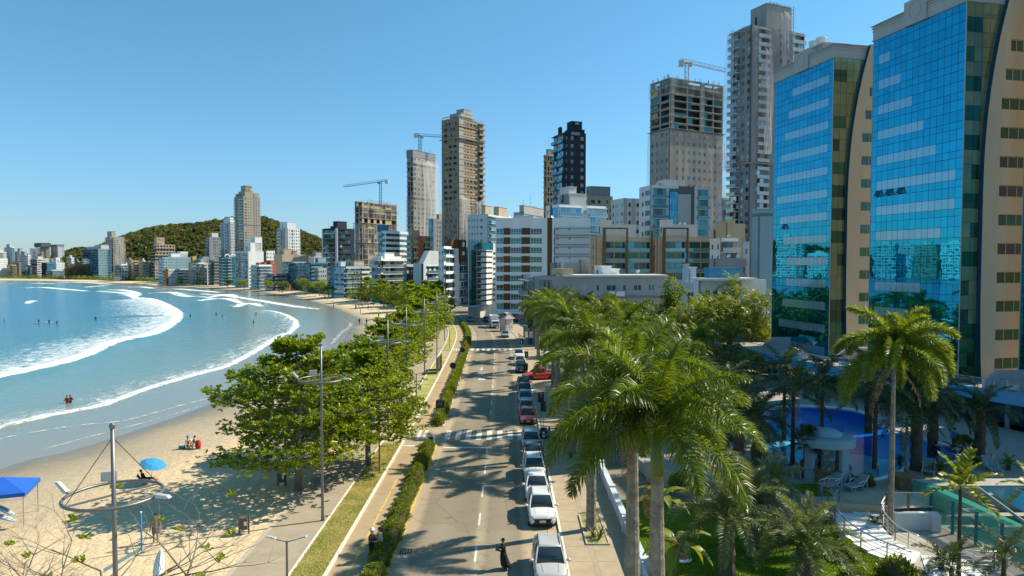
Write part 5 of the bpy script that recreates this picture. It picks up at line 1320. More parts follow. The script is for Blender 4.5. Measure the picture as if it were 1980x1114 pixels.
b = simple('grey and white corner house with dark glass strips above the garden trees',1296,1306,1352,546,125,82,3,'lightgrey',[(0,1,'plain')],[(0,.25,'win',dict(sep=1,n=1,wf=.8,hf=.5,sf=.25,mull=2)),(.25,.5,'plain'),(.5,.95,'win',dict(sep=1,n=1,wf=.9,hf=.6,sf=.2,mull=3,glass=['glass_dark'])),(.95,1,'plain')],[(.3,.8,.45,.62,3.2,'lightgrey'),(.3,.7,.7,.95,2.6,'white')],da=9)
b = simple('small pale house with a grey hipped roof beside the truck',966,977,992,617,168,55,1,'offwhite',[(0,.3,'plain'),(.3,1,'win',dict(sep=1,n=2,wf=.4,hf=.4,sf=.3,mull=1,glass=['glass_dark']))],[(0,1,'win',dict(sep=1,n=3,wf=.35,hf=.4,sf=.3,mull=1,glass=['glass_dark']))],name='small_house')
part('roof',MB().add([(-b.a - .4,-.4,b.h),(.4,-.4,b.h),(.4,b.b + .4,b.h),(-b.a - .4,b.b + .4,b.h),(-b.a / 2,2,b.h + 1.6),(-b.a / 2,b.b - 2,b.h + 1.6)],[(0,1,4),(1,2,5,4),(2,3,5),(3,0,4,5)]),'roofgrey',b.t)
for k in range(30):
 px = -8 + k * 11.6 + random.uniform(-3,3); w_ = random.uniform(8,14); Y_ = 905 - k * 4.5 + random.uniform(-30,30); yt = random.uniform(497,516) - (6 if k % 5 == 0 else 0)
 kd = random.choice([(0,1,'balc',BAL(d=1.0,post=2)),(0,1,'win',W4(4,.45)),(0,1,'band',dict(hf=.45))])
 simple(('tall ' if yt < 502 else 'low ') + random.choice(['white','pale','light','plain']) + ' far town block, ' + ORD[k] + ' counting from the left edge along the bay',px,px + w_ * .55,px + w_,yt,Y_,40,random.randint(6,9),random.choice(['white','offwhite','white','sandstone','beige','paleblue']),[kd],[(0,1,'win',W4(3,.45))],[(.2,.7,.2,.7,2.5)],group='far town blocks along the bay')
for k in range(26):
 an = math.radians(-39 - k * 1.15); r = 820 + 60 * math.sin(k * 1.7)
 b = Bld('coast block mirrored in the hotel glass, ' + ORD[k] + ' beyond the left picture edge',990,990,990,500,800,30,10,random.choice(['white','offwhite','lightgrey','sandstone','white']),group='coast blocks mirrored in the hotel',da=22,db=16)
 b.h = random.uniform(22,52); b.t.location = (math.sin(an) * r,math.cos(an) * r,0); b.t.rotation_euler = (0,0,-an + .3)
 b.w = MB().box(-22,0,0,16,0,b.h); b.coreb = MB().box(-15,-8,4,12,b.h - 1,b.h + 3)
 for f in range(int(b.h / 3.2)):
  for j in range(6): b.fq(b.pn,'L',j * 3.6 + .5,j * 3.6 + 2.6,f * 3.2 + 1,f * 3.2 + 2.4,.03,random.randrange(3)); b.fq(b.pn,'R',j * 2.6 + .5,j * 2.6 + 1.8,f * 3.2 + 1,f * 3.2 + 2.4,.03,random.randrange(3))
 b.core = 'offwhite'; b.done()
# ================================================================== THE GLASS HOTEL AND ITS GARDEN
def mat_hotelglass():
 m,n,l = _new('hotel_blue_glass')
 out = n.new('ShaderNodeOutputMaterial'); p = n.new('ShaderNodeBsdfPrincipled'); l.new(p.outputs[0],out.inputs[0])
 oi = n.new('ShaderNodeObjectInfo'); ge = n.new('ShaderNodeNewGeometry')
 ad = n.new('ShaderNodeMath'); ad.operation = 'ADD'; l.new(oi.outputs['Random'],ad.inputs[0]); l.new(ge.outputs['Random Per Island'],ad.inputs[1])
 fr = n.new('ShaderNodeMath'); fr.operation = 'FRACT'; l.new(ad.outputs[0],fr.inputs[0])
 mr = n.new('ShaderNodeMapRange'); mr.inputs['To Min'].default_value = 0.9; mr.inputs['To Max'].default_value = 1.08; l.new(fr.outputs[0],mr.inputs['Value'])
 mm = n.new('ShaderNodeVectorMath'); mm.operation = 'SCALE'; mm.inputs[0].default_value = (0.012,0.33,0.50); l.new(mr.outputs[0],mm.inputs['Scale'])
 l.new(mm.outputs[0],p.inputs['Base Color'])
 p.inputs['Metallic'].default_value = 0.92; p.inputs['Roughness'].default_value = 0.015
 tc = n.new('ShaderNodeTexCoord'); nz = n.new('ShaderNodeTexNoise'); nz.inputs['Scale'].default_value = 1.3; nz.inputs['Detail'].default_value = 1
 l.new(tc.outputs['Object'],nz.inputs['Vector'])
 bp = n.new('ShaderNodeBump'); bp.inputs['Strength'].default_value = 0.06; bp.inputs['Distance'].default_value = 0.02
 l.new(nz.outputs['Fac'],bp.inputs['Height']); l.new(bp.outputs[0],p.inputs['Normal'])
mat_hotelglass()
GLASS('hotel_pale_panel',(0.25,0.46,0.58),0.12,refl=0.55,var=0.06)
GLASS('hotel_green_glass',(0.22,0.26,0.14),0.08,refl=0.35,var=0.15)
GLASS('hotel_green_window',(0.02,0.09,0.05),0.05,refl=0.3,var=0.5)
PBR('hotel_beige',(0.62,0.49,0.34),0.8,var=0.07,scale=0.5,streak=True,bump=0.1,bscale=30)
PBR('hotel_parapet',(0.44,0.43,0.41),0.8,var=0.07,scale=0.5,streak=True)
PBR('hotel_mullion',(0.02,0.09,0.15),0.5,0.4,var=0.05)
PBR('fascia_blue',(0.06,0.38,0.62),0.25,var=0.05,spec=0.6)
PBR('deck_stone',(0.36,0.33,0.28),0.8,var=0.14,scale=1.3,bump=0.15,bscale=10)
PBR('deck_sunlit',(0.46,0.37,0.25),0.85,var=0.1,scale=1.3)  # deck stone with the sunlight put into a lighter, warmer colour
PBR('pool_deep',(0.005,0.10,0.50),0.06,var=0.12,scale=0.6,spec=0.6,bump=0.15,bscale=3)
PBR('pool_shallow',(0.10,0.42,0.62),0.08,var=0.1,scale=0.6,spec=0.6,bump=0.15,bscale=3)
PBR('green_glass',(0.07,0.40,0.31),0.05,var=0.05,alpha=0.62,spec=0.8)
PBR('clear_glass',(0.35,0.55,0.60),0.03,var=0,alpha=0.22,spec=0.9)
PBR('pool_furniture',(0.62,0.62,0.60),0.5,var=0.05)
PBR('sling_grey',(0.26,0.29,0.30),0.8,var=0.08)
PBR('timber',(0.22,0.13,0.06),0.8,var=0.2,scale=3)
PBR('wall_bluewhite',(0.50,0.56,0.60),0.8,var=0.1,scale=0.8,streak=True)
FL,Z0H,NFL = 2.97,4.75,13
ROWH = (0.75,1.11,1.11)
def hotel_tower(label,X,Y,strips,opened,seedv,most=300):
 A = math.radians(77.6); a,b = 12.8,8.0
 t = thing('hotel_tower',label,'building',(X,Y,0),-A)
 zt = Z0H + FL * NFL                           # top of the glass
 R = random.Random(seedv)
 cl = lambda z: 1.95 + 3.0 * max(0,(z - 24) / (zt + 1.6 - 24)) ** 2.2 + 0.35 * max(0,(16 - z) / 11) ** 2      # curved edge of the beige wall
 c = MB().box(-a + .05,-.25,.25,b,0,zt); part('core',c,'hotel_mullion',t)
 n = 15; pw = a / n; rest = MB(); mesh = {}; placed = 0
 for f in range(NFL):                             # from the top down
  zf = zt - f * FL
  z = zf
  for r in range(3):
   hh = ROWH[r]; z -= hh
   for j in range(n):
    pale = (r == 2 and strips[f] and strips[f][0] <= j < strips[f][1])
    if (f,r,j) in opened: continue
    key = (r,pale)
    x0 = -a + j * pw
    if placed < most:
     if key not in mesh:
      mesh[key] = MB().box(.02,pw - .02,-.05,.1,.02,hh - .02).mesh('glass_pane','hotel_pale_panel' if pale else 'hotel_blue_glass')
     o = obj('glass_pane' if not pale else 'pale_pane',mesh[key],t,(x0,0,z)); o.rotation_euler = (R.gauss(0,.003),0,R.gauss(0,.003)); placed += 1
    else: rest.box(x0 + .02,x0 + pw - .02,-.05,.1,z + .02,z + hh - .02,1 if pale else 0)
 part('lower_glazing',rest,['hotel_blue_glass','hotel_pale_panel'],t,kind='stuff')
 for (f,r,j) in opened:                         # awning windows pushed open
  z = zt - f * FL - sum(ROWH[:r + 1]); x0 = -a + j * pw
  w = MB().box(.02,pw - .02,-.03,.03,-ROWH[r],0)
  o = part('open_window',w,'hotel_mullion',t); o.location = (x0,-.08,z + ROWH[r]); o.rotation_euler = (-.5,0,0)
  part('opening',MB().box(x0 + .03,x0 + pw - .03,.1,.15,z,z + ROWH[r]),'void',t)
  q = MB().add([(x0 + pw - .02,-.06,z + ROWH[r]),(x0 + pw - .02,-.5,z + .05),(x0 + pw - .02,0,z + .05)],[(0,1,2)]); part('window_stay',q,'steel',t)
 part('edge_trim',MB().box(-a - .08,-a,-.08,.2,Z0H,zt).box(-.03,.05,-.09,-.01,Z0H,zt),'hotel_parapet',t)
 q = MB(); rows = NFL * 2; gw = .95
 wins = MB()
 for k in range(rows):
  z1 = zt - k * FL / 2; z0 = z1 - FL / 2
  for j in range(6):
   s0,s1 = j * gw,(j + 1) * gw
   if s0 > cl((z0 + z1) / 2) + .2: continue
   s1 = min(s1,cl((z0 + z1) / 2) + .3)
   dark = (k % 2 == 1 and 1 <= k and j < 2 and R.random() < .8) or z0 < Z0H + 5
   (wins if dark else q).box(0.02,.08,s0 + .02,s1 - .02,z0 + .02,z1 - .02)
 part('green_glazing',q,'hotel_green_glass',t,kind='stuff'); part('green_windows',wins,'hotel_green_window',t,kind='stuff')
 part('bay_backing',MB().box(-.25,0.0,.0,b - .5,Z0H,zt),'hotel_mullion',t)
 w = MB(); N = 44; v = []
 for i in range(N + 1):
  z = Z0H - .3 + (zt + 1.9 - Z0H + .3) * i / N; s = cl(z)
  v += [(.56,s - .03,z),(.55,b,z),(-.1,s - .03,z)]
 f = []
 for i in range(N):
  k = 3 * i; f += [(k,k + 1,k + 4,k + 3),(k + 2,k,k + 3,k + 5)]
 edge = MB().add(v,[q_ for q_ in f if True][1::2]); part('curved_edge',edge,'hotel_mullion',t)
 def winspan(z): return max(3.9,cl(z) + 1.5),7.5
 for k in range(NFL + 1):
  zc = 15.45 + FL * (k - 4); lo,hi = zc - .6,zc + .6
  zl = Z0H - .3 if k == 0 else prev;
  if k == NFL: lo = zt + 1.9
  m = 6
  for i in range(m):                           # the wall below this row of windows, following the curve
   za,zb_ = zl + (lo - zl) * i / m,zl + (lo - zl) * (i + 1) / m
   if zb_ - za > .01: w.prism([(-.1,cl(za)),(.55,cl(za)),(.55,b),(-.1,b)],za,zb_,top=[(-.1,cl(zb_)),(.55,cl(zb_)),(.55,b),(-.1,b)])
  if k == NFL: break
  s0,s1 = winspan(zc)
  w.prism([(-.1,cl(lo)),(.548,cl(lo)),(.548,s0),(-.1,s0)],lo,hi,top=[(-.1,cl(hi)),(.548,cl(hi)),(.548,s0),(-.1,s0)])
  w.box(-.1,.548,s1,b,lo,hi)
  me = win_mesh(round(s1 - s0,1),1.2,3,'hotel_beige',R.choice(['hotel_green_window','hotel_green_window','glass_green','glass_dark']))
  obj('window',me,t,(.33,(s0 + s1) / 2,lo),math.pi / 2)
  prev = hi
 part('wall',w,'hotel_beige',t)
 part('side_wall',MB().box(-a,.54,b + .002,b + .5,0,zt + 1.8).box(-a - .05,-a + .3,.3,b,0,zt),'hotel_beige',t)
 gl = MB()
 for k in range(NFL * 2): gl.box(-a,.5,b + .52,b + .56,Z0H + k * FL / 2 + .03,Z0H + (k + 1) * FL / 2 - .03)
 part('rear_glazing',gl,'hotel_blue_glass',t,kind='stuff')
 p = MB().box(-a - .1,.12,-.12,.5,zt,zt + 1.8).box(-.4,.1,.5,cl(zt + 1.8),zt,zt + 1.8).box(-a - .1,-a + .4,.5,b,zt,zt + 1.8); part('parapet',p,'hotel_parapet',t)
 p = MB()
 for zz,o_ in ((zt + .02,.2),(zt + 1.1,.19),(zt + 1.45,.24),(zt + 1.72,.3)): p.box(-a - .1 - o_ + .1,o_,-o_,.48,zz,zz + .1).box(-.35,o_ - .02,.5,cl(zt + 1.0) - .05,zz,zz + .1)
 part('cornice',p,'hotel_parapet',t)
 m_ = MB().box(-a * .62,-a * .38,-.34,.9,zt + .01,zt + 2.7); q2 = part('medallion_bay',m_,'hotel_parapet',t)
 cx = -a * .5
 ring = MB(); pts = [(cx + .8 * math.cos(2 * math.pi * k / 28),-.36,zt + 1.45 + .95 * math.sin(2 * math.pi * k / 28)) for k in range(29)]; ring.tube(pts,.06,5,cap=False); part('medallion',ring,'hotel_parapet',q2)
 part('roof',MB().box(-a + .3,-.3,.4,b - .1,zt - .1,zt + .2),'roofgrey',t)
 h = part('roof_house',MB().box(-a * .62,-a * .3,1.2,5.0,zt + .2,zt + 3.0).box(-a * .64,-a * .28,1.0,5.2,zt + 3.0,zt + 3.25),'hotel_parapet',t)
 for k in range(2): part('water_tank',MB().lathe([(.55,0),(.62,.1),(.62,1.0),(.7,1.05),(.7,1.2),(.3,1.3)],14,(-a * .56 + k * 1.6,2.2,zt + 3.25)),'white',h,True)
 return t
S2 = [(1,3),(1,5),(1,7),(1,9),(1,11),(1,14),(1,14),(1,12),None,(1,9),(1,7),(1,5),(0,3)]
S1 = [(5,14),(4,14),(3,14),(2,14),(1,14),(1,14),(2,14),(3,14),(4,14),(4,14),(3,14),(2,14),(1,14)]
hotel_tower('blue glass hotel tower with a curved beige wall, nearest the camera',46.0,70.0,S2,{(6,0,1),(6,0,3),(6,0,5)},5)
hotel_tower('blue glass hotel tower cut off by the right picture edge',53.9,56.0,S2,set(),7,0)
hotel_tower('blue glass hotel tower with rooftop tanks, behind the nearer glass tower',41.5,89.0,S1,{(7,0,3)},6)
EDGE = resample(np.array([(31.0,103.5),(32.3,99.5),(35,89),(38.2,78.3),(41.3,72.3),(44.6,67.8),(46.8,63.4),(49.2,57.5),(53,50)]),60)
def offs(P,d):
 T = np.gradient(P,axis=0); T /= np.linalg.norm(T,axis=1)[:,None]
 return P + np.stack([T[:,1],-T[:,0]],-1) * d          # positive: towards the pool
ter = thing('hotel_terrace','sweeping blue hotel terrace with a glass rail above the pool','terrace',(0,0,0))
def sweep(P,sec,name,mat,parent,smooth=False):
 """sweep a section of (offset, height) along the edge"""
 b = MB(); n = len(sec); vs = []
 cols = [offs(P,o) for o,z in sec]
 for i in range(len(P)):
  for k,(o,z) in enumerate(sec): vs.append((cols[k][i][0],cols[k][i][1],z))
 fs = [(i * n + k,i * n + (k + 1) % n,(i + 1) * n + (k + 1) % n,(i + 1) * n + k) for i in range(len(P) - 1) for k in range(n)]
 b.add(vs,fs + [tuple(range(n))[::-1],tuple(range((len(P) - 1) * n,len(P) * n))])
 return part(name,b,mat,parent,smooth)
SG = -1 if offs(EDGE,1.0)[30][0] > EDGE[30][0] else 1
sec = lambda L: [(SG * o,z) for o,z in L]
sweep(EDGE,sec([(0,3.75),(.25,3.75),(.35,4.85),(0,4.85)]),'fascia','fascia_blue',ter)
b = MB(); poly = [tuple(q) for q in offs(EDGE,-SG * .02)] + [(75,45),(75,105),(31,105)]
b.prism(poly,3.9,4.7); part('floor_slab',b,'deck_stone',ter)
for i in range(0,len(EDGE) - 3,3):
 q = EDGE[i:i + 4]; sweepP = offs(q,SG * .12); o = MB(); n = len(q); vs = []
 for k in range(n): vs += [(sweepP[k][0],sweepP[k][1],4.86),(sweepP[k][0],sweepP[k][1],5.75)]
 o.add(vs,[(2 * k,2 * k + 2,2 * k + 3,2 * k + 1) for k in range(n - 1)]); part('glass_rail_panel',o,'clear_glass',ter)
 part('rail_post',MB().tube([(sweepP[0][0],sweepP[0][1],4.8),(sweepP[0][0],sweepP[0][1],5.8)],.035,6),'steel',ter)
part('handrail',MB().tube([(q[0],q[1],5.82) for q in offs(EDGE,SG * .12)],.05,6),'steel',ter,True)
inn = offs(EDGE,-SG * 3.2)
for i in range(4,len(inn) - 3,3):
 q0,q1 = inn[i],inn[i + 3]; o = MB().add([(q0[0],q0[1],1.2),(q1[0],q1[1],1.2),(q1[0],q1[1],3.9),(q0[0],q0[1],3.9)],[(0,1,2,3)]); part('ground_floor_pane',o,random.choice(['glass_teal','glass_dark','glass_green']),ter)
 if i % 6 == 1: part('column',MB().tube([(*offs(EDGE,-SG * .9)[i],1.1),(*offs(EDGE,-SG * .9)[i],3.9)],.22,12),'paleblue',ter,True)
 part('frame',MB().tube([(q0[0],q0[1],1.1),(q0[0],q0[1],3.95)],.08,4),'darkgrey',ter)
part('back_wall',MB().box(52,74,52,104,0,3.9),'darkgrey',ter)
for (x,y,L,lab) in ((40.2,84.2,5.6,'slanted white ramp wall at the foot of the farther glass tower'),(46.4,66.6,6.0,'slanted white ramp wall at the foot of the nearer glass tower'),(35.8,96.5,4.6,'slanted pale ramp wall at the far end of the terrace')):
 b = MB().add([(0,0,4.7),(L,0,4.7),(L,0,6.4),(1.4,0,6.4),(0,.0,5.4),(0,.35,4.7),(L,.35,4.7),(L,.35,6.4),(1.4,.35,6.4),(0,.35,5.4)],[(0,1,2,3,4),(9,8,7,6,5),(0,5,6,1),(1,6,7,2),(2,7,8,3),(3,8,9,4),(4,9,5,0)])
 t = thing('ramp_wall',lab,'wall',(x,y,0),.1); part('wall',b,'hotel_parapet',t)
 ring = MB(); ring.tube([(1.6 + .35 * math.cos(k / 16 * 6.283),-.02,5.35 + .35 * math.sin(k / 16 * 6.283)) for k in range(17)],.05,5,cap=False); part('ring_ornament',ring,'hotel_parapet',t)
for k,(x,y,lab) in enumerate(((39.3,80.5,'white lounge chair on the hotel terrace beside the railing'),(36.9,86.3,'white lounge chair on the terrace before the farther glass tower'),(47.9,65.0,'white lounge chair on the terrace below the nearer glass tower'))):
 t = thing('lounge_chair',lab,'chair',(x,y,4.7),.5 * k)
 part('seat',MB().box(-.4,.4,-.4,.4,.2,.42),'pool_furniture',t); part('backrest',MB().box(-.4,.4,.3,.45,.42,.95),'pool_furniture',t)
 for x_ in (-.4,.3): part('armrest',MB().box(x_,x_ + .1,-.4,.3,.42,.62),'pool_furniture',t)
 for x_ in (-.36,.3):
  for y_ in (-.36,.34): part('leg',MB().box(x_,x_ + .06,y_,y_ + .06,0,.2),'steel',t)
wallx = lambda y: 7.15 + 0.004 * (y - 37)
struct('lawn',MB().prism([(7.3,12),(22,12),(21.4,36),(20.5,41),(15.0,46),(9.5,47.5),(7.4,47.5)],0.0,0.22),'lawn')
tag(blades('grass',lambda y: 7.6,lambda y: 21.0,24,41,42000,0.11,'lawn_blades',0.22),'dense bright lawn in front of the hotel pool','grass',kind='stuff')
DECK = 1.2
struct('garden_paving',MB().prism([(22,12),(48,12),(48,46.2),(26,46.2),(21.4,43),(20.5,41),(21.4,36)],0.0,0.08),'deck_stone')
struct('pool_deck',MB().prism([(10.5,52),(14.5,47.6),(19.5,44.2),(24.0,43.0),(27.0,46.0),(44,46.0),(52,49.5),(49,60),(45,70),(40,82),(34,100),(30,103),(12,100),(8.5,70)],0.0,DECK),'deck_stone')
struct('garden_soil',MB().prism([(7.3,47.5),(9.5,47.5),(10.4,52),(8.4,70),(11.8,100),(30,103.2),(50,105.2),(50,130),(7,130)],0.0,0.3),'earth')
def poolpoly(pts,z): return [tuple(G(x,y,z)[:2]) for x,y in pts]
deep = resample(np.array(poolpoly([(1440,805),(1500,792),(1560,788),(1657,797),(1690,822),(1773,849),(1850,872),(1846,890),(1780,893),(1690,884),(1600,866),(1530,846),(1440,805)],DECK)),60)[:-1]
shal = resample(np.array(poolpoly([(1440,806),(1470,825),(1530,847),(1600,867),(1690,885),(1760,893),(1740,912),(1690,926),(1640,925),(1573,905),(1510,880),(1455,850),(1430,820),(1440,806)],DECK)),60)[:-1]
pool = thing('swimming_pool','kidney shaped swimming pool with deep blue water in the hotel garden','pool',(0,0,0))
part('deep_water',MB().add([(x,y,DECK + .012) for x,y in deep],[tuple(range(len(deep)))[::-1] if SG else ()]),'pool_deep',pool)
part('shallow_water',MB().add([(x,y,DECK + .016) for x,y in shal],[tuple(range(len(shal)))]),'pool_shallow',pool)
allp = resample(np.array(poolpoly([(1440,806),(1500,790),(1560,786),(1660,795),(1694,820),(1776,847),(1855,871),(1849,894),(1765,897),(1740,914),(1690,929),(1638,928),(1570,907),(1506,882),(1450,852),(1424,822),(1440,806)],DECK)),70)
part('coping',MB().tube([(x,y,DECK + .03) for x,y in allp],.16,6),'white',pool,True)
gw = thing('garden_wall','low blue white garden wall between pavement and hotel lawn','wall',(0,0,0))
part('wall',MB().box(7.0,7.28,10,62,0,.95),'wall_bluewhite',gw); part('coping',MB().box(6.94,7.34,10,62,.95,1.03),'wall_bluewhite',gw)
for k in range(9): part('pier',MB().box(6.9,7.38,12 + k * 6,12.4 + k * 6,0,1.15),'wall_bluewhite',gw)
rw = thing('deck_retaining_wall','curved tan retaining wall edging the raised pool deck','wall',(0,0,0))
pts = resample(np.array([(10.5,52),(14.5,47.6),(19.5,44.2),(24.0,43.0)]),20)
o = MB();
for i in range(19):
 p0,p1 = pts[i],pts[i + 1]; d = np.array([p1[1] - p0[1],p0[0] - p1[0]]); d /= np.linalg.norm(d)
 o.add([(*(p0 + d * .25),0),(*(p1 + d * .25),0),(*(p1 + d * .25),DECK + .35),(*(p0 + d * .25),DECK + .35),(*p0,0),(*p1,0),(*p1,DECK + .35),(*p0,DECK + .35)],[(0,1,2,3),(3,2,6,7),(7,6,5,4)])
part('wall',o,'sandstone',rw)
kio = thing('pool_bar','round concrete pool bar with a domed roof beside the pool','kiosk',(23.0,49.6,DECK))
part('roof',MB().lathe([(1.9,2.55),(2.0,2.6),(2.0,3.05),(1.85,3.15)],32),'paleblue',kio); part('dome',MB().lathe([(1.15,3.15),(1.1,3.4),(.7,3.62),(.05,3.7)],24),'paleblue',kio,True)
for k in range(4):
 an = math.radians(25 + 90 * k); o = part('pillar',MB().box(-.35,.35,-.14,.14,0,2.56),'paleblue',kio); o.location = (1.6 * math.cos(an),1.6 * math.sin(an),0); o.rotation_euler = (0,0,an + math.pi / 2)
for k in range(8):
 a0,a1 = math.radians(10 + 45 * k),math.radians(45 + 45 * k); part('glass_pane',MB().quad((1.5 * math.cos(a0),1.5 * math.sin(a0),.9),(1.5 * math.cos(a1),1.5 * math.sin(a1),.9),(1.5 * math.cos(a1),1.5 * math.sin(a1),2.55),(1.5 * math.cos(a0),1.5 * math.sin(a0),2.55)),'clear_glass',kio)
part('counter',MB().lathe([(1.5,0),(1.5,.85),(1.75,.9),(1.75,.98)],24),'timber',kio)
part('shelf',MB().lathe([(.6,0),(.6,2.2)],12),'glass_dark',kio)
def lounger(label,x,y,rz):
 t = thing('sun_lounger',label,'sun lounger',(x,y,DECK),rz,'sun loungers on the pool deck')
 part('seat',MB().box(-.35,.35,-.9,.35,.34,.39),'sling_grey',t)
 part('backrest',MB().add([(-.35,.35,.36),(.35,.35,.36),(.35,.95,.98),(-.35,.95,.98),(-.35,.38,.32),(.35,.38,.32),(.35,.98,.94),(-.35,.98,.94)],[(0,1,2,3),(7,6,5,4),(0,4,5,1),(1,5,6,2),(2,6,7,3),(3,7,4,0)]),'sling_grey',t)
 for s in (-.38,.38):
  part('frame_rail',MB().tube([(s,-.92,.36),(s,.35,.36),(s,.98,.98)],.03,6),'pool_furniture',t,True)
  part('leg',MB().tube([(s,-.8,.36),(s,-.85,.05),(s,-.6,.02),(s,-.4,.35)],.025,6),'pool_furniture',t,True)
  part('armrest',MB().tube([(s,-.15,.36),(s,.0,.6),(s,.3,.66),(s,.62,.62)],.03,6),'pool_furniture',t,True)
  part('leg',MB().tube([(s,.2,.36),(s,.45,.03),(s,.7,.03),(s,.75,.7)],.025,6),'pool_furniture',t,True)
lounger('grey sun lounger in front of the stair railing',23.9,47.0,-1.1)
lounger('grey sun lounger nearest the round pool bar',22.3,47.3,-1.0)
lounger('grey sun lounger under the far phoenix palm by the pool',31.2,50.6,-.6)
lounger('grey sun lounger at the right end of the pool',36.4,51.2,-.2)
def chair(label,x,y,rz,c='sling_grey'):
 t = thing('pool_chair',label,'chair',(x,y,DECK),rz,'chairs around the deck tables')
 part('seat',MB().box(-.25,.25,-.25,.25,.42,.46),c,t); part('backrest',MB().box(-.25,.25,.22,.27,.46,.98),c,t)
 for s in (-.27,.27):
  part('side_frame',MB().tube([(s,-.25,0),(s,-.25,.64),(s,.25,.64),(s,.3,0)],.025,6),'pool_furniture',t)
 return t
def table(label,x,y):
 t = thing('deck_table',label,'table',(x,y,DECK),0,'deck tables')
 part('top',MB().lathe([(.5,.70),(.52,.71),(.52,.74),(.3,.75)],20),'glass_teal',t)
 for k in range(4): part('leg',MB().tube([(.1 * math.cos(k * 1.571),.1 * math.sin(k * 1.571),.7),(.38 * math.cos(k * 1.571),.38 * math.sin(k * 1.571),0)],.02,5),'pool_furniture',t)
cx,cy = G(1520,915,DECK)[:2]
table('round glass table on the deck before the shallow pool end',cx,cy)
chair('blue backed pool chair left of the round glass table',cx - 1.1,cy + .1,1.6,'bluewall'); chair('grey pool chair right of the round glass table',cx + 1.1,cy + .2,-1.5); chair('grey pool chair in front of the round glass table',cx + .3,cy - 1.0,3.0)
cx,cy = G(1478,955,DECK)[:2]
table('round glass table on the deck behind the date palms',cx,cy); chair('pool chair right of the table behind the date palms',cx + .9,cy + .3,-1.2); chair('pool chair in front of the table behind the date palms',cx - .1,cy - .9,2.9)
chair('lone dark blue chair at the deck edge below the date palms',*G(1528,972,DECK)[:2],2.6,'bluewall')
for k,(px,py) in enumerate(((1602,935),(1568,925),(1697,925),(1840,890),(1919,905))):
 g = G(px,py,DECK); t = thing('bollard_light',['timber bollard light on the green mat below the pool bar','timber bollard light beside the small fan palm','dark bollard light behind the planter box','bollard light near the right end of the pool','bollard light before the glass front'][k],'lamp',g)
 part('post',MB().box(-.07,.07,-.07,.07,0,.95),'timber' if k < 2 else 'steel',t); part('head',MB().box(-.09,.09,-.09,.09,.95,1.1),'beige',t)
pb = G(1740,942,DECK)
t = thing('planter_box','square timber planter box beside the foxtail palm trunk','planter',(pb.x + .3,pb.y,DECK))
for k in range(5): part('plank',MB().box(-.75,.75,-.76,-.70,.05 + k * .17,.20 + k * .17),'timber',t); part('plank',MB().box(-.76,-.70,-.7,.7,.05 + k * .17,.20 + k * .17),'timber',t)
part('body',MB().box(-.7,.7,-.7,.7,0,.88),'timber',t)
struct('green_mat',MB().box(19.9,21.8,45.6,48.2,DECK,DECK + .03),'lawn')
struct('sunlit_landing',MB().prism([(22.6,43.1),(27.2,43.6),(26.8,46.3),(24.5,46.6),(22.2,45.2)],DECK,DECK + .02),'deck_sunlit')  # top of the stairs: sunshine on the landing painted as a paler sheet
st = thing('garden_stairs','curving white stone stairs with bright treads down from the pool deck','stairs',(0,0,0))
cl_ = resample(np.array([(22.6,43.6),(21.6,42.2),(21.4,40.4),(22.0,38.8),(23.6,37.4)]),10)
T = np.gradient(cl_,axis=0); T /= np.linalg.norm(T,axis=1)[:,None]; Nn = np.stack([T[:,1],-T[:,0]],-1)
SW = 1.35
for i in range(9):
 z = DECK - (i + 1) * .125; q = [cl_[i] + Nn[i] * SW,cl_[i] - Nn[i] * SW,cl_[i + 1] - Nn[i + 1] * SW,cl_[i + 1] + Nn[i + 1] * SW]
 q = [tuple(v) for v in q]
 part('step',MB().prism(q,-.1,z),'white',st)
part('landing',MB().prism([(22.4,36.2),(25.4,36.0),(25.8,38.2),(23.6,38.8)],-.1,.14),'white',st)
def railing(label,P,z0,z1,bars=3):
 t = thing('stair_railing',label,'railing',(0,0,0))
 P = resample(np.array(P,dtype=float),24); n = len(P); zz = [z0 + (z1 - z0) * i / (n - 1) for i in range(n)]
 part('handrail',MB().tube([(P[i][0],P[i][1],zz[i] + 1.0) for i in range(n)],.04,8),'steel',t,True)
 for k in range(bars): part('bar',MB().tube([(P[i][0],P[i][1],zz[i] + .25 + k * .22) for i in range(n)],.018,6),'steel',t,True)
 for i in range(0,n,4): part('post',MB().tube([(P[i][0],P[i][1],zz[i] - .05),(P[i][0],P[i][1],zz[i] + 1.0)],.035,6),'timber' if i % 8 == 0 else 'steel',t)
railing('steel railing along the outer curve of the white stairs',[tuple(cl_[i] - Nn[i] * SW) for i in range(0,10,2)],DECK,.1)
railing('steel railing along the inner side of the white stairs',[tuple(cl_[i] + Nn[i] * SW) for i in range(0,10,2)],DECK,.1)
railing('curved steel railing around the sunny landing',[(20.9,44.6),(20.7,45.6),(21.5,46.3),(22.6,46.3)],DECK,DECK)
railing('steel railing at the foot of the white stairs',[(24.3,37.3),(26.4,36.9),(28.0,37.6),(28.3,39.0)],.15,.15)
t = thing('glass_balustrade','glass balustrade with timber posts on the sunny landing','railing',(0,0,0))
for k in range(2):
 part('glass_panel',MB().box(24.0 + k * 1.4,25.35 + k * 1.4,43.12 + k * .12,43.15 + k * .12,DECK + .1,DECK + 1.05),'clear_glass',t); part('post',MB().box(23.92 + k * 1.4,24.0 + k * 1.4,43.05,43.2,DECK,DECK + 1.1),'timber',t)
part('top_rail',MB().box(23.9,26.9,43.1,43.2,DECK + 1.06,DECK + 1.11),'steel',t)
pv = thing('glass_pavilion','green glass stair pavilion with steel frame and a blue skylight','pavilion',(0,0,0))
A_,B_,C_,D_ = (27.0,45.6),(28.2,36.6),(44,34.5),(45,45.9)
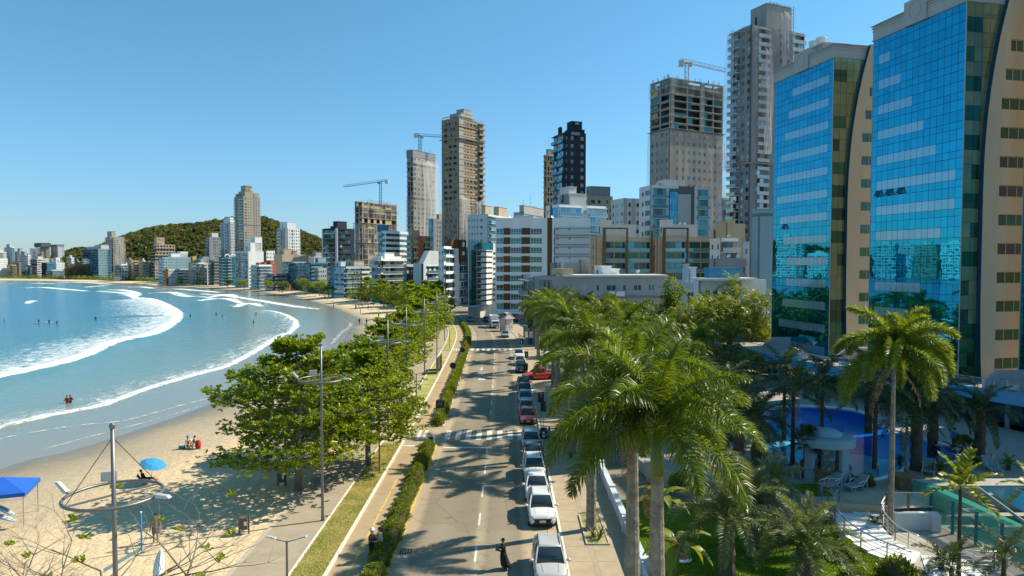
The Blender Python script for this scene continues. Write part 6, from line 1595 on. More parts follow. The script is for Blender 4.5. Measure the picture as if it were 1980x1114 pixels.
part('roof_rim',MB().prism([A_,(28.0,44.2),(43.5,44.4),D_],2.15,2.4),'concrete',pv); part('roof_rim',MB().prism([(27.0,45.5),B_,(28.6,36.6),(27.9,44.2)],2.12,2.38),'green_glass',pv)
def panel(p,q,z0,z1,n,nm,mat):
 for k in range(n):
  f0,f1 = (k + .02) / n,(k + .98) / n
  x0,y0,x1,y1 = p[0] + (q[0] - p[0]) * f0,p[1] + (q[1] - p[1]) * f0,p[0] + (q[0] - p[0]) * f1,p[1] + (q[1] - p[1]) * f1
  part(nm,MB().quad((x0,y0,z0),(x1,y1,z0),(x1,y1,z1),(x0,y0,z1)),mat,pv)
panel(A_,B_,.1,1.15,5,'wall_pane','green_glass'); panel(A_,B_,1.2,2.15,5,'wall_pane','green_glass'); panel(B_,C_,.1,2.15,7,'wall_pane','green_glass')
for k in range(6): x,y = A_[0] + (B_[0] - A_[0]) * k / 5,A_[1] + (B_[1] - A_[1]) * k / 5; part('frame_post',MB().box(x - .07,x + .07,y - .07,y + .07,0,2.15),'teal',pv)
for k in range(8): x,y = B_[0] + (C_[0] - B_[0]) * k / 7,B_[1] + (C_[1] - B_[1]) * k / 7; part('frame_post',MB().box(x - .06,x + .06,y - .06,y + .06,0,2.15),'teal',pv)
for k in range(5):
 x0,x1 = 30.5 + k * 2.7,33.1 + k * 2.7; part('skylight_pane',MB().add([(x0,43.9,2.42),(x1,43.9,2.42),(x1,36.4,1.9),(x0,36.4,1.9)],[(3,2,1,0)]),'glass_blue',pv)
part('skylight_beam',MB().tube([(30.2,43.9,2.45),(29.9,36.0,1.3)],.1,6),'paleblue',pv)
for k in range(7): part('inner_step',MB().box(29.0,30.0,43 - k * .9,43.6 - k * .9,1.0 - k * .15,1.12 - k * .15),'concrete',pv)
part('floor',MB().prism([A_,B_,C_,D_],0.0,.1),'deck_stone',pv)
part('lower_wall',MB().box(24.2,27.0,42.6,42.9,0,1.18),'wall_bluewhite',pv); part('lower_column',MB().box(26.4,26.9,42.2,42.6,0,1.18),'wall_bluewhite',pv)
# ================================================================== PLANTS
LEAF('palm_royal',(0.028,0.066,0.004),(0.18,0.235,0.02),0.36,0.4,0.5)
LEAF('palm_foxtail',(0.06,0.11,0.01),(0.22,0.27,0.035),0.42,0.42,0.5)
LEAF('palm_dark',(0.018,0.04,0.012),(0.085,0.115,0.025),0.22,0.4,0.5)
LEAF('palm_date',(0.045,0.08,0.018),(0.18,0.21,0.07),0.3,0.4,0.6)
LEAF('palm_bright',(0.08,0.13,0.008),(0.26,0.28,0.03),0.3,0.4,0.5)
LEAF('almond_leaf',(0.052,0.112,0.005),(0.27,0.325,0.02),0.44,0.42,0.45)
LEAF('tree_leaf',(0.045,0.095,0.012),(0.19,0.25,0.035),0.4,0.45,0.4)
LEAF('hedge_leaf',(0.06,0.11,0.006),(0.24,0.285,0.022),0.36,0.42,0.4)
LEAF('dry_wood_leaf',(0.20,0.165,0.085),(0.36,0.30,0.16),0.4,0.8,0.2)
LEAF('hill_leaf',(0.03,0.075,0.022),(0.19,0.16,0.05),0.3,0.8,0.2,0.035)
PBR('bark_palm',(0.36,0.315,0.24),0.9,scale=2.6,col2=(0.13,0.11,0.08),bump=0.6,bscale=14)
PBR('bark_dark',(0.085,0.065,0.045),0.95,var=0.3,scale=3,bump=0.8,bscale=10)
PBR('bark_grey',(0.19,0.165,0.135),0.9,var=0.25,scale=2,bump=0.5,bscale=10)
PBR('crownshaft',(0.10,0.16,0.025),0.45,var=0.2,scale=1)
PBR('rachis',(0.16,0.19,0.05),0.5,var=0.15)
def frond(L,th0,droop,ll,n,ranks,w,lift=0.25,hang=0.4,start=0.14,mat='palm_royal',seed=0,fwd=0.75,prof=0.6):
 """one feather leaf: a bent midrib with leaflets in several ranks"""
 R = np.random.default_rng(seed)
 K = 15
 t = np.linspace(0,1,K)
 th = th0 - droop * t ** 1.25
 dx = np.cos(th); dz = np.sin(th)
 P = np.zeros((K,3)); P[1:,0] = np.cumsum((dx[:-1] + dx[1:]) / 2) * L / (K - 1); P[1:,2] = np.cumsum((dz[:-1] + dz[1:]) / 2) * L / (K - 1)
 V,Fc,Mi = [],[],[]
 nv = 0
 for i in range(K):
  r = 0.045 * L / 4 * (1 - 0.9 * t[i]); nrm = np.array([-math.sin(th[i]),0,math.cos(th[i])])
  for a in (0.5,2.6,4.7): V.append(P[i] + np.array([0,math.cos(a),0]) * r + nrm * math.sin(a) * r)
 for i in range(K - 1):
  for k in range(3):
   a,b,c,d = 3 * i + k,3 * i + (k + 1) % 3,3 * i + 3 + (k + 1) % 3,3 * i + 3 + k
   Fc += [(a,b,c),(a,c,d)]; Mi += [1,1]
 nv = len(V)
 for side in (-1,1):
  for rk in range(ranks):
   for i in range(n):
    u = start + (1 - start) * (i + R.uniform(0,.9)) / n
    k = min(int(u * (K - 1)),K - 2); f = u * (K - 1) - k
    p = P[k] * (1 - f) + P[k + 1] * f; a = th[k] * (1 - f) + th[k + 1] * f
    tan = np.array([math.cos(a),0,math.sin(a)]); nrm = np.array([-math.sin(a),0,math.cos(a)]); sd = np.array([0,side,0.0])
    up = (lift + (0.0 if ranks == 1 else (rk - (ranks - 1) / 2) * 0.75)) + R.normal(0,.12)
    fw = fwd * (0.55 + 0.8 * u) + R.normal(0,.08)
    d = sd + nrm * up + tan * fw; d /= np.linalg.norm(d)
    l_ = ll * (math.sin(math.pi * min(1,(u * 0.86 + 0.13))) ** prof) * R.uniform(.85,1.1)
    d2 = d + np.array([0,0,-hang * R.uniform(.7,1.4)]); d2 /= np.linalg.norm(d2)
    wv = np.cross(d,nrm + R.normal(0,.5,3)); wv /= (np.linalg.norm(wv) + 1e-9); wv *= w * 0.5
    m = p + d * l_ * .5; e = m + d2 * l_ * .55
    V += [p - wv * .6,p + wv * .6,m - wv,m + wv,e]
    Fc += [(nv,nv + 1,nv + 3),(nv,nv + 3,nv + 2),(nv + 2,nv + 3,nv + 4)]; Mi += [0,0,0]
    nv += 5
 me = arr_mesh('frond',np.array(V),np.array(Fc),[mat,'rachis'])
 me.polygons.foreach_set('material_index',Mi)
 return me
def fan_leaf(L,stem,n,mat,th0,seed):
 """a fan leaf: a stalk and a half-circle of pleated fingers"""
 R = np.random.default_rng(seed); V,Fc = [],[]
 e = np.array([math.cos(th0),0,math.sin(th0)]) * stem; nn = np.array([-math.sin(th0),0,math.cos(th0)]); tt = e / stem
 V += [np.array([0,.015,0]),np.array([0,-.015,0]),e + [0,.01,0],e - [0,.01,0]]; Fc += [(0,1,2),(1,3,2)]
 nv = 4
 for i in range(n):
  a = math.radians(-115 + 230 * i / (n - 1)); d = tt * math.cos(a) + np.array([0,1,0]) * math.sin(a) + nn * .12
  s = np.cross(d,nn); s /= np.linalg.norm(s); l_ = L * (0.75 + .25 * math.cos(a)) * R.uniform(.9,1.1)
  m = e + d * l_ * .55; t_ = e + d * l_ + np.array([0,0,-.22 * L * R.uniform(.5,1.3)])
  V += [e,m - s * .05 * L + nn * .02,m + s * .05 * L - nn * .02,t_]; Fc += [(nv,nv + 1,nv + 2),(nv + 1,nv + 3,nv + 2)]; nv += 4
 return arr_mesh('fan_leaf',np.array(V),np.array(Fc),mat)
FR = {}
def frset(key,L,ll,n,ranks,w,mat,elevs,drp,**k):
 FR[key] = [frond(L,math.radians(e),math.radians(d),ll,n,ranks,w,mat=mat,seed=i * 7 + len(key),**k) for i,(e,d) in enumerate(zip(elevs,drp))]
frset('royal',4.1,0.85,64,3,0.044,'palm_royal',(80,63,48,34,20,6),(58,78,88,92,90,82),hang=.5)
frset('foxtail',3.3,0.55,60,4,0.045,'palm_foxtail',(80,62,42,18,-10),(78,108,118,105,82),hang=.35,lift=.1,prof=.35)
frset('coconut',3.8,0.75,46,1,0.06,'palm_dark',(75,52,32,10,-12),(70,85,85,75,60),hang=.75,lift=.1)
frset('date',3.0,0.5,50,2,0.035,'palm_date',(80,62,45,25,5),(55,75,90,95,85),hang=.12,lift=.35,prof=.4)
frset('darkdate',3.3,0.5,46,2,0.04,'palm_dark',(78,58,40,18,-5),(55,80,95,95,80),hang=.2,lift=.3,prof=.4)
frset('areca',2.6,0.6,26,1,0.07,'palm_bright',(80,65,48,30),(60,90,105,95),hang=.5,lift=.35)
frset('arecadark',2.6,0.6,26,1,0.07,'palm_foxtail',(80,65,48,30),(60,90,105,95),hang=.5,lift=.35)
frset('stub',1.9,0.42,22,1,0.10,'palm_bright',(75,55,30,5),(40,55,60,55),hang=.05,lift=.25,prof=.3)
frset('cycad',0.9,0.22,26,1,0.03,'palm_bright',(70,50,30,12),(35,55,65,60),hang=.05,lift=.3,prof=.3)
frset('cycaddark',1.0,0.24,26,1,0.03,'palm_dark',(70,50,30,12),(35,55,65,60),hang=.05,lift=.3,prof=.3)
_tr = {}
def trunk_mesh(H,r0,r1,bulge,mat,rough=0.0,bend=0.0,n=12):
 key = (round(H,1),r0,r1,bulge,mat,rough,bend)
 if key not in _tr:
  pts,rad = [],[]; N = max(8,int(H * (5 if rough and r0 > .25 and mat == 'bark_palm' else 2.2))); R = random.Random(int(H * 10))
  for i in range(N + 1):
   t = i / N; pts.append((bend * math.sin(t * 1.5),bend * .5 * math.sin(t * 2),H * t))
   r = r0 + (r1 - r0) * t + bulge * math.exp(-((t - .45) / .28) ** 2) + (.06 * math.exp(-t * 14))
   rad.append(r + (rough * (1 if i % 2 else -1)))
  _tr[key] = MB().tube(pts,rad,n).mesh('trunk',mat,rough == 0)
 return _tr[key]
PALMN = [0]
def palm(kind,label,X,Y,z0,zc,nf,trunk,shaft=0.0,group=None,name=None,sc=1.0,seed=None,lean=0.0):
 """zc: height where the leaves spring"""
 PALMN[0] += 1; R = random.Random(seed if seed is not None else PALMN[0] * 13)
 t = thing(name or 'palm_tree',label,'palm',(X,Y,z0),R.uniform(0,6.28),group)
 r0,r1,bl,mat,rg = trunk
 H = zc - z0 - shaft
 if H > .2: part('trunk',trunk_mesh(H,r0,r1,bl,mat,rg,lean),None,t)
 bx,by = lean * math.sin(1.5),lean * .5 * math.sin(2)
 if shaft > 0:
  part('crownshaft',MB().tube([(bx,by,H - .02),(bx,by,H + shaft * .3),(bx,by,H + shaft)],[r1 * 1.05,r1 * 1.15,r1 * .55],12),'crownshaft',t,True)
 S = FR[kind]; ne = len(S); a = R.uniform(0,6.28)
 for i in range(nf):
  u = i / max(1,nf - 1)
  k = min(ne - 1,max(0,int(u * ne + R.uniform(-.35,.35))))
  a += 2.39996 + R.uniform(-.25,.25)
  o = obj('frond',S[k],t,(bx,by,H + shaft - .06 + .1 * (1 - u))); s_ = sc * R.uniform(.88,1.1) * (0.75 + .3 * min(1,u * 2.2) if kind in ('royal','foxtail') else 1)
  o.rotation_euler = (R.uniform(-.12,.12),R.uniform(-.1,.1),a); o.scale = (s_,s_,s_)
 if kind in ('royal','coconut','foxtail') and zc > 6:
  for i in range(2): o = obj('dead_frond',DEAD,t,(bx,by,H + .05)); o.rotation_euler = (0,0,R.uniform(0,6.28)); o.scale = (.8 * sc,) * 3
 return t
LEAF('dead_leaf',(0.20,0.12,0.05),(0.34,0.24,0.12),0.2,0.8,0.2)
DEAD = frond(2.9,math.radians(-38),math.radians(48),.5,30,1,.05,mat='dead_leaf',seed=99,hang=.9)
ROYAL = (.30,.19,.05,'bark_palm',0.006)
RP = [(4.8,22.3,11.6,'thick trunked royal palm with a bright green crownshaft, nearest on the pavement'),(4.75,26.6,12.1,'pale trunked royal palm just behind the thick trunked one'),
      (5.0,42.6,11.6,'royal palm in the grassy planter beside the white cars'),
      (5.3,59.5,11.2,'royal palm beside the pedestrian crossing'),(5.6,69.5,11.6,'royal palm just beyond the pedestrian crossing'),(5.4,80,11.0,'royal palm beside the pale blue parked cars'),
      (5.6,92,11.2,'royal palm behind the red pickup'),(5.2,106,10.2,'far royal palm above the dark parked car'),(4.6,119,9.4,'far royal palm above the white parked pickup'),(4.8,133,9.0,'farthest royal palm of the pavement row')]
for X,Y,zc,lab in RP:
 palm('royal',lab,X,Y,.11,zc,20 if Y < 30 else 17 if Y < 60 else 14,(.34 if Y < 24 else .30,.20,.05,'bark_palm',0.006),1.6,'royal palms along the pavement','royal_palm',1.0)
for X,Y,zc,lab in ((9.2,56,11.4,'royal palm inside the garden by the deck edge'),
                      (9.0,66,11.5,'royal palm inside the garden opposite the crossing'),(11.5,76,10.8,'royal palm in the garden behind the row'),(9.0,87,11.0,'royal palm in the garden before the house row'),(12.5,97,10.0,'far royal palm in the garden before the house row')):
 palm('royal',lab,X,Y,.2,zc,14,ROYAL,1.5,'royal palms in the hotel garden','royal_palm')
palm('foxtail','tall foxtail palm with drooping bushy fronds before the nearer glass tower',23.6,42.0,0.0,11.6,20,(.15,.11,.03,'bark_palm',0),1.0,None,'foxtail_palm',1.3,9)
THIN = (.16,.11,.02,'bark_dark',0.01); THICK = (.36,.34,.06,'bark_dark',0.04)
for a in (('coconut','coconut palm before the deep end of the pool, left of the pool bar',22.0,53.0,DECK,6.9,15,THIN,0,1.05),('coconut','coconut palm behind the pool bar, under the terrace edge',27.0,59,DECK,6.8,14,THIN,0,1.05),('coconut','slim coconut palm by the pool right of the bar',27.8,51.8,DECK,7.4,14,THIN,0,1.0),
          ('darkdate','thick trunked dark date palm at the right pool end',30.8,51.5,DECK,7.0,20,THICK,0,1.25),('coconut','leaning slim palm beside the thick date palm',29.4,50.4,DECK,5.4,10,(.12,.09,.02,'bark_palm',0),0,.8),('darkdate','dark date palm at the far right under the terrace',34.5,55.5,DECK,6.0,16,THICK,0,1.1),
          ('darkdate','dark date palm on the deck left of the pool',16.3,48.6,DECK,6.3,20,THICK,0,1.25),('darkdate','dark date palm behind the left end of the pool',19.6,60,DECK,5.5,16,THICK,0,1.1),('coconut','coconut palm left of the pool behind the date palm',17.8,56,DECK,6.4,12,THIN,0,1.0),
          ('date','silvery date palm on the lawn before the deck, left one',10.7,33.5,.2,4.4,24,THICK,0,1.1),('date','silvery date palm on the lawn before the stairs, largest',13.9,32.0,.2,3.6,26,THICK,0,.95),('date','silvery date palm below the deck chairs',13.9,39.0,.2,3.6,18,THICK,0,.95),('date','low date palm at the deck edge left of the railing',16.2,41.4,.2,3.0,16,THICK,0,.8),
          ('stub','small bright palm with short stiff leaves before the green pavilion',23.8,35.8,0.1,5.0,12,(.10,.08,.01,'bark_dark',0.0),0,1.1),('darkdate','low dark palm in the bottom right corner',24.6,33.6,0.0,2.2,12,(.12,.1,.01,'bark_dark',.01),0,.65),
          ('darkdate','dark slender palm before the pavilion corner',21.6,33.0,0.0,2.0,12,(.12,.1,.01,'bark_dark',.01),0,.6),('stub','bright palm cut by the right picture edge',28.3,36.5,0.0,4.8,11,(.1,.08,.01,'bark_dark',0),0,.9),('darkdate','dark date palm between the pool bar and the stairs landing',18.6,51.5,DECK,5.0,18,THICK,0,1.0),('coconut','coconut palm over the deep end below the terrace',24.3,60.5,DECK,7.4,14,THIN,0,1.1),('coconut','coconut palm at the far left of the pool',20.6,64,DECK,7.0,14,THIN,0,1.1),('darkdate','dark date palm before the terrace columns',33.2,63,DECK,6.4,18,THICK,0,1.15),('coconut','coconut palm behind the thick date palm',32.4,54.5,DECK,7.2,14,THIN,0,1.0),('darkdate','dark date palm close to the right picture edge',37.0,53.5,DECK,5.2,16,THICK,0,1.0),('arecadark','thin palm in front of the white balcony house',38.5,119,0,12.8,12,THIN,0,1.3)):
 palm(a[0],a[1],a[2],a[3],a[4],a[5],a[6],a[7],a[8],'palms of the hotel garden','garden_palm',a[9])
def fanpalm(label,X,Y,z0,zc,n,L):
 t = thing('fan_palm',label,'palm',(X,Y,z0)); part('trunk',trunk_mesh(zc - z0,.2,.16,0,'bark_dark',.03),None,t); R = random.Random(int(X * 10))
 ms = [fan_leaf(L,L * 1.1,20,'palm_dark',math.radians(e),k) for k,e in enumerate((75,50,25,0,-20))]
 for i in range(n): o = obj('fan_leaf',ms[min(4,int(i / n * 5))],t,(0,0,zc - z0)); o.rotation_euler = (0,0,i * 2.4)
fanpalm('small fan palm with a shaggy trunk left of the pool bar',21.5,49.4,DECK,3.9,26,.75)
fanpalm('fan palm bush before the glass front at the right',33.8,50.8,DECK,2.9,22,.7)
for k,(px,py,kd,lab,s) in enumerate(((1817,918,'cycad','bright cycad beside the pavilion roof',1.0),(1950,908,'cycad','bright cycad at the right edge above the pavilion roof',.9),(1880,895,'cycaddark','dark cycad in a pot at the right pool end',1.0),(1740,900,'cycaddark','dark cycad in the planter box',.6),(1430,985,'cycaddark','dark cycad bush under the chairs',1.0),(1655,940,'cycaddark','dark cycad beside the lounger',.6),(1820,1100,'cycaddark','dark cycad in the corner before the pavilion',1.0),(1690,1030,'cycaddark','dark cycad beside the white steps',.9))):
 g = G(px,py,DECK if py < 990 else .2); palm(kd,lab,g.x,g.y,g.z,g.z + .5 * s,18,(.14,.14,0,'bark_dark',0.02),0,'cycads of the hotel garden','cycad',s * 1.05)
for k,(X,Y,z,lab) in enumerate(((8.6,35.0,2.6,'broad leaved banana plant behind the thick palm trunk'),(9.4,42.5,2.4,'broad leaved plant inside the garden wall'))):
 t = thing('banana_plant',lab,'plant',(X,Y,.2))
 for i in range(9):
  a = i * 2.4; L_ = 1.9; V = []; Fs = []; e = math.radians(75 - i * 7)
  for j in range(8):
   u = j / 7; w_ = .32 * math.sin(math.pi * (u * .9 + .06)); x = L_ * u * math.cos(e - u * .9); zz = z - .6 + L_ * u * math.sin(e - u * 1.0)
   V += [(x,-w_,zz + .08),(x,0,zz),(x,w_,zz + .08)]
  for j in range(7): Fs += [(3 * j,3 * j + 1,3 * j + 4,3 * j + 3),(3 * j + 1,3 * j + 2,3 * j + 5,3 * j + 4)]
  o = part('leaf',MB().add(V,Fs),'palm_bright',t,True); o.rotation_euler = (0,0,a)
 part('stem',MB().tube([(0,0,0),(0,0,z - .5)],[.14,.09],8),'crownshaft',t)
# ------------------------------------------------------------------ broadleaf crowns
def leaf_quads(C,Dv,L,W_,R,fold=.25):
 """kite-shaped leaves at points C pointing along Dv"""
 n = len(C); up = R.normal(0,1,(n,3)) * .5 + np.array([0,0,1.0]); s = np.cross(Dv,up); s /= (np.linalg.norm(s,axis=1)[:,None] + 1e-9)
 l_ = (L * R.uniform(.7,1.2,n))[:,None]; w_ = (W_ * R.uniform(.7,1.2,n))[:,None]
 m = C + Dv * l_ * .6
 V = np.stack([C,m - s * w_ * .5,C + Dv * l_,m + s * w_ * .5],1).reshape(-1,3)
 return V,np.arange(4 * n).reshape(-1,4)
def rosettes(Pt,k,L,W_,R,tilt=(0.1,0.9),nrm=None):
 n = len(Pt); C = np.repeat(Pt,k,0); a = R.uniform(0,6.283,n)[:,None] + np.arange(k)[None] * (6.283 / k) + R.normal(0,.3,(n,k)); e = R.uniform(tilt[0],tilt[1],(n,k))
 d = np.stack([np.cos(a) * np.cos(e),np.sin(a) * np.cos(e),np.sin(e)],-1).reshape(-1,3)
 d += np.repeat(R.normal(0,.35,(n,3)),k,0); d /= np.linalg.norm(d,axis=1)[:,None]
 return leaf_quads(C + R.normal(0,.03,C.shape),d,L,W_,R)
def almond(seed,Rr,H,tiers,limbs,nro,L=.34,W_=.20,k=8,first=.34):
 """a sea almond: limbs in level tiers, leaves in rosettes at the twig ends"""
 R = np.random.default_rng(seed); Rn = random.Random(seed); b = MB()
 b.tube([(0,0,-.1),(.05,.05,H * .2),(.1,-.05,H * .5),(0,0,H * .95)],[.28,.22,.15,.05],8)
 pts = []
 for i in range(tiers):
  u = i / max(1,tiers - 1); z = H * (first + (0.97 - first) * u); rt = Rr * (0.80 + .35 * math.sin(math.pi * (.15 + u * .75)) - .62 * u ** 2.2)
  a0 = Rn.uniform(0,6.28)
  for j in range(limbs):
   a = a0 + 6.283 * j / limbs + Rn.uniform(-.35,.35); r = rt * Rn.uniform(.6,1.12); zz = z + Rn.uniform(-.35,.35)
   e = np.array([math.cos(a) * r,math.sin(a) * r,zz + .10 * r * Rn.uniform(-.3,1.2)])
   s = np.array([0,0,zz - .06 * r - .3]); mid_ = (s + e) / 2 + np.array([0,0,-.05 * r])
   b.tube([s,mid_,e],[.07,.05,.02],5)
   m = int(nro / tiers / limbs * (r / rt) ** 1.3)
   t = R.uniform(.22,1.0,m) ** .75; side = R.normal(0,1,m) * (.10 + .22 * np.sin(t * 2.6)) * r * .95
   c = s[None] * (1 - t)[:,None] + e[None] * t[:,None]; perp = np.array([-math.sin(a),math.cos(a),0])
   c = c + perp[None] * side[:,None]; c[:,2] += R.normal(0,.16,m) + .12 * np.sin(side * 3) + .08 * t * r * .4
   pts.append(c)
   for q in range(4):
    kx = Rn.randrange(len(c)) if len(c) else 0
    if len(c): b.tube([s * (1 - .6) + e * .6,c[kx]],[.03,.012],4)
 pts = np.vstack(pts)
 V,Fq = rosettes(pts,k,L,W_,R)
 return b.mesh('trunk','bark_grey',True),arr_mesh('crown',V,Fq,'almond_leaf')
def clump_tree(seed,rx,ry,H,base,ncl,per,L,W_,mat,bark='bark_grey',cl=.9,lobes=6):
 """a leafy tree: leaves gathered on many small clumps through an uneven crown"""
 R = np.random.default_rng(seed); Rn = random.Random(seed); b = MB()
 b.tube([(0,0,-.1),(.1,0,base),(0,.1,H * .6)],[.24,.18,.08],7)
 lob = [(Rn.uniform(-.5,.5) * rx,Rn.uniform(-.5,.5) * ry,base + (H - base) * Rn.uniform(.25,.8),Rn.uniform(.45,.75)) for _ in range(lobes)]
 C = []
 for i in range(ncl):
  x,y,z,s = Rn.choice(lob); d = R.normal(0,1,3); d /= np.linalg.norm(d); r = s * R.uniform(.55,1.0)
  C.append([x + d[0] * rx * r,y + d[1] * ry * r,z + d[2] * (H - base) * .42 * r])
 C = np.array(C); C[:,2] = np.clip(C[:,2],base * .6,H)
 for q in range(12):
  c = C[Rn.randrange(ncl)]; b.tube([(0,0,base * Rn.uniform(.7,1.2)),tuple(c * .6 + np.array([0,0,base * .4])),tuple(c)],[.09,.05,.015],5)
 n = ncl * per; cc = np.repeat(C,per,0); d = R.normal(0,1,(n,3)); d[:,2] += .35; d /= np.linalg.norm(d,axis=1)[:,None]
 V,Fq = leaf_quads(cc + d * cl * R.uniform(.25,1,n)[:,None] * np.array([1,1,.7]),d * .8 + R.normal(0,.4,(n,3)),L,W_,R)
 return b.mesh('trunk',bark,True),arr_mesh('crown',V,Fq,mat)
def tree(name,meshes,label,X,Y,z,rz,s,group=None,cat='tree'):
 t = thing(name,label,cat,(X,Y,z),rz,group,s); part('trunk',meshes[0],None,t); part('crown',meshes[1],None,t); return t
A0 = almond(3,5.8,11.2,8,8,4700,.30,.165,8,.26)
A1 = almond(8,4.6,9.2,7,7,2700,.31,.17,8,.34)
A2 = almond(15,4.8,9.6,7,7,1500,.40,.24,7,.30)
A3 = almond(21,5.0,10.0,7,7,1000,.52,.32,6,.28)
GA = 'almond trees along the promenade'
tree('almond_tree',A0,'largest almond tree, spreading over the sand behind the ring lamp',-16.0,50.5,0,.4,(1,1,1.0),GA)
tree('almond_tree',A1,'almond tree leaning over the verge right of the largest one',-12.0,56.5,.05,1.9,(1.0,.95,1.0),GA)
tree('almond_tree',A1,'almond tree on the sand behind the largest one',-17.5,60.5,-.1,3.4,(.95,1,.85),GA)
AL = [(-15.2,71,1,.92,'almond tree beside the grey bin board'),(-18.8,78,1,.8,'almond tree leaning over the sand above the two walkers'),(-15.6,85,2,.9,'almond tree behind the third ring lamp'),(-18.0,95,2,.92,'almond tree nearest the striped pickets'),(-16.8,106,2,.95,'almond tree before the yellow hut'),(-18.6,117,2,.95,'almond tree with a low seaward limb before the hut'),
      (-17.6,128,2,.95,'almond tree opposite the small crossing'),(-19.6,138,3,.95,'almond tree just beyond the small crossing'),(-17.9,149,3,.95,'almond tree beside the cyclist'),(-20.5,160,3,.98,'almond tree left of the hedge bend'),(-19.4,171,3,.98,'almond tree at the hedge bend'),(-23,181,3,1.0,'almond tree before the parked grey car'),
      (-21.5,191,3,1.05,'almond tree over the grey car at the road bend'),(-27,200,3,1.0,'almond tree left of the road bend'),(-22.5,206,3,1.1,'tall almond tree before the teal curved block'),(-32,215,3,1.0,'almond tree over the blue stall roofs'),(-29,229,3,1.05,'far almond tree before the white rounded block'),
      (-40,238,3,1.0,'far almond tree before the slanted roof block'),(-38,256,3,1.0,'far almond tree behind the yellow hut'),(-50,266,3,1.0,'far almond tree before the wide white balcony block'),(-62,292,3,1.05,'far almond tree left of the wide white balcony block'),(-55,285,3,.95,'far almond tree behind the blue parasols')]
for k,(X,Y,v,s,lab) in enumerate(AL):
 tree('almond_tree',(A1,A1,A2,A3)[v],lab,X,Y,0,k * 1.7,(s,s,s),GA)
T1 = clump_tree(31,4.2,4.2,8,2.2,60,26,.5,.3,'almond_leaf',lobes=7)
T2 = clump_tree(37,4.0,4.0,7,2.0,60,26,.5,.3,'tree_leaf',lobes=7)
for k,(px,py,Y,v,s,lab) in enumerate(((472,552,425,0,.9,'yellow green tree on the far promenade below the white corner block'),(520,552,405,0,.9,'yellow green tree below the terracotta arches'),(545,556,385,1,1.0,'dark tree beside the red and yellow playground tower'),(590,556,360,1,1.3,'dark broad tree behind the far blue tents'),(617,560,350,0,1.1,'spreading light green tree behind the far blue tents'),(635,562,335,1,.9,'dark tree right of the spreading light green one'),
           (385,548,500,1,.8,'brownish tree on the far promenade below the ochre stair tower'),(350,546,520,0,.8,'ochre tree on the far promenade'),(440,552,470,1,.8,'dark shrubby tree below the arched roof block'))):
 tree('far_tree',(T1,T2)[v],lab,KX(px) * Y,Y,0,k,(s,s,s),'trees of the far promenade')
for k,(px,Y) in enumerate(((682,318),(692,312))):
 palm('coconut',('far thin palm before the beige rounded balconies','far thin palm beside the beige rounded balconies')[k],KX(px) * Y,Y,0,10.5,10,THIN,0,'palms of the far promenade','far_palm',.9)
_R = np.random.default_rng(77); _i = _R.integers(150,262,1500); _t = _R.uniform(-.16,-.02,1500); _c = bC[_i] + (sC[_i] - bC[_i]) * _t[:,None] * 1.4
_c = np.column_stack([_c,_R.uniform(.3,2.6,1500)]); _cc = np.repeat(_c,14,0); _d = _R.normal(0,1,(len(_cc),3)); _d /= np.linalg.norm(_d,axis=1)[:,None]
_V,_F = leaf_quads(_cc + _d * 1.3,_d,1.1,.8,_R); tag(obj('undergrowth',arr_mesh('undergrowth',_V,_F,'tree_leaf')),'dark undergrowth and hedges between the far sand and the blocks','undergrowth',kind='stuff')
T3 = clump_tree(41,6,6,13,2.0,90,22,1.1,.35,'dry_wood_leaf','bark_dark',1.4,9)
for k,px in enumerate((130,139,148,156,163,171,180,190,205,218,232)):
 Y = 735 - (px - 130) * .35; s = (1.05,1.2,1.25,1.3,1.25,1.15,.95,.75,.5,.45,.4)[k]
 tree('casuarina_tree',T3,('leftmost','second','third','fourth','fifth','sixth','seventh','eighth','ninth','tenth','last')[k] + ' of the brown casuarina trees on the far shore, from the left',KX(px) * Y,Y,0,k * 1.3,(s,s,s),'brown casuarina wood')
B1 = clump_tree(51,2.1,2.1,12.5,2.5,120,26,.42,.24,'tree_leaf',lobes=9,cl=.7)
B2 = clump_tree(57,3.2,3.2,7.5,1.6,110,26,.42,.24,'tree_leaf',lobes=8)
tree('garden_tree',B1,'tall leafy tree standing out above the hotel garden',25.2,105,0,.5,(1.1,1.1,1.15))
for k,(X,Y,s,lab) in enumerate(((16,70,.9,'round bushy tree behind the deck palms'),(20.5,80,1.0,'round bushy tree beside the far deck'),(15.5,88,1.0,'round bushy tree left of the far deck'),(12,112,1.0,'round bushy tree below the house row'),(9,122,.9,'round bushy tree by the small pale house'),(33,112,1.0,'round bushy tree before the white balcony house'),(13.5,62,.7,'low bushy tree by the deck edge'),(18,113,1.35,'round bushy tree behind the areca clumps, below the house row'),(23.5,112,1.3,'round bushy tree behind the tall leafy tree'),(29,113,1.35,'round bushy tree before the corner house'),(35.5,114,1.3,'round bushy tree left of the thin palm'),(41,116,1.35,'round bushy tree beside the windowless slab'))):
 tree('garden_tree',B2,lab,X,Y,0,k * 2.1,(s,s,s),'bushy trees of the hotel garden')
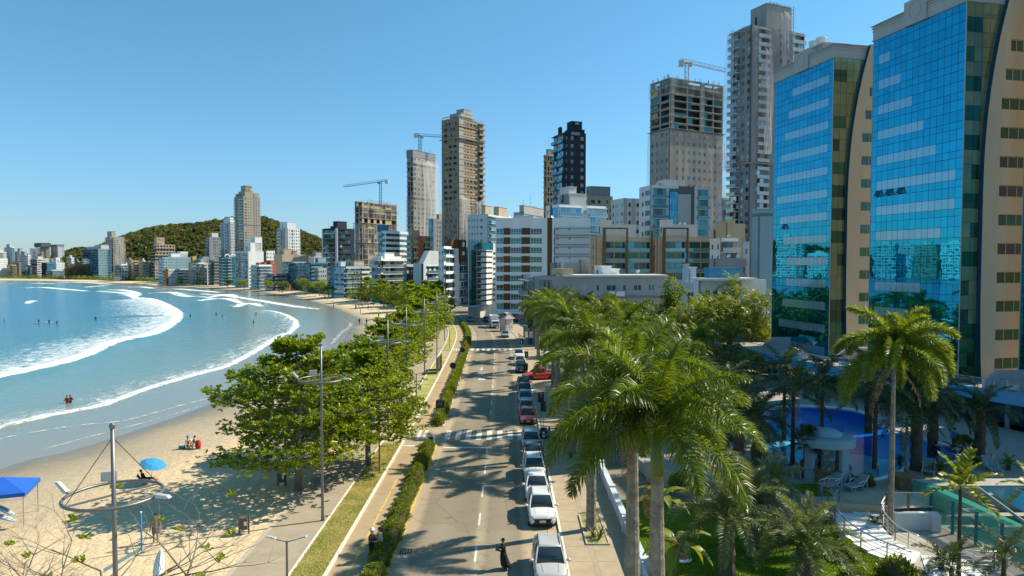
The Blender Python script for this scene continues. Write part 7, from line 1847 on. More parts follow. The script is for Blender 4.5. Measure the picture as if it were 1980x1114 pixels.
def clump(label,X,Y,H,kind,n,s):
 t = thing('areca_palm',label,'palm',(X,Y,.2),0,'clumped palms of the hotel garden'); R = random.Random(int(X * 7 + Y * 3))
 for j in range(9):
  a = R.uniform(0,6.28); r = R.uniform(.2,2.0); h_ = H * (R.uniform(.6,1.0) if j < 5 else R.uniform(.22,.6)); x,y = math.cos(a) * r,math.sin(a) * r
  part('stem',trunk_mesh(h_,.07,.05,0,'crownshaft',0.0,0,6),None,t,loc=(x,y,0))
  for i in range(n):
   o = obj('frond',FR[kind][min(3,int(i / n * 4))],t,(x,y,h_)); o.rotation_euler = (R.uniform(-.2,.2),R.uniform(-.15,.15),i * 2.4 + j); q = s * R.uniform(.95,1.3); o.scale = (q,q,q)
CL = [(20,106,10.0),(23.5,103.5,9.4),(28,106,10.2),(31.5,108,10.4),(29.5,95,7.6),(35,109,10.4),(38.5,110,10.8),(25.5,92,7.2),(15,104,9.4),(18,94,8.4),(33,115,11.0),(37.5,117,11.2),(27,100,8.2),(21.5,97,8.4),(41.5,112,10.6),(12.5,92,8.6),(16.5,84,7.8)]
for k,(X,Y,H) in enumerate(CL):
 clump(['sunny areca clump below the tall leafy tree','areca clump right of the tall leafy tree','areca clump before the corner house','areca clump below the white balcony house','areca clump at the terrace end','areca clump left of the farther glass tower','areca clump touching the farther glass tower','darker areca clump before the terrace end','areca clump below the long house row','darker areca clump behind the far deck','tall areca clump before the white balcony house','tall areca clump between white balcony house and farther tower','low areca clump before the sunny clumps','low areca clump left of the terrace end','areca clump behind the farther glass tower edge','areca clump behind the royal palms','areca clump near the far deck edge'][k],X,Y,H,'areca' if k not in (7,9,4,12,13,16) else 'arecadark',8,1.0)
for k,(px,py) in enumerate(((1452,745),(1463,752),(1440,757))):
 g = G(px,py,DECK); t = thing('potted_tree',('potted tree under the terrace, farthest pot','potted tree under the terrace, middle pot','potted tree under the terrace, nearest pot')[k],'plant',g); part('pot',MB().lathe([(.7,0),(.85,.5),(.9,.55),(.8,.5)],16),'darkgrey',t); part('trunk',MB().tube([(0,0,.4),(.05,0,3)],[.1,.07],6),'bark_palm',t); part('crown',clump_tree(60 + k,.8,.8,4.4,2.2,24,26,.35,.2,'tree_leaf',cl=.5)[1],None,t)
# ------------------------------------------------------------------ hedge between bike lane and road
def bush_mesh(seed,rx,ry,h,n,L=.13,W_=.075,mat='hedge_leaf'):
 R = np.random.default_rng(seed); d = R.normal(0,1,(n,3)); d[:,2] = np.abs(d[:,2]); d /= np.linalg.norm(d,axis=1)[:,None]
 r = (.72 + .3 * R.uniform(0,1,n) + .12 * np.sin(d[:,0] * 5 + seed) * np.cos(d[:,1] * 6))[:,None]
 C = d * r * np.array([rx,ry,h]); C[:,2] = C[:,2] * .9 + .08
 dv = d * .6 + R.normal(0,.5,(n,3)) + np.array([0,0,.4]); dv /= np.linalg.norm(dv,axis=1)[:,None]
 V,Fq = leaf_quads(C,dv,L,W_,R)
 return arr_mesh('foliage',V,Fq,mat)
core = MB().lathe([(.55,.02),(.62,.25),(.5,.6),(.2,.78)],10).mesh('branches','bark_dark')
BM = [bush_mesh(70 + k,.62,.72,.92,1500) for k in range(4)]
Rh = random.Random(5); ROWS = []; y = 29.0; k = 0
while y < 62.4:
 q = Rh.uniform(.82,1.08); ROWS.append((roadL(y) - .72 + Rh.uniform(-.06,.06),y,q)); y += 1.05 * q + Rh.uniform(0,.28) + (.25 if k % 7 == 6 else 0); k += 1
for k,(X,y,q) in enumerate(ROWS[::-1]):
 t = thing('hedge_shrub','clipped green shrub, ' + ORD[k] + ' of the near hedge row counted from the crossing','shrub',(X,y,.09),Rh.uniform(0,6),'shrubs of the near hedge row',(q,q,q * Rh.uniform(.9,1.1)))
 part('foliage',BM[k % 4],None,t); part('branches',core,None,t)
HS = [bush_mesh(90 + k,.66,.9,.95,700,.19,.11) for k in range(3)]
t = thing('hedge','long clipped green hedge curving with the far road','hedge'); y = 71.0
while y < 190:
 o = obj('hedge_section',HS[k % 3],t,(roadL(y) - .72,y,.09),Rh.uniform(-.3,.3),Rh.uniform(.9,1.05)); obj('branches',core,o); y += 1.35; k += 1
t = thing('hedge','short green hedge beside the metal ramp rail','hedge')
for y in np.arange(71.5,82,1.2): o = obj('hedge_section',BM[int(y) % 4],t,(grassL(y) + .55,y,.1),y); obj('branches',core,o)
for k,(X,Y,s,lab) in enumerate(((18.9,38.2,1.2,'yellow green shrub left of the white stairs'),(20.2,35.2,1.5,'yellow green shrub at the foot of the stairs'),(17.6,34.6,1.3,'shrub bordering the lawn curve'),(25.2,48.0,.9,'dark shrub at the pool bar'),(16.4,44.6,1.1,'dark shrub under the deck chairs'),(11.8,47.2,1.2,'shrub at the deck wall'),(19.6,42.0,1.0,'low shrub beside the upper steps'))):
 t = thing('garden_shrub',lab,'shrub',(X,Y,.15 if Y < 44 else DECK),k,'shrubs of the hotel garden',(s,s,s)); part('foliage',BM[k % 4],None,t); part('branches',core,None,t)
# ------------------------------------------------------------------ nearly bare almond tree at the lower left
def bare(label,X,Y,H):
 R = random.Random(12); t = thing('bare_tree',label,'tree',(X,Y,0)); tips = []
 big,small = MB(),MB()
 def grow(p,d,L_,r,lv):
  n = 4; pts = [p.copy()]; q = p.copy(); dd = d.copy()
  for i in range(n):
   dd = (dd + Vector((R.uniform(-.22,.22),R.uniform(-.22,.22),R.uniform(-.12,.16)))).normalized(); q = q + dd * L_ / n; pts.append(q.copy())
  (big if lv < 2 else small).tube(pts,[r * (1 - .55 * i / n) for i in range(n + 1)],6 if lv < 2 else 4)
  if lv >= 4: tips.append(q); return
  m = 4 if lv < 2 else 3
  for i in range(m):
   k = R.choice((2,3,4,4)); a = R.uniform(0,6.28)
   nd = (dd * R.uniform(.5,.9) + Vector((math.cos(a),math.sin(a),R.uniform(-.1,.35))) * R.uniform(.5,.9)).normalized()
   grow(pts[k],nd,L_ * R.uniform(.55,.75),r * .46,lv + 1)
 big.tube([(0,0,-.1),(.1,0,H * .35),(0,.1,H * .62)],[.26,.2,.16],8)
 for i in range(7):
  a = i * .9 + .3; grow(Vector((0,0,H * R.uniform(.45,.62))),Vector((math.cos(a),math.sin(a),R.uniform(.1,.34))).normalized(),R.uniform(2.7,3.9),.085,1)
 part('trunk',big,'bark_grey',t,True); part('twigs',small,'bark_grey',t,True)
 Rg = np.random.default_rng(4); sel = [tips[i] for i in Rg.choice(len(tips),26,replace=False)]
 for c in sel:
  V,Fq = rosettes(np.array([c]) + Rg.normal(0,.08,(2,3)),7,.30,.17,Rg); part('leaf_rosette',arr_mesh('leaf_rosette',V,Fq,'almond_leaf'),None,t)
bare('nearly bare almond tree with a few leaf tufts at the lower left',-15.6,25.0,7.0)
bare('bare almond tree cut by the lower left corner',-21.0,23.0,6.4)
# ------------------------------------------------------------------ the wooded hill behind the town
def hillmesh(crest,Y0,depth,base=0.0,nm='hill'):
 """crest: (pixel x, pixel y) of the skyline at distance Y0"""
 xs = [KX(p[0]) * Y0 for p in crest]; zs = [D(p[0],p[1],Y0).z for p in crest]
 nx,ny = 90,40; v = np.zeros((nx * ny,3)); k = 0; R = np.random.default_rng(3)
 X = np.linspace(xs[0],xs[-1],nx)
 for i,x in enumerate(X):
  zc = np.interp(x,xs,zs)
  for j in range(ny):
   u = j / (ny - 1) * 2 - 1                   # -1 near foot, 0 crest, 1 far foot
   h = zc * (math.cos(u * math.pi / 2) ** 1.15) * (1 + .07 * math.sin(x * .03 + u * 5) * (1 - abs(u)) * (abs(u) > .05))
   v[k] = (x * (1 + u * .02),Y0 + u * depth,h - 1 + base); k += 1
 f = np.array([(i * ny + j,(i + 1) * ny + j,(i + 1) * ny + j + 1,i * ny + j + 1) for i in range(nx - 1) for j in range(ny - 1)])
 return v,f
PBR('hill_soil',(0.035,0.045,0.02),0.95,var=0.3,scale=0.02)
def woods(name,label,v,f,n,seed,s0=5.0):
 o = obj('hill',arr_mesh('hill',v,f,'hill_soil',True)); o['kind'] = 'structure'
 R = np.random.default_rng(seed)
 fi = f[R.integers(0,len(f),n)]; w = R.dirichlet((1,1,1,1),n); c = (v[fi] * w[...,None]).sum(1)
 keep = c[:,2] > 2; c = c[keep]; n = len(c)
 sz = s0 * R.uniform(.6,1.5,n)
 m = 26
 d = R.normal(0,1,(n,m,3)); d[...,2] = np.abs(d[...,2]) * .9; d /= np.linalg.norm(d,axis=2)[...,None]
 C = (c[:,None] + d * sz[:,None,None] * np.array([.75,.75,.62])).reshape(-1,3)
 dv = d.reshape(-1,3) + R.normal(0,.5,(n * m,3)); dv /= np.linalg.norm(dv,axis=1)[:,None]
 up = R.normal(0,1,dv.shape); s = np.cross(dv,up); s /= np.linalg.norm(s,axis=1)[:,None]; q = np.repeat(sz,m)[:,None] * .34
 V = np.stack([C - s * q,C + dv * q,C + s * q,C - dv * q],1).reshape(-1,3)
 tag(obj(name,arr_mesh(name,V,np.arange(len(V)).reshape(-1,4),'hill_leaf')),label,'wood',kind='stuff')
v,f = hillmesh([(225,505),(250,474),(275,462),(300,453),(350,441),(400,432),(440,426),(470,421),(505,426),(545,441),(590,453),(625,468),(660,484),(700,506)],1060,250)
woods('forest','dense dry green wood covering the hill behind the far towers',v,f,5200,8,5.2)
v,f = hillmesh([(112,508),(122,492),(134,486),(150,482),(165,484),(200,496),(225,508)],1000,90)
woods('forest','small dark wooded rise beside the wide blue balcony block',v,f,900,9,4.5)
a_ = np.radians(np.linspace(-40,-78,60)); V_,k = [],0
for a in a_:
 hh = 46 + 22 * math.sin(a * 9) + 10 * math.sin(a * 23)
 for u in np.linspace(-1,1,9): V_.append((math.sin(a) * (1250 + 260 * u),math.cos(a) * (1250 + 260 * u),max(-1,hh * math.cos(u * 1.5) - 1)))
f = np.array([(i * 9 + j,(i + 1) * 9 + j,(i + 1) * 9 + j + 1,i * 9 + j + 1) for i in range(59) for j in range(8)])
woods('forest','wooded coastal ridge beyond the left picture edge',np.array(V_),f,2600,10,9)
# ================================================================== VEHICLES
def paint(name,col,rough=.28,metal=0.0): PBR(name,col,rough,metal,var=.04,scale=2,coat=.8,spec=.5)
paint('car_white',(0.72,0.72,0.70)); paint('car_silver',(0.60,0.59,0.56),.3,.25); paint('car_paleblue',(0.34,0.42,0.47),.3,.3); paint('car_dark',(0.035,0.042,0.05),.25,.2); paint('car_darkblue',(0.04,0.065,0.10),.25,.3)
paint('car_red',(0.66,0.04,0.02)); paint('car_orange',(0.72,0.11,0.04)); paint('car_grey',(0.20,0.21,0.22),.3,.4)
GLASS('car_glass',(0.03,0.045,0.055),0.03,refl=0.25,var=0.2)
PBR('tyre',(0.018,0.018,0.018),0.9,var=.1); PBR('rim',(0.40,0.40,0.40),0.35,0.8,var=.05); PBR('trim_black',(0.02,0.02,0.022),0.5,var=.1); GLASS('lamp_glass',(0.62,0.64,0.66),0.05,refl=0.5,var=.1)
PBR('tail_red',(0.35,0.01,0.01),0.2,var=.05); PBR('plate',(0.55,0.57,0.58),0.5,var=.1,scale=12)
_cm = {}
def ring(y,hw,zb,zt,crown=.03):
 P = [(-hw * .90,zb),(-hw * .99,zb + (zt - zb) * .22),(-hw,zb + (zt - zb) * .5),(-hw * .985,zb + (zt - zb) * .74),(-hw * .93,zb + (zt - zb) * .93),(-hw * .80,zt),(-hw * .4,zt + crown),(0,zt + crown * 1.3)]
 P = P + [(-x,z) for x,z in P[-2::-1]]
 return [(x,y,z) for x,z in P]
def car_parts(kind,L,H,Wd):
 """meshes of a car facing -y: suv, hatch, sedan, pickup"""
 key = (kind,L,H,Wd)
 if key in _cm: return _cm[key]
 w = Wd / 2; y = lambda t: -L / 2 + L * t; hs = H / 1.55
 zb = .20 * (1.25 if kind in ('suv','pickup') else 1)
 hood = .80 * hs; belt = .97 * hs
 S = [(0.0,.70,zb + .18,.50 * hs),(.012,.80,zb + .08,.62 * hs),(.035,.90,zb,.72 * hs),(.08,.955,zb,hood),(.17,.985,zb,hood + .07 * hs),(.27,1,zb,belt - .02),(.4,1,zb,belt),(.6,1,zb,belt + .01),(.8,.99,zb,belt + .03)]
 if kind == 'sedan': S += [(.9,.95,zb,belt + .02),(.975,.9,zb + .05,belt - .06),(.995,.82,zb + .12,.72 * hs),(1.0,.75,zb + .2,.6 * hs)]
 elif kind == 'pickup': S += [(.97,.97,zb + .1,belt + .03),(.995,.95,zb + .15,belt),(1.0,.93,zb + .2,belt - .08)]
 else: S += [(.93,.95,zb,belt + .04),(.98,.9,zb + .05,belt - .02),(.995,.84,zb + .1,.8 * hs),(1.0,.78,zb + .18,.62 * hs)]
 body = MB().loft([ring(y(t),w * hw,z0,z1,.035 if t < .27 else .02) for t,hw,z0,z1 in S])
 wb,wt = (.255,.44)
 rt,rb = {'suv': (.86,.965),'hatch': (.80,.95),'sedan': (.70,.86),'pickup': (.60,.645)}[kind]
 cab = []
 zt = H - .05
 def cring(ya,yb,hw,z,cut=.06): return [(-hw,ya + cut,z),(-hw * .86,ya,z),(hw * .86,ya,z),(hw,ya + cut,z),(hw,yb - cut,z),(hw * .88,yb,z),(-hw * .88,yb,z),(-hw,yb - cut,z)]
 glass = MB().loft([cring(y(wb),y(rb),w * .90,belt - .03,.14),cring(y(wb + (wt - wb) * .55),y(rb - (rb - rt) * .5),w * .83,belt + (zt - belt) * .56,.12),cring(y(wt),y(rt),w * .71,zt,.08)])
 roof = MB().loft([cring(y(wt) - .04,y(rt) + .03,w * .725,zt - .02,.1),cring(y(wt) - .02,y(rt) + .02,w * .72,zt + .025,.1),cring(y(wt) + .22,y(rt) - .2,w * .52,H + .01,.1)])
 pil = []
 def strut(t0,x0,z0,t1,x1,z1,wd):
  for s in (-1,1): pil.append(MB().tube([(s * x0,y(t0),z0),(s * (x0 + x1) / 2 * 1.01,y((t0 + t1) / 2),(z0 + z1) / 2 + .015),(s * x1,y(t1),z1)],wd,5))
 strut(wb + .005,w * .86,belt,wt,w * .70,zt,.045); strut((wt + rt) / 2 - .03,w * .91,belt,(wt + rt) / 2 - .02,w * .725,zt,.04); strut(rb - .02,w * .85,belt,rt,w * .70,zt,.07)
 if kind != 'pickup': strut(rb - .13,w * .9,belt,rt - .07,w * .72,zt,.05)
 grille = MB(); gz = .50 * hs
 grille.add([(-w * .52,y(0) - .05,gz - .12),(w * .52,y(0) - .05,gz - .12),(w * .64,y(.012) - .05,gz + .12),(-w * .64,y(.012) - .05,gz + .12),(-w * .6,y(.04),gz - .1),(w * .6,y(.04),gz - .1),(w * .66,y(.05),gz + .13),(-w * .66,y(.05),gz + .13)],[(0,1,2,3),(1,5,6,2),(4,0,3,7),(3,2,6,7),(4,5,1,0)])
 bump = MB().add([(-w * .7,y(0) - .03,zb + .06),(w * .7,y(0) - .03,zb + .06),(w * .6,y(0) - .03,zb + .2),(-w * .6,y(0) - .03,zb + .2),(-w * .8,y(.05),zb + .02),(w * .8,y(.05),zb + .02)],[(0,1,2,3),(4,5,1,0)])
 bump.box(-w * .93,w * .93,y(.05),y(.96),zb - .03,zb + .06)
 lamp = lambda s: MB().add([(s * w * .62,y(.006) - .04,.58 * hs),(s * w * .95,y(.045) - .02,.62 * hs),(s * w * 1.0,y(.12),.74 * hs),(s * w * .93,y(.09) - .01,.80 * hs),(s * w * .64,y(.022) - .05,.72 * hs)],[(0,1,2,3,4) if s > 0 else (4,3,2,1,0)])
 fog = lambda s: MB().add([(s * w * .66,y(.004) - .012,zb + .14),(s * w * .88,y(.03) - .012,zb + .16),(s * w * .86,y(.026) - .014,zb + .30),(s * w * .70,y(.006) - .014,zb + .26)],[(0,1,2,3) if s > 0 else (3,2,1,0)])
 tail = lambda s: MB().box(s * w * .66,s * w * .9,y(.985),y(1.0) + .01,.74 * hs,.92 * hs)
 plate = MB().box(-.2,.2,y(0) - .07,y(0) + .02,zb + .18,zb + .30)
 mir = lambda s: MB().loft([[(s * w * .95,y(.29),belt + .03),(s * w * .95,y(.32),belt + .03),(s * w * .95,y(.32),belt + .1),(s * w * .95,y(.29),belt + .1)],[(s * (w + .12),y(.285),belt),(s * (w + .12),y(.32),belt),(s * (w + .12),y(.32),belt + .16),(s * (w + .12),y(.285),belt + .16)],[(s * (w + .22),y(.29),belt + .04),(s * (w + .22),y(.315),belt + .04),(s * (w + .22),y(.315),belt + .14),(s * (w + .22),y(.29),belt + .14)]])
 wr = .33 * (1.08 if kind in ('suv','pickup') else 1)
 def wheel(s,t):
  a = MB(); n = 18
  prof = [(wr * .62,-.09),(wr * .96,-.1),(wr,-.06),(wr,.06),(wr * .96,.1),(wr * .62,.09)]
  vs,fs = [],[]
  for r_,x in prof:
   for k in range(n): vs.append((s * (w - .11) + x,y(t) + r_ * math.cos(k * 6.283 / n),wr + r_ * math.sin(k * 6.283 / n)))
  for i in range(len(prof) - 1):
   for k in range(n): fs.append((i * n + k,i * n + (k + 1) % n,(i + 1) * n + (k + 1) % n,(i + 1) * n + k))
  a.add(vs,fs)
  r = MB(); r.tube([(s * (w - .19),y(t),wr),(s * (w - .025),y(t),wr)],[wr * .63,wr * .63],12)
  return a,r
 arch = [MB().tube([(s * (w - .3),y(t),wr + .02),(s * (w - .004),y(t),wr + .02)],wr * 1.16,16) for t in (.195,.80) for s in (-1,1)]
 out = [('body',body,'P',1),('cabin_glass',glass,'car_glass',1),('roof',roof,'P',1),('grille',grille,'trim_black',0),('lower_bumper',bump,'trim_black',0),('headlight',lamp(1),'lamp_glass',0),('headlight',lamp(-1),'lamp_glass',0),('fog_lamp',fog(1),'trim_black',0),('fog_lamp',fog(-1),'trim_black',0),('tail_light',tail(1),'tail_red',0),('tail_light',tail(-1),'tail_red',0),('number_plate',plate,'plate',0),('wing_mirror',mir(1),'P',1),('wing_mirror',mir(-1),'P',1)]
 out += [('pillar',m,'P',0) for m in pil] + [('wheel_arch',m,'trim_black',0) for m in arch]
 if kind == 'suv':
  for s in (-1,1): out.append(('roof_rail',MB().tube([(s * w * .64,y(wt) + .1,zt + .04),(s * w * .65,y((wt + rt) / 2),H + .06),(s * w * .64,y(rt) - .1,zt + .04)],.025,5),'trim_black',0))
 out.append(('antenna',MB().tube([(0,y(rt) - .15,H),(0,y(rt) + .05,H + .28)],.01,4),'trim_black',0))
 em = MB().tube([(0,y(0) - .08,gz + .03),(0,y(0) - .04,gz + .03)],.06,12); out.append(('emblem',em,'rim',0))
 ln = MB()
 for s in (-1,1): ln.tube([(s * w * .45,y(.075),hood + .04 * hs),(s * w * .5,y(.24),belt + .005)],.008,4)
 out.append(('bonnet_crease',ln,'P',0))
 if kind == 'pickup': out.append(('load_bed',MB().box(-w * .82,w * .82,y(.67),y(.97),belt - .02,belt + .065),'trim_black',0))
 wheels = [wheel(s,t) for t in (.195,.80) for s in (-1,1)]
 _cm[key] = (out,wheels); return _cm[key]
_cmesh = {}
def car(label,X,Y,rz,kind,col,L=4.15,H=1.55,Wd=1.78,group='cars parked along the kerb',extra=None,cat='car',name='parked_car',z=0.0):
 out,wheels = car_parts(kind,L,H,Wd)
 t = thing(name,label,cat,(X,Y,z),rz,group)
 for i,(nm,mb,mt,sm) in enumerate(out):
  k = (kind,L,H,Wd,i,col if mt == 'P' else 0)
  if k not in _cmesh: _cmesh[k] = mb.mesh(nm,col if mt == 'P' else mt,bool(sm))
  obj(nm,_cmesh[k],t)
 for i,(a,r) in enumerate(wheels):
  k = (kind,L,H,Wd,'w',i)
  if k not in _cmesh: _cmesh[k] = (a.mesh('wheel','tyre',True),r.mesh('rim','rim'))
  w_ = obj('wheel',_cmesh[k][0],t); obj('rim',_cmesh[k][1],w_)
 return t
cx = lambda Y: roadR(Y) - 1.02
car('silver white SUV with ribbed roof and black roof rails, nearest car',cx(36.7) + .06,36.75,.012,'suv','car_silver',4.1,1.66,1.80)
car('white SUV with a black grille, second car from the camera',cx(45),45.1,.02,'suv','car_white',4.27,1.63,1.80)
car('white hatchback third from the camera, tight behind the black grilled SUV',cx(49.4) - .1,49.55,.0,'hatch','car_white',3.95,1.50,1.74)
car('white SUV fourth from the camera with a dark windscreen',cx(53.8) - .12,53.85,.03,'suv','car_white',4.1,1.62,1.78)
car('silver grey sedan fifth from the camera',cx(58.1) - .05,58.2,.0,'sedan','car_grey',4.2,1.47,1.75)
car('silver car just before the pedestrian crossing, sixth from the camera',cx(62.5) - .05,62.55,.02,'hatch','car_silver',4.0,1.5,1.75)
car('orange red hatchback just beyond the pedestrian crossing',cx(72.6) - .05,72.7,.03,'hatch','car_orange',3.9,1.46,1.72)
car('pale blue car right behind the orange red hatchback',cx(77) - .05,77.0,0,'sedan','car_paleblue',4.1,1.46,1.74)
car('pale blue white car second behind the orange red hatchback',cx(82.4),82.4,.01,'hatch','car_paleblue',4.0,1.5,1.75)
car('dark car with a big windscreen before the pale blue pair',cx(87.4),87.4,.02,'hatch','car_darkblue',4.0,1.5,1.74)
car('dark blue car just before the red pickup',cx(92.2),92.3,.02,'sedan','car_dark',4.2,1.46,1.75)
car('red pickup pulling out across the kerb',4.0,98.6,-1.32,'pickup','car_red',5.0,1.76,1.88,group=None,z=.06)
car('dark grey car with a loaded roof beyond the red pickup',cx(106.2),106.2,0,'suv','car_dark',4.2,1.62,1.8)
car('white car second beyond the red pickup',cx(113.5),113.5,0,'hatch','car_white',4.0,1.5,1.75)
t_ = car('white pickup with a cargo frame at the end of the parked row',cx(121),121,0,'pickup','car_white',4.6,1.7,1.8)
b = MB()
for x in (-.75,.75):
 for y in (.8,2.1): b.tube([(x,y,1.0),(x,y,1.75)],.03,4)
 b.tube([(x,.8,1.75),(x,2.1,1.75)],.03,4)
b.tube([(-.75,.8,1.75),(.75,.8,1.75)],.03,4); b.tube([(-.75,2.1,1.75),(.75,2.1,1.75)],.03,4); part('cargo_frame',b,'trim_black',t_)
car('blue grey car driving towards the camera in the shaded stretch',-1.6,156,.06,'sedan','car_paleblue',4.3,1.46,1.78,group=None,name='moving_car')
car('small dark car waiting at the road bend under the trees',roadL(196) + 2.0,197,.25,'hatch','car_grey',4.0,1.5,1.75,group=None,name='moving_car')
car('dark car half hidden behind the white truck',roadR(196) - 3.6,197,.25,'hatch','car_dark',4.0,1.5,1.75,group=None)
t = thing('box_truck','white box truck parked where the road bends','truck',(-4.6,178.5,0),.12)
part('cargo_box',MB().box(-1.15,1.15,-1.2,4.2,.75,3.15),'car_white',t)
cabm = MB().loft([[(-1.0,-3.0,.45),(1.0,-3.0,.45),(1.0,-1.3,.45),(-1.0,-1.3,.45)],[(-1.02,-3.05,1.2),(1.02,-3.05,1.2),(1.02,-1.3,1.2),(-1.02,-1.3,1.2)],[(-.95,-2.6,1.95),(.95,-2.6,1.95),(.95,-1.3,2.1),(-.95,-1.3,2.1)]]); part('cab',cabm,'car_white',t)
part('windscreen',MB().add([(-.9,-3.03,1.25),(.9,-3.03,1.25),(.84,-2.66,1.88),(-.84,-2.66,1.88)],[(0,1,2,3)]),'car_glass',t); part('grille',MB().box(-.6,.6,-3.1,-3.0,.55,.85),'trim_black',t); part('chassis',MB().box(-.9,.9,-2.8,4.0,.4,.75),'trim_black',t)
for s in (-1,1):
 part('headlight',MB().box(s * .65,s * .95,-3.08,-3.0,.75,.98),'lamp_glass',t); part('wing_mirror',MB().box(s * 1.1,s * 1.28,-2.7,-2.62,1.35,1.75),'trim_black',t)
 for yy in (-2.1,2.6): part('wheel',MB().tube([(s * .75,yy,.4),(s * 1.0,yy,.4)],.4,14),'tyre',t)
g = G(1050,852)
t = thing('scooter','black scooter parked on the pavement by the traffic signal post','scooter',(g.x + .2,g.y,.12),.6)
for yy in (-.6,.6): part('wheel',MB().tube([(-.05,yy,.26),(.05,yy,.26)],.26,14),'tyre',t)
part('body',MB().loft([[(-.1,-.5,.3),(.1,-.5,.3),(.1,-.45,.85),(-.1,-.45,.85)],[(-.16,-.2,.28),(.16,-.2,.28),(.14,-.2,.38),(-.14,-.2,.38)],[(-.18,.2,.3),(.18,.2,.3),(.16,.2,.68),(-.16,.2,.68)],[(-.12,.75,.45),(.12,.75,.45),(.1,.75,.7),(-.1,.75,.7)]]),'car_dark',t,True); part('seat',MB().box(-.13,.13,.0,.72,.68,.78),'trim_black',t); part('handlebar',MB().tube([(-.32,-.45,1.02),(0,-.5,.95),(.32,-.45,1.02)],.02,6),'steel',t)
# ================================================================== STREET FURNITURE
PBR('lamp_metal',(0.20,0.20,0.195),0.45,0.6,var=.12); PBR('lamp_head',(0.55,0.56,0.56),0.4,0.3,var=.08); PBR('sign_black',(0.02,0.022,0.024),0.6,var=.1); PBR('sign_back',(0.16,0.165,0.17),0.5,0.4,var=.1); PBR('bin_wood',(0.13,0.10,0.065),0.8,var=.2,scale=4)
PBR('cloth_blue',(0.012,0.11,0.50),0.8,var=.1); PBR('cloth_lightblue',(0.03,0.28,0.55),0.8,var=.12); PBR('cloth_red',(0.50,0.02,0.02),.8,var=.1); PBR('straw',(0.48,0.33,0.13),0.9,var=.2,scale=3,bump=.5)
LAMPM = None
def ring_lamp(label,X,Y,first=False):
 """tall beach lamp: pole, hoop on stays, cross bar and three floodlights"""
 t = thing('ring_lamp',label,'lamp post',(X,Y,0.0),0.0,'ring lamps along the promenade')
 H,zr,R = 11.6,9.4,1.45
 part('pole',MB().tube([(0,0,-.05),(0,0,.5),(0,0,8),(0,0,H)],[.12,.095,.075,.06],12),'lamp_metal',t,True)
 part('cap',MB().lathe([(.09,H),(.09,H + .12),(.03,H + .18)],10),'lamp_metal',t)
 part('hoop',MB().tube([(R * math.cos(k * 6.28319 / 40),R * math.sin(k * 6.28319 / 40),zr) for k in range(41)],.055,8,cap=False),'lamp_metal',t,True)
 part('cross_bar',MB().tube([(-R * .6,-R * .8,zr),(R * .6,R * .8,zr)],.035,6),'lamp_metal',t)
 for k in (0,1): s = 1 - 2 * k; part('stay',MB().tube([(0,0,H - .3),(s * R * .6,s * R * .8,zr)],.012,4),'trim_black',t)
 for an,kind in ((-10,0),(125,1),(180,2)):
  a = math.radians(an); x,y = R * math.cos(a),R * math.sin(a); dx,dy = math.cos(a),math.sin(a)
  h = part('floodlight',MB().box(-.34,.34,-.1,.12,.0,.46) if kind == 1 else MB().add([(.02,-.14,-.04),(.02,.14,-.04),(.02,.12,.1),(.02,-.12,.1),(.72,-.12,-.05),(.72,.12,-.05),(.6,.1,.06),(.6,-.1,.06)],[(0,3,2,1),(4,5,6,7),(0,1,5,4),(3,7,6,2),(1,2,6,5),(0,4,7,3)]),'lamp_head',t)
  h.scale = (.72,.72,.72); h.location = (x + dx * .1,y + dy * .1,zr + .06); h.rotation_euler = (0,0,a if kind != 1 else .3) if kind != 2 else (0,-.9,a)
  part('lens',MB().box(-.3,.3,.125,.135,.04,.42) if kind == 1 else MB().box(.1,.6,-.1,.1,-.07,-.055),'lamp_glass',h)
  part('bracket',MB().tube([(x,y,zr),(x + dx * .15,y + dy * .15,zr + .1)],.04,6),'lamp_metal',t)
for X,Y,lab in ((-13.05,22.1,'tall ring lamp with three floodlights at the lower left, nearest'),(-12.45,44.3,'tall ring lamp in front of the largest almond tree'),(-11.95,65.4,'third tall ring lamp from the camera'),(-11.6,83.6,'fourth tall ring lamp from the camera'),(-11.8,104,'fifth tall ring lamp from the camera'),(-12.9,126,'sixth tall ring lamp from the camera'),(-15.4,148,'farthest tall ring lamp')):
 ring_lamp(lab,X if Y < 70 else promR(Y) - .35,Y)
def twin_lamp(label,X,Y,H=3.9):
 t = thing('twin_lamp',label,'lamp post',(X,Y,.08),0,'twin lamps on the verge')
 part('pole',MB().tube([(0,0,-.02),(0,0,H)],[.07,.05],10),'lamp_metal',t)
 for s in (-1,1):
  part('arm',MB().tube([(0,0,H - .05),(s * .4,0,H + .05),(s * .6,0,H + .12)],.025,6),'lamp_metal',t); part('lamp_head',MB().add([(s * .5,-.1,H + .1),(s * .5,.1,H + .1),(s * .95,.09,H + .2),(s * .95,-.09,H + .2),(s * .55,-.08,H + .17),(s * .55,.08,H + .17),(s * .9,.06,H + .25),(s * .9,-.06,H + .25)],[(0,1,2,3),(7,6,5,4),(0,4,5,1),(1,5,6,2),(2,6,7,3),(3,7,4,0)]),'lamp_head',t)
for X,Y,lab in ((-10.55,31.5,'twin armed lamp on the verge, nearest, cut by the lower edge'),(-10.75,54.8,'twin armed lamp on the verge under the almond branches'),(-11.2,79.5,'twin armed lamp beside the short hedge'),(-11.4,103,'twin armed lamp on the verge, fourth from the camera'),(-12.2,133,'twin armed lamp on the verge near the cyclist')):
 twin_lamp(lab,X,Y)
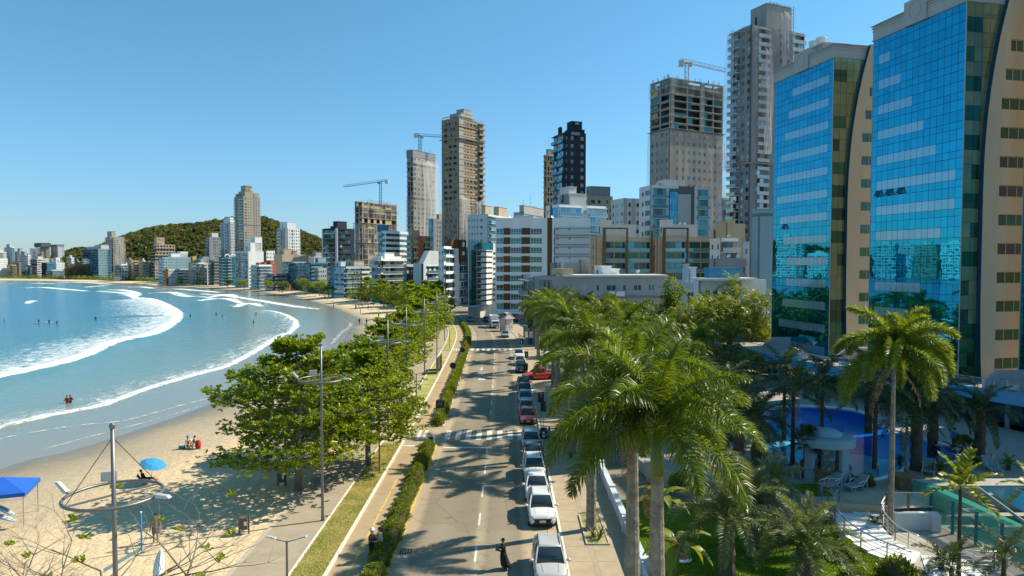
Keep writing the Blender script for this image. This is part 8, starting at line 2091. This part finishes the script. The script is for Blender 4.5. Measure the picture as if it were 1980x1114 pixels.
def post_sign(label,px,py,kind,h,name='traffic_sign',z=.05,size=.3):
 g = G(px,py,z); t = thing(name,label,'sign',(g.x,g.y,z))
 part('post',MB().tube([(0,0,-.02),(0,0,h)],.03,8),'galvanised',t)
 if kind == 'round': part('disc',MB().tube([(0,-.03,h),(0,-.015,h)],size,20),'sign_black',t); part('rim',MB().tube([(size * math.cos(k / 20 * 6.2832),-.02,h + size * math.sin(k / 20 * 6.2832)) for k in range(21)],.02,5,cap=False),'sign_back',t)
 elif kind == 'board': part('board',MB().box(-.42,.42,-.04,-.01,h - .5,h + .3),'sign_black',t); part('frame',MB().box(-.45,.45,-.012,.01,h - .53,h + .33),'sign_back',t); part('symbol',MB().box(-.2,-.06,-.045,-.04,h - .2,h + .1).box(.08,.2,-.045,-.04,h - .25,h + .15),'sign_back',t)
 elif kind == 'signal':
  part('housing',MB().box(-.2,.2,-.14,.1,h - .75,h + .1),'sign_black',t); part('backplate',MB().box(-.3,.3,.1,.12,h - .85,h + .2),'sign_black',t)
  for k in range(2 if size < .3 else 3): part('lens',MB().box(-.1,.1,-.16,-.14,h - .62 + k * .3,h - .42 + k * .3),'plate' if size < .3 else 'glass_dark',t)
 return t
post_sign('round sign seen from behind on the bike lane, nearer one',876,738,'round',2.3,size=.45); post_sign('round sign seen from behind on the bike lane, farther one',894.5,703,'round',2.3,size=.42)
post_sign('black board sign at the start of the far hedge',851,820,'board',2.2); post_sign('black sign board on the verge corner by the crossing',774,862,'board',1.6,size=.2)
post_sign('pedestrian signal head low beside the crossing',1051,872,'signal',1.9,'traffic_signal',.12,.2); post_sign('tall traffic signal on the pavement beside the orange red car',1046,826,'signal',3.4,'traffic_signal',.12); post_sign('slim traffic signal post behind the tall one',1051,832,'signal',2.7,'traffic_signal',.12)
post_sign('pedestrian signal near the small far crossing',1018,712,'signal',2.5,'traffic_signal',.12,.2); post_sign('dark signal board beyond the red pickup',1017,735,'signal',2.2,'traffic_signal',.12); post_sign('small signal at the far crossing corner',1008,680,'signal',2.2,'traffic_signal',.12,.2)
t = thing('hedge_marker','arch shaped metal stand with a black plate at the hedge end','sign',(roadL(62.9) - .7,62.9,.03)); part('arch',MB().tube([(-.32,0,0),(-.32,0,.75),(-.22,0,1.0),(0,0,1.12),(.22,0,1.0),(.32,0,.75),(.32,0,0)],.04,6),'lamp_head',t); part('plate',MB().box(-.2,.2,-.02,.02,.45,.8),'sign_black',t)
def bin_(label,px,py,z):
 g = G(px,py,z); t = thing('litter_bin',label,'bin',(g.x,g.y,beach_z(g.x,g.y) if z == 0 else z))
 for s in (-1,1): part('post',MB().box(s * .3 - .04,s * .3 + .04,-.04,.04,0,1.25),'bin_wood',t)
 for k in range(7): a = k * .9; part('slat',MB().box(-.27 + k * .078,-.20 + k * .078,-.2,.2,.32,1.05),'bin_wood',t)
 part('liner',MB().box(-.26,.26,-.17,.17,.35,1.0),'trim_black',t); part('notice',MB().box(.08,.24,-.23,-.21,.6,.85),'white',t)
bin_('slatted litter bin on the sand beside the path',472,1031,0); bin_('slatted litter bin under the far almond trees',545,938,0)
t = thing('ramp_rail','metal ramp rail beside the short hedge','railing',(0,0,0))
for k in range(6): yy = 71.5 + k * 2.0; part('post',MB().tube([(grassL(yy) - .45,yy,.05),(grassL(yy) - .45,yy,1.0)],.035,6),'lamp_metal',t)
for zz in (.55,1.0): part('bar',MB().tube([(grassL(yy) - .45,yy,zz) for yy in np.linspace(71.5,81.5,6)],.03,6),'lamp_metal',t)
for k,(px,py,lab) in enumerate(((852,716,'dark panel of the promenade shelter'),(846,722,'second dark panel of the promenade shelter'))):
 g = G(px,py); t = thing('shelter_panel',lab,'panel',(g.x,g.y,.05)); part('panel',MB().box(-.06,.06,-1.2,1.2,.1,2.3),'sign_black',t); part('frame',MB().box(-.08,.08,-1.25,-1.2,0,2.4).box(-.08,.08,1.2,1.25,0,2.4),'lamp_metal',t)
for k,(Y,lab) in enumerate(((42.6,'grassy planter bed around the royal palm beside the white SUV'),(59.5,'grassy planter bed by the pedestrian crossing'),(26.6,'grassy planter bed around the two front palms'))):
 t = thing('planter_bed',lab,'planter',(5.15 if Y > 30 else 4.6,Y,.115)); L2 = 2.3 if Y > 30 else 6.0
 part('soil',MB().box(-.62,.62,-L2,L2,0,.06),'dry_lawn',t)
 for s in (-1,1): part('edging',MB().box(s * .62,s * .72,-L2 - .1,L2 + .1,0,.11),'kerb_grey',t); part('edging',MB().box(-.62,.62,s * L2,s * (L2 + .1),0,.11),'kerb_grey',t)
def agave(label,X,Y):
 t = thing('agave_plant',label,'plant',(X,Y,.17)); R = random.Random(int(Y * 9))
 for i in range(16):
  a = i * 2.4; e = 1.35 - i * .05; L_ = .75; V = [(0,-.03,0),(0,.03,0),(L_ * .55 * math.cos(e),.04,L_ * .55 * math.sin(e)),(L_ * .55 * math.cos(e),-.04,L_ * .55 * math.sin(e)),(L_ * math.cos(e * .85),0,L_ * math.sin(e * .85))]
  o = part('leaf',MB().add(V,[(0,1,2,3),(3,2,4)]),'palm_dark',t); o.rotation_euler = (0,0,a)
for k,(X,Y) in enumerate(((5.3,40.9),(5.5,41.5),(4.95,41.3),(5.3,44.0),(5.1,58.2))): agave(('spiky dark plant at the near end of the planter bed','tall spiky plant beside the palm trunk in the planter','small spiky plant at the kerb side of the planter','spiky plant behind the planter palm','spiky plant in the bed by the crossing')[k],X,Y)
t = thing('ornament_stone','red and white patterned stone disc at the lawn edge','ornament',(9.55,38.0,.22)); part('disc',MB().lathe([(.55,0),(.6,.08),(.5,.16),(.05,.18)],24),'white',t,True); part('pattern',MB().lathe([(.42,.165),(.40,.185),(.28,.19),(.27,.18)],20),'terracotta',t)
# ================================================================== BEACH THINGS
def parasol(label,px,py,R=1.1,col='cloth_lightblue',tilt=.25,h=1.9):
 g = G(px,py,-.4); z = beach_z(g.x,g.y); g = G(px,py,z); t = thing('beach_parasol',label,'parasol',(g.x,g.y,z))
 part('pole',MB().tube([(0,0,-.1),(tilt * .6,.1,h)],.025,6),'white',t)
 n = 10; V = [(0,0,.38)];
 for k in range(n): V += [(R * .6 * math.cos(k * 6.2832 / n),R * .6 * math.sin(k * 6.2832 / n),.26),(R * math.cos(k * 6.2832 / n),R * math.sin(k * 6.2832 / n),0)]
 Fs = []
 for k in range(n): a,b_ = 1 + 2 * k,1 + 2 * ((k + 1) % n); Fs += [(0,a,b_),(a,a + 1,b_ + 1,b_)]
 o = part('canopy',MB().add(V,Fs),col,t); o.location = (tilt * .6,.1,h - .25); o.rotation_euler = (.12,tilt,0)
 ribs = MB()
 for k in range(n): ribs.tube([(0,0,.36),(R * math.cos(k * 6.2832 / n),R * math.sin(k * 6.2832 / n),-.02)],.012,4)
 part('ribs',ribs,'white',o)
 return t
parasol('blue beach parasol over the reclining person',291,934,1.0,h=1.7,tilt=.3)
for k,(px,py,lab) in enumerate(((777,632,'blue parasol beside the group on the sand'),(729,598,'blue parasol near the yellow hut'),(720,572,'large blue parasol before the far trees'),(750,585,'blue parasol right of the large one'),(612,568,'far blue parasol by the tents, left'),(590,567,'far blue parasol by the tents'),(670,573,'small far blue parasol below the palms'),(485,558,'tiny far blue parasol left of the playground tower'),(505,559,'tiny far blue parasol by the playground tower'),(632,571,'far blue parasol lying on the sand'),(760,588,'blue parasol at the stall'))):
 parasol(lab,px,py,1.6 if k in (2,3) else 1.2,'cloth_lightblue' if k % 3 else 'cloth_blue',.15,2.2)
def tent(label,px,py,wx,wy,col,h=2.3,rz=0.0):
 g = G(px,py,-.4); z = beach_z(g.x,g.y); t = thing('beach_tent',label,'tent',(g.x,g.y,z),rz)
 for x in (-wx,wx):
  for y in (-wy,wy): part('pole',MB().tube([(x,y,-.05),(x,y,h)],.03,6),'steel',t)
 V = [(-wx - .15,-wy - .15,h),(wx + .15,-wy - .15,h),(wx + .15,wy + .15,h),(-wx - .15,wy + .15,h),(0,0,h + .75),(-wx - .15,-wy - .15,h - .25),(wx + .15,-wy - .15,h - .25),(wx + .15,wy + .15,h - .25),(-wx - .15,wy + .15,h - .25)]
 part('canopy',MB().add(V,[(0,1,4),(1,2,4),(2,3,4),(3,0,4),(5,6,1,0),(6,7,2,1),(7,8,3,2),(8,5,0,3)]),col,t)
 for (a,c) in (((-wx,-wy),(wx,-wy)),((wx,-wy),(wx,wy)),((wx,wy),(-wx,wy)),((-wx,wy),(-wx,-wy))): part('cross_bar',MB().tube([(a[0],a[1],h - .45),(c[0],c[1],h - .45)],.015,4),'steel',t)
 return t
tent('blue gazebo with thin poles at the left picture edge',8,1005,1.55,1.55,'cloth_blue',2.35,.35)
for k,(px,py,c,lab) in enumerate(((665,566,'cloth_blue','far blue tent before the pale blue block'),(640,565,'white','far white tent right of the blue parasols'),(625,564,'white','far white tent left of its twin'),(768,592,'cloth_blue','blue stall tent next to the yellow hut'),(583,561,'cloth_blue','far blue tent in the tree shade'),(240,543,'cloth_blue','tiny far blue tent at the end of the sand'),(292,545,'cloth_lightblue','tiny far blue tent near the pyramid block'),(702,578,'cloth_blue','far blue tent under the large parasol'))):
 tent(lab,px,py,2.0,1.8,c,2.4)
g = G(790,604,0)
t = thing('beach_hut','straw roofed beach hut under the almond trees','hut',(g.x,g.y,beach_z(g.x,g.y)))
part('roof',MB().add([(-3,-3,2.5),(3,-3,2.5),(3,3,2.5),(-3,3,2.5),(0,0,4.0)],[(0,1,4),(1,2,4),(2,3,4),(3,0,4),(3,2,1,0)]),'straw',t)
for x in (-2.4,2.4):
 for y in (-2.4,2.4): part('post',MB().tube([(x,y,0),(x,y,2.6)],.09,6),'timber',t)
part('counter',MB().box(-2.2,2.2,-2.2,-1.9,0,1.0),'timber',t)
g = G(557,561,0); t = thing('playground_tower','red and yellow playground tower on the far sand','playground',(g.x,g.y,-.2))
part('frame',MB().box(-1.6,1.6,-1.4,1.4,0,3.2),'yellowocre',t); part('roof',MB().add([(-1.9,-1.7,3.2),(1.9,-1.7,3.2),(1.9,1.7,3.2),(-1.9,1.7,3.2),(0,0,5.0)],[(0,1,4),(1,2,4),(2,3,4),(3,0,4)]),'terracotta',t); part('slide',MB().add([(1.6,-.5,2.2),(1.6,.5,2.2),(4.2,.5,0),(4.2,-.5,0),(1.6,-.5,2.0),(1.6,.5,2.0),(4.0,.5,-.1),(4.0,-.5,-.1)],[(0,3,2,1),(4,5,6,7),(0,4,7,3),(1,2,6,5)]),'cloth_red',t)
for k in range(3): part('window',MB().box(-1.2 + k * .9,-.7 + k * .9,-1.45,-1.4,1.6,2.4),'cloth_red',t)
def board(label,px,py,z,L,rz,tilt):
 g = G(px,py,z); t = thing('surfboard',label,'surfboard',(g.x,g.y,z),rz)
 n = 11; V = []
 for i in range(n): u = i / (n - 1); w = .28 * math.sin(math.pi * (u * .94 + .03)) ** .6; V += [(-w,(u - .5) * L,0),(0,(u - .5) * L,.06),(w,(u - .5) * L,0),(0,(u - .5) * L,-.05)]
 Fs = [(4 * i + k,4 * i + (k + 1) % 4,4 * i + 4 + (k + 1) % 4,4 * i + 4 + k) for i in range(n - 1) for k in range(4)]
 o = part('deck',MB().add(V,Fs),'white',t,True); o.rotation_euler = (tilt,0,0); part('stripe',MB().box(-.02,.02,-L * .45,L * .45,.055,.066),'cloth_lightblue',o); part('fin',MB().add([(0,L * .4,-.05),(0,L * .47,-.05),(0,L * .46,-.22)],[(0,1,2)]),'trim_black',o)
board('white surfboard with a blue stripe standing by the bare tree',307,1100,.55,2.0,.25,1.0)
board('white surfboard tip under the blue gazebo, upper',6,985,.5,2.0,1.3,.3); board('white surfboard tip under the blue gazebo, lower',6,1000,.2,2.0,1.35,.2)
g = G(274,1063,-.1); t = thing('net_post','pale blue beach net post beside the shirtless man','post',(g.x,g.y,beach_z(g.x,g.y))); part('post',MB().tube([(0,0,-.05),(0,0,2.3)],.05,8),'cloth_lightblue',t); part('cap',MB().lathe([(.06,2.3),(.06,2.38),(.01,2.4)],8),'white',t)
t = thing('beach_net_tape','pale blue net tape slanting behind the bare tree','net',(0,0,0)); p0,p1 = G(200,1108,.9),G(272,1066,1.6); part('tape',MB().add([p0 + Vector((0,0,0)),p1,p1 + Vector((0,0,.22)),p0 + Vector((0,0,.22))],[(0,1,2,3)]),'paleblue',t); part('cord',MB().tube([p0,p1],.015,4),'white',t)
_cl = {}
def person(label,X,Y,z,rz,pose='stand',top='cl_white',legs='cl_navy',skin='skin',hair='hair_dark',h=1.7,near=False,group=None,short=False,dress=None,bare=False,long_hair=False,hat=None):
 me,hip,ch,nk,hd,tp,p = person_meshes(pose,skin if (short or dress) else legs,skin,near)
 s = h / 1.72
 t = thing('person',label,'person',(X,Y,z),rz,group,(s,s,s))
 obj('body',me,t)
 kk = (pose,top,legs,short,dress,bare,hair,long_hair,hat,near)
 if kk not in _cl:
  L_ = []
  fw = Vector((0,-1,0))
  def tor(c,rx,ry,n=12): return [(c.x + rx * math.cos(2 * math.pi * k / n),c.y + ry * math.sin(2 * math.pi * k / n),c.z) for k in range(n)]
  if not bare:
   r = [tor(hip + Vector((0,0,-.04)),.185,.145),tor(hip + Vector((0,0,.1)),.17,.135),tor((hip + ch) / 2,.175,.135),tor(ch,.205,.14),tor(ch + Vector((0,0,.09)),.20,.12),tor(nk + Vector((0,0,-.03)),.085,.085)]
   m = MB().loft(r)
   for k in ('l','r'):
    sg = -1 if k == 'l' else 1; a = ch + Vector((sg * .17,0,.07)); e = Vector(p[k + 'e']); m.tube([a,(a + e) / 2,e,e + (Vector(p[k + 'h']) - e) * (.85 if not short else .02)],[.085,.075,.062,.052],8)
   L_.append(('top',m,top))
  if dress:
   r = []
   for i in range(7): u = i / 6; c = hip + Vector((0,.16 * u ** 2,.06 - .80 * u)); w_ = .19 + .12 * u; r.append([(c.x + w_ * (1 + .1 * math.sin(k * 2.1 + i)) * math.cos(2 * math.pi * k / 14),c.y + (w_ * .9) * (1 + .12 * math.sin(k * 1.3)) * math.sin(2 * math.pi * k / 14),c.z + .04 * math.sin(k * 1.7) * u) for k in range(14)])
   L_.append(('skirt',MB().loft(r),dress))
  if short:
   m = MB().loft([tor(hip + Vector((0,0,.06)),.175,.14),tor(hip + Vector((0,0,-.08)),.185,.15)])
   for k in ('l','r'):
    sg = -1 if k == 'l' else 1; a = hip + Vector((sg * .09,0,-.04)); kn = Vector(p[k + 'k']); m.tube([a,a + (kn - a) * .8],[.118,.10],10)
   L_.append(('shorts',m,legs))
  hm = MB(); n = 10
  hc = hd + Vector((0,.02,.05)); rings = []
  for i in range(6): ph = math.pi * .52 * i / 5; rings.append([(hc.x + .098 * math.cos(ph) * math.cos(2 * math.pi * k / n),hc.y + .012 + .112 * math.cos(ph) * math.sin(2 * math.pi * k / n) ,hc.z + .105 * math.sin(ph) - (.06 if math.sin(2 * math.pi * k / n) > .2 and i == 0 else 0)) for k in range(n)])
  hm.loft(rings)
  if long_hair: hm.tube([hd + Vector((0,.09,.06)),hd + Vector((0,.12,-.08)),hd + Vector((0,.11,-.25))],[.07,.06,.03],8)
  L_.append(('hair',hm,hair))
  if hat: L_.append(('hat',MB().lathe([(.16,hd.z + .09),(.12,hd.z + .1),(.11,hd.z + .19),(.03,hd.z + .22)],12,(hd.x,hd.y,0)),hat))
  if near:
   f = MB();
   for sg in (-1,1): f.box(hd.x + sg * .034 - .012,hd.x + sg * .034 + .012,hd.y - .105,hd.y - .085,hd.z + .02,hd.z + .035)
   L_.append(('eyes',f,'hair_dark')); L_.append(('nose',MB().add([(hd.x - .014,hd.y - .095,hd.z - .02),(hd.x + .014,hd.y - .095,hd.z - .02),(hd.x,hd.y - .125,hd.z - .018),(hd.x,hd.y - .095,hd.z + .03)],[(0,1,2),(0,2,3),(1,3,2)]),skin)); L_.append(('mouth',MB().box(hd.x - .022,hd.x + .022,hd.y - .1,hd.y - .085,hd.z - .052,hd.z - .044),'cl_red'))
  _cl[kk] = [(n_,m_.mesh(n_,mt,True)) for n_,m_,mt in L_]
 for n_,m_ in _cl[kk]: obj(n_,m_,t)
 return t
g = G(974,1100); person('woman in a long dark dress crossing the road',g.x,g.y,0,-1.7,'hold','cl_black','cl_black','skin_tan','hair_dark',1.66,True,dress='cl_black')
t = thing('handbag','small pale bag held by the woman in the dark dress','bag',(g.x - .36,g.y + .02,1.12)); part('pouch',MB().loft([[(-.09,-.05,-.1),(.09,-.05,-.1),(.09,.05,-.1),(-.09,.05,-.1)],[(-.11,-.06,.02),(.11,-.06,.02),(.11,.06,.02),(-.11,.06,.02)],[(-.08,-.03,.1),(.08,-.03,.1),(.08,.03,.1),(-.08,.03,.1)]]),'cl_grey',t); part('strap',MB().tube([(-.08,0,.09),(0,0,.2),(.08,0,.09)],.012,5),'cl_black',t)
g = G(718,1084); person('person in a black coat and pale cap standing on the bike lane',g.x,g.y,.02,1.2,'hold','cl_black','cl_black','skin','hair_grey',1.75,True,hat='cl_white',dress=None)
g2 = G(736,1078); person('person in a beige jacket facing the one in the black coat',g2.x,g2.y,.02,-1.4,'hold','cl_beige','cl_beige','skin','hair_dark',1.70,True,long_hair=True)
def cycle(label,X,Y,rz,z=.02):
 t = thing('bicycle',label,'bicycle',(X,Y,z),rz)
 for y in (-.52,.52):
  w = part('wheel',MB().tube([(0,y + .34 * math.cos(k * 6.2832 / 20),.35 + .34 * math.sin(k * 6.2832 / 20)) for k in range(21)],.02,5,cap=False),'tyre',t); sp = MB()
  for k in range(6): sp.tube([(0,y,.35),(0,y + .33 * math.cos(k * 1.047),.35 + .33 * math.sin(k * 1.047))],.004,3)
  part('spokes',sp,'steel',w)
 fr = MB()
 for a,c in (((0,.52,.35),(0,.1,.32)),((0,.1,.32),(0,-.35,.82)),((0,.1,.32),(0,.22,.85)),((0,.22,.78),(0,-.35,.80)),((0,.52,.35),(0,.2,.75)),((0,-.52,.35),(0,-.35,.9))): fr.tube([a,c],.02,6)
 part('frame',fr,'cloth_lightblue',t); part('saddle',MB().box(-.07,.07,.1,.34,.86,.91),'trim_black',t); part('handlebar',MB().tube([(-.28,-.42,1.02),(0,-.36,.98),(.28,-.42,1.02)],.016,6),'steel',t)
cycle('blue and white bicycle between the two people on the bike lane',(g.x + g2.x) / 2,(g.y + g2.y) / 2 + .7,.3)
g = G(898,681); cycle('bicycle ridden along the far bike lane',g.x,g.y,0.0); person('cyclist in a red shirt riding on the far bike lane',g.x,g.y + .02,.02,0,'ride','cl_red','cl_black','skin','hair_dark',1.7)
g = G(1062,862,.12); person('person in a bright blue shirt standing by the scooter',g.x,g.y,.12,2.6,'stand','cl_blue','cl_black','skin','hair_dark',1.7,True,long_hair=True)
g = G(1809,899,DECK); person('dark dressed person standing by the right end of the pool',g.x,g.y,DECK,2.8,'stand','cl_navy','cl_navy','skin','hair_dark',1.75); g = G(1845,868,DECK); person('person in a light blue shirt before the hotel glass front',g.x,g.y,DECK,2.9,'stand','cl_blue','cl_black','skin','hair_dark',1.75)
def sand(px,py):
 g = G(px,py,-.4); z = beach_z(g.x,g.y); g = G(px,py,z); return g.x,g.y,beach_z(g.x,g.y)
x,y,z = sand(301,1050); person('shirtless man in dark shorts standing on the sand behind the bare tree',x,y,z,.2,'stand','cl_white','cl_grey','skin_tan','hair_dark',1.76,True,short=True,bare=True)
def beach_chair(label,x,y,z,rz,col):
 t = thing('beach_chair',label,'chair',(x,y,z),rz); part('seat',MB().box(-.27,.27,-.3,.22,.22,.25),col,t); part('backrest',MB().add([(-.27,.2,.23),(.27,.2,.23),(.27,.55,.78),(-.27,.55,.78),(-.27,.23,.21),(.27,.23,.21),(.27,.58,.76),(-.27,.58,.76)],[(0,1,2,3),(7,6,5,4),(0,3,7,4),(1,5,6,2),(2,6,7,3)]),col,t)
 for s in (-.29,.29): part('frame',MB().tube([(s,-.35,0),(s,.15,.42),(s,.4,0)],.016,5),'white',t); part('armrest',MB().tube([(s,-.28,.44),(s,.35,.46)],.02,5),'white',t)
x,y,z = sand(281,936); beach_chair('white framed beach chair under the blue parasol',x,y,z,1.9,'cl_grey'); person('person reclining in the chair under the blue parasol',x,y,z + .02,1.9,'recline','cl_black','cl_black','skin_tan','hair_dark',1.7,short=True)
x,y,z = sand(369,867); beach_chair('beach chair of the couple on the sand',x,y,z,.6,'cl_white'); person('person with a blue cap sitting on the sand beside the red bag',x - .25,y,z,.9,'sit','cl_blue','cl_grey','skin','hair_dark',1.68,short=True,bare=True,hat='cl_blue'); person('person leaning forward beside the red bag',x + .25,y + .1,z,-.7,'sit','cl_beige','cl_beige','skin','hair_dark',1.7,short=True,bare=True)
x,y,z = sand(378,868); t = thing('red_bag','tall red bag on the sand beside the seated couple','bag',(x + .25,y,z)); part('body',MB().lathe([(.2,0),(.26,.3),(.24,.7),(.1,.85)],12),'cl_red',t,True); part('strap',MB().tube([(-.1,-.2,.2),(0,-.3,.5),(.1,-.2,.75)],.02,5),'cl_black',t)
x,y,z = sand(352,868); t = thing('cool_box','small teal cool box beside the seated couple','box',(x,y,z)); part('body',MB().box(-.25,.25,-.16,.16,0,.3),'teal',t); part('lid',MB().box(-.26,.26,-.17,.17,.3,.37),'white',t)
x,y,z = sand(521,800); person('person in red sitting low on the sand left of the largest almond tree',x,y,z,.3,'sit','cl_red','cl_red','skin','hair_dark',1.6,short=True); x,y,z = sand(527,797); person('pale person sitting by the one in red',x,y,z,-.4,'sit','cl_white','cl_white','skin','hair_dark',1.6,short=True)
TOPS = ['cl_black','cl_white','cl_red','cl_blue','cl_navy','cl_beige']
BP = [(687,683,'walk',1,'walker in white and blue at the water edge behind the almond tree'),(697,684,'walk',2,'walker in red and green beside the walker in white'),(695,627,'stand',4,'dark figure standing at the wet sand edge'),(709,627,'stand',0,'dark figure standing right of the one at the wet edge'),(697,606,'stand',5,'standing figure alone on the upper sand'),(688,599,'walk',0,'stooping dark walker above the waterline'),(712,599,'walk',4,'walker near the blue parasol'),
      (732,616,'walk',5,'walker carrying something in mid sand'),(732,610,'stand',1,'figure standing behind the carrying walker'),(761,613,'walk',2,'figure in red by the volleyball posts'),(779,612,'stand',5,'figure beside the volleyball posts'),(770,613,'sit',0,'figure lying on the sand by the volleyball posts'),(777,634,'sit',1,'figure sitting below the blue parasol'),(769,634,'sit',4,'dark figure sitting below the blue parasol'),(763,633,'sit',5,'figure sitting left of the parasol group'),
      (700,593,'sit',0,'figure sitting far up the sand'),(693,594,'sit',5,'figure sitting left of the far one'),(645,597,'stand',5,'wader at the curve of the shore'),(686,580,'walk',4,'dark walker below the far palms'),(685,575,'stand',0,'dark figure below the far palms'),(662,576,'sit',5,'pair lying on far sand'),(636,576,'sit',0,'dark figure lying far on the sand'),(628,575,'sit',1,'pale figure lying far on the sand'),(610,574,'sit',4,'figure sitting below the far tents'),(570,574,'stand',0,'far figure standing at the shore'),(605,570,'stand',4,'far figure before the tents'),(587,570,'walk',1,'far walker before the tents'),
      (718,590,'stand',5,'figure near the large blue parasol'),(722,592,'stand',0,'dark figure near the large blue parasol'),(706,585,'sit',4,'figure sitting before the large blue parasol'),(540,566,'stand',0,'tiny far figure left of the shore curve'),(520,562,'walk',4,'tiny far walker before the low dark block'),(455,556,'walk',0,'tiny far walker below the arched roof block'),(420,553,'stand',4,'tiny far figure below the ochre stair tower')]
for k,(px,py,po,c,lab) in enumerate(BP):
 x,y,z = sand(px,py); person(lab,x,y,z,k * 1.3,po,TOPS[c],'cl_navy' if k % 2 else 'cl_black','skin_tan','hair_dark',1.7,group='people on the far sand',short=(k % 3 == 0))
SW_ = [(130,780,'cl_red','bather in red wading beside another'),(136,779,'cl_black','dark bather wading beside the one in red'),(490,625,'cl_black','bather standing in the inner surf'),(430,614,'cl_black','dark surfer in the calm water'),(418,609,'cl_navy','surfer left of the dark one'),(495,609,'cl_black','bather in the foam'),(508,590,'cl_black','bather near the far breaker, left'),(524,592,'cl_black','bather near the far breaker, right'),(368,613,'cl_black','lone swimmer head before the outer breaker'),(185,618,'cl_black','lone swimmer beyond the outer breaker'),(75,624,'cl_black','surfer sitting on a white board far out'),(8,622,'cl_black','paddler at the left edge of the water'),(95,624,'cl_navy','surfer right of the one on the white board'),(110,626,'cl_black','lying surfer farthest right of the far out group'),(342,571,'cl_black','swimmer in the far foam')]
for k,(px,py,c,lab) in enumerate(SW_):
 g = G(px,py,SEA); person(lab,g.x,g.y,SEA - .18,k * 1.1,'wade',c,c,'skin_tan','hair_dark',1.7,group='bathers in the bay',bare=(k % 4 == 3))
for k,(px,py,lab) in enumerate(((72,624,'white surfboard far out under the sitting surfer'),(430,615,'white surfboard beside the dark surfer'),(93,623,'pale surfboard of the surfer beside'))):
 board(lab,px,py,SEA + .12,2.2,1.4 + k * .4,0)
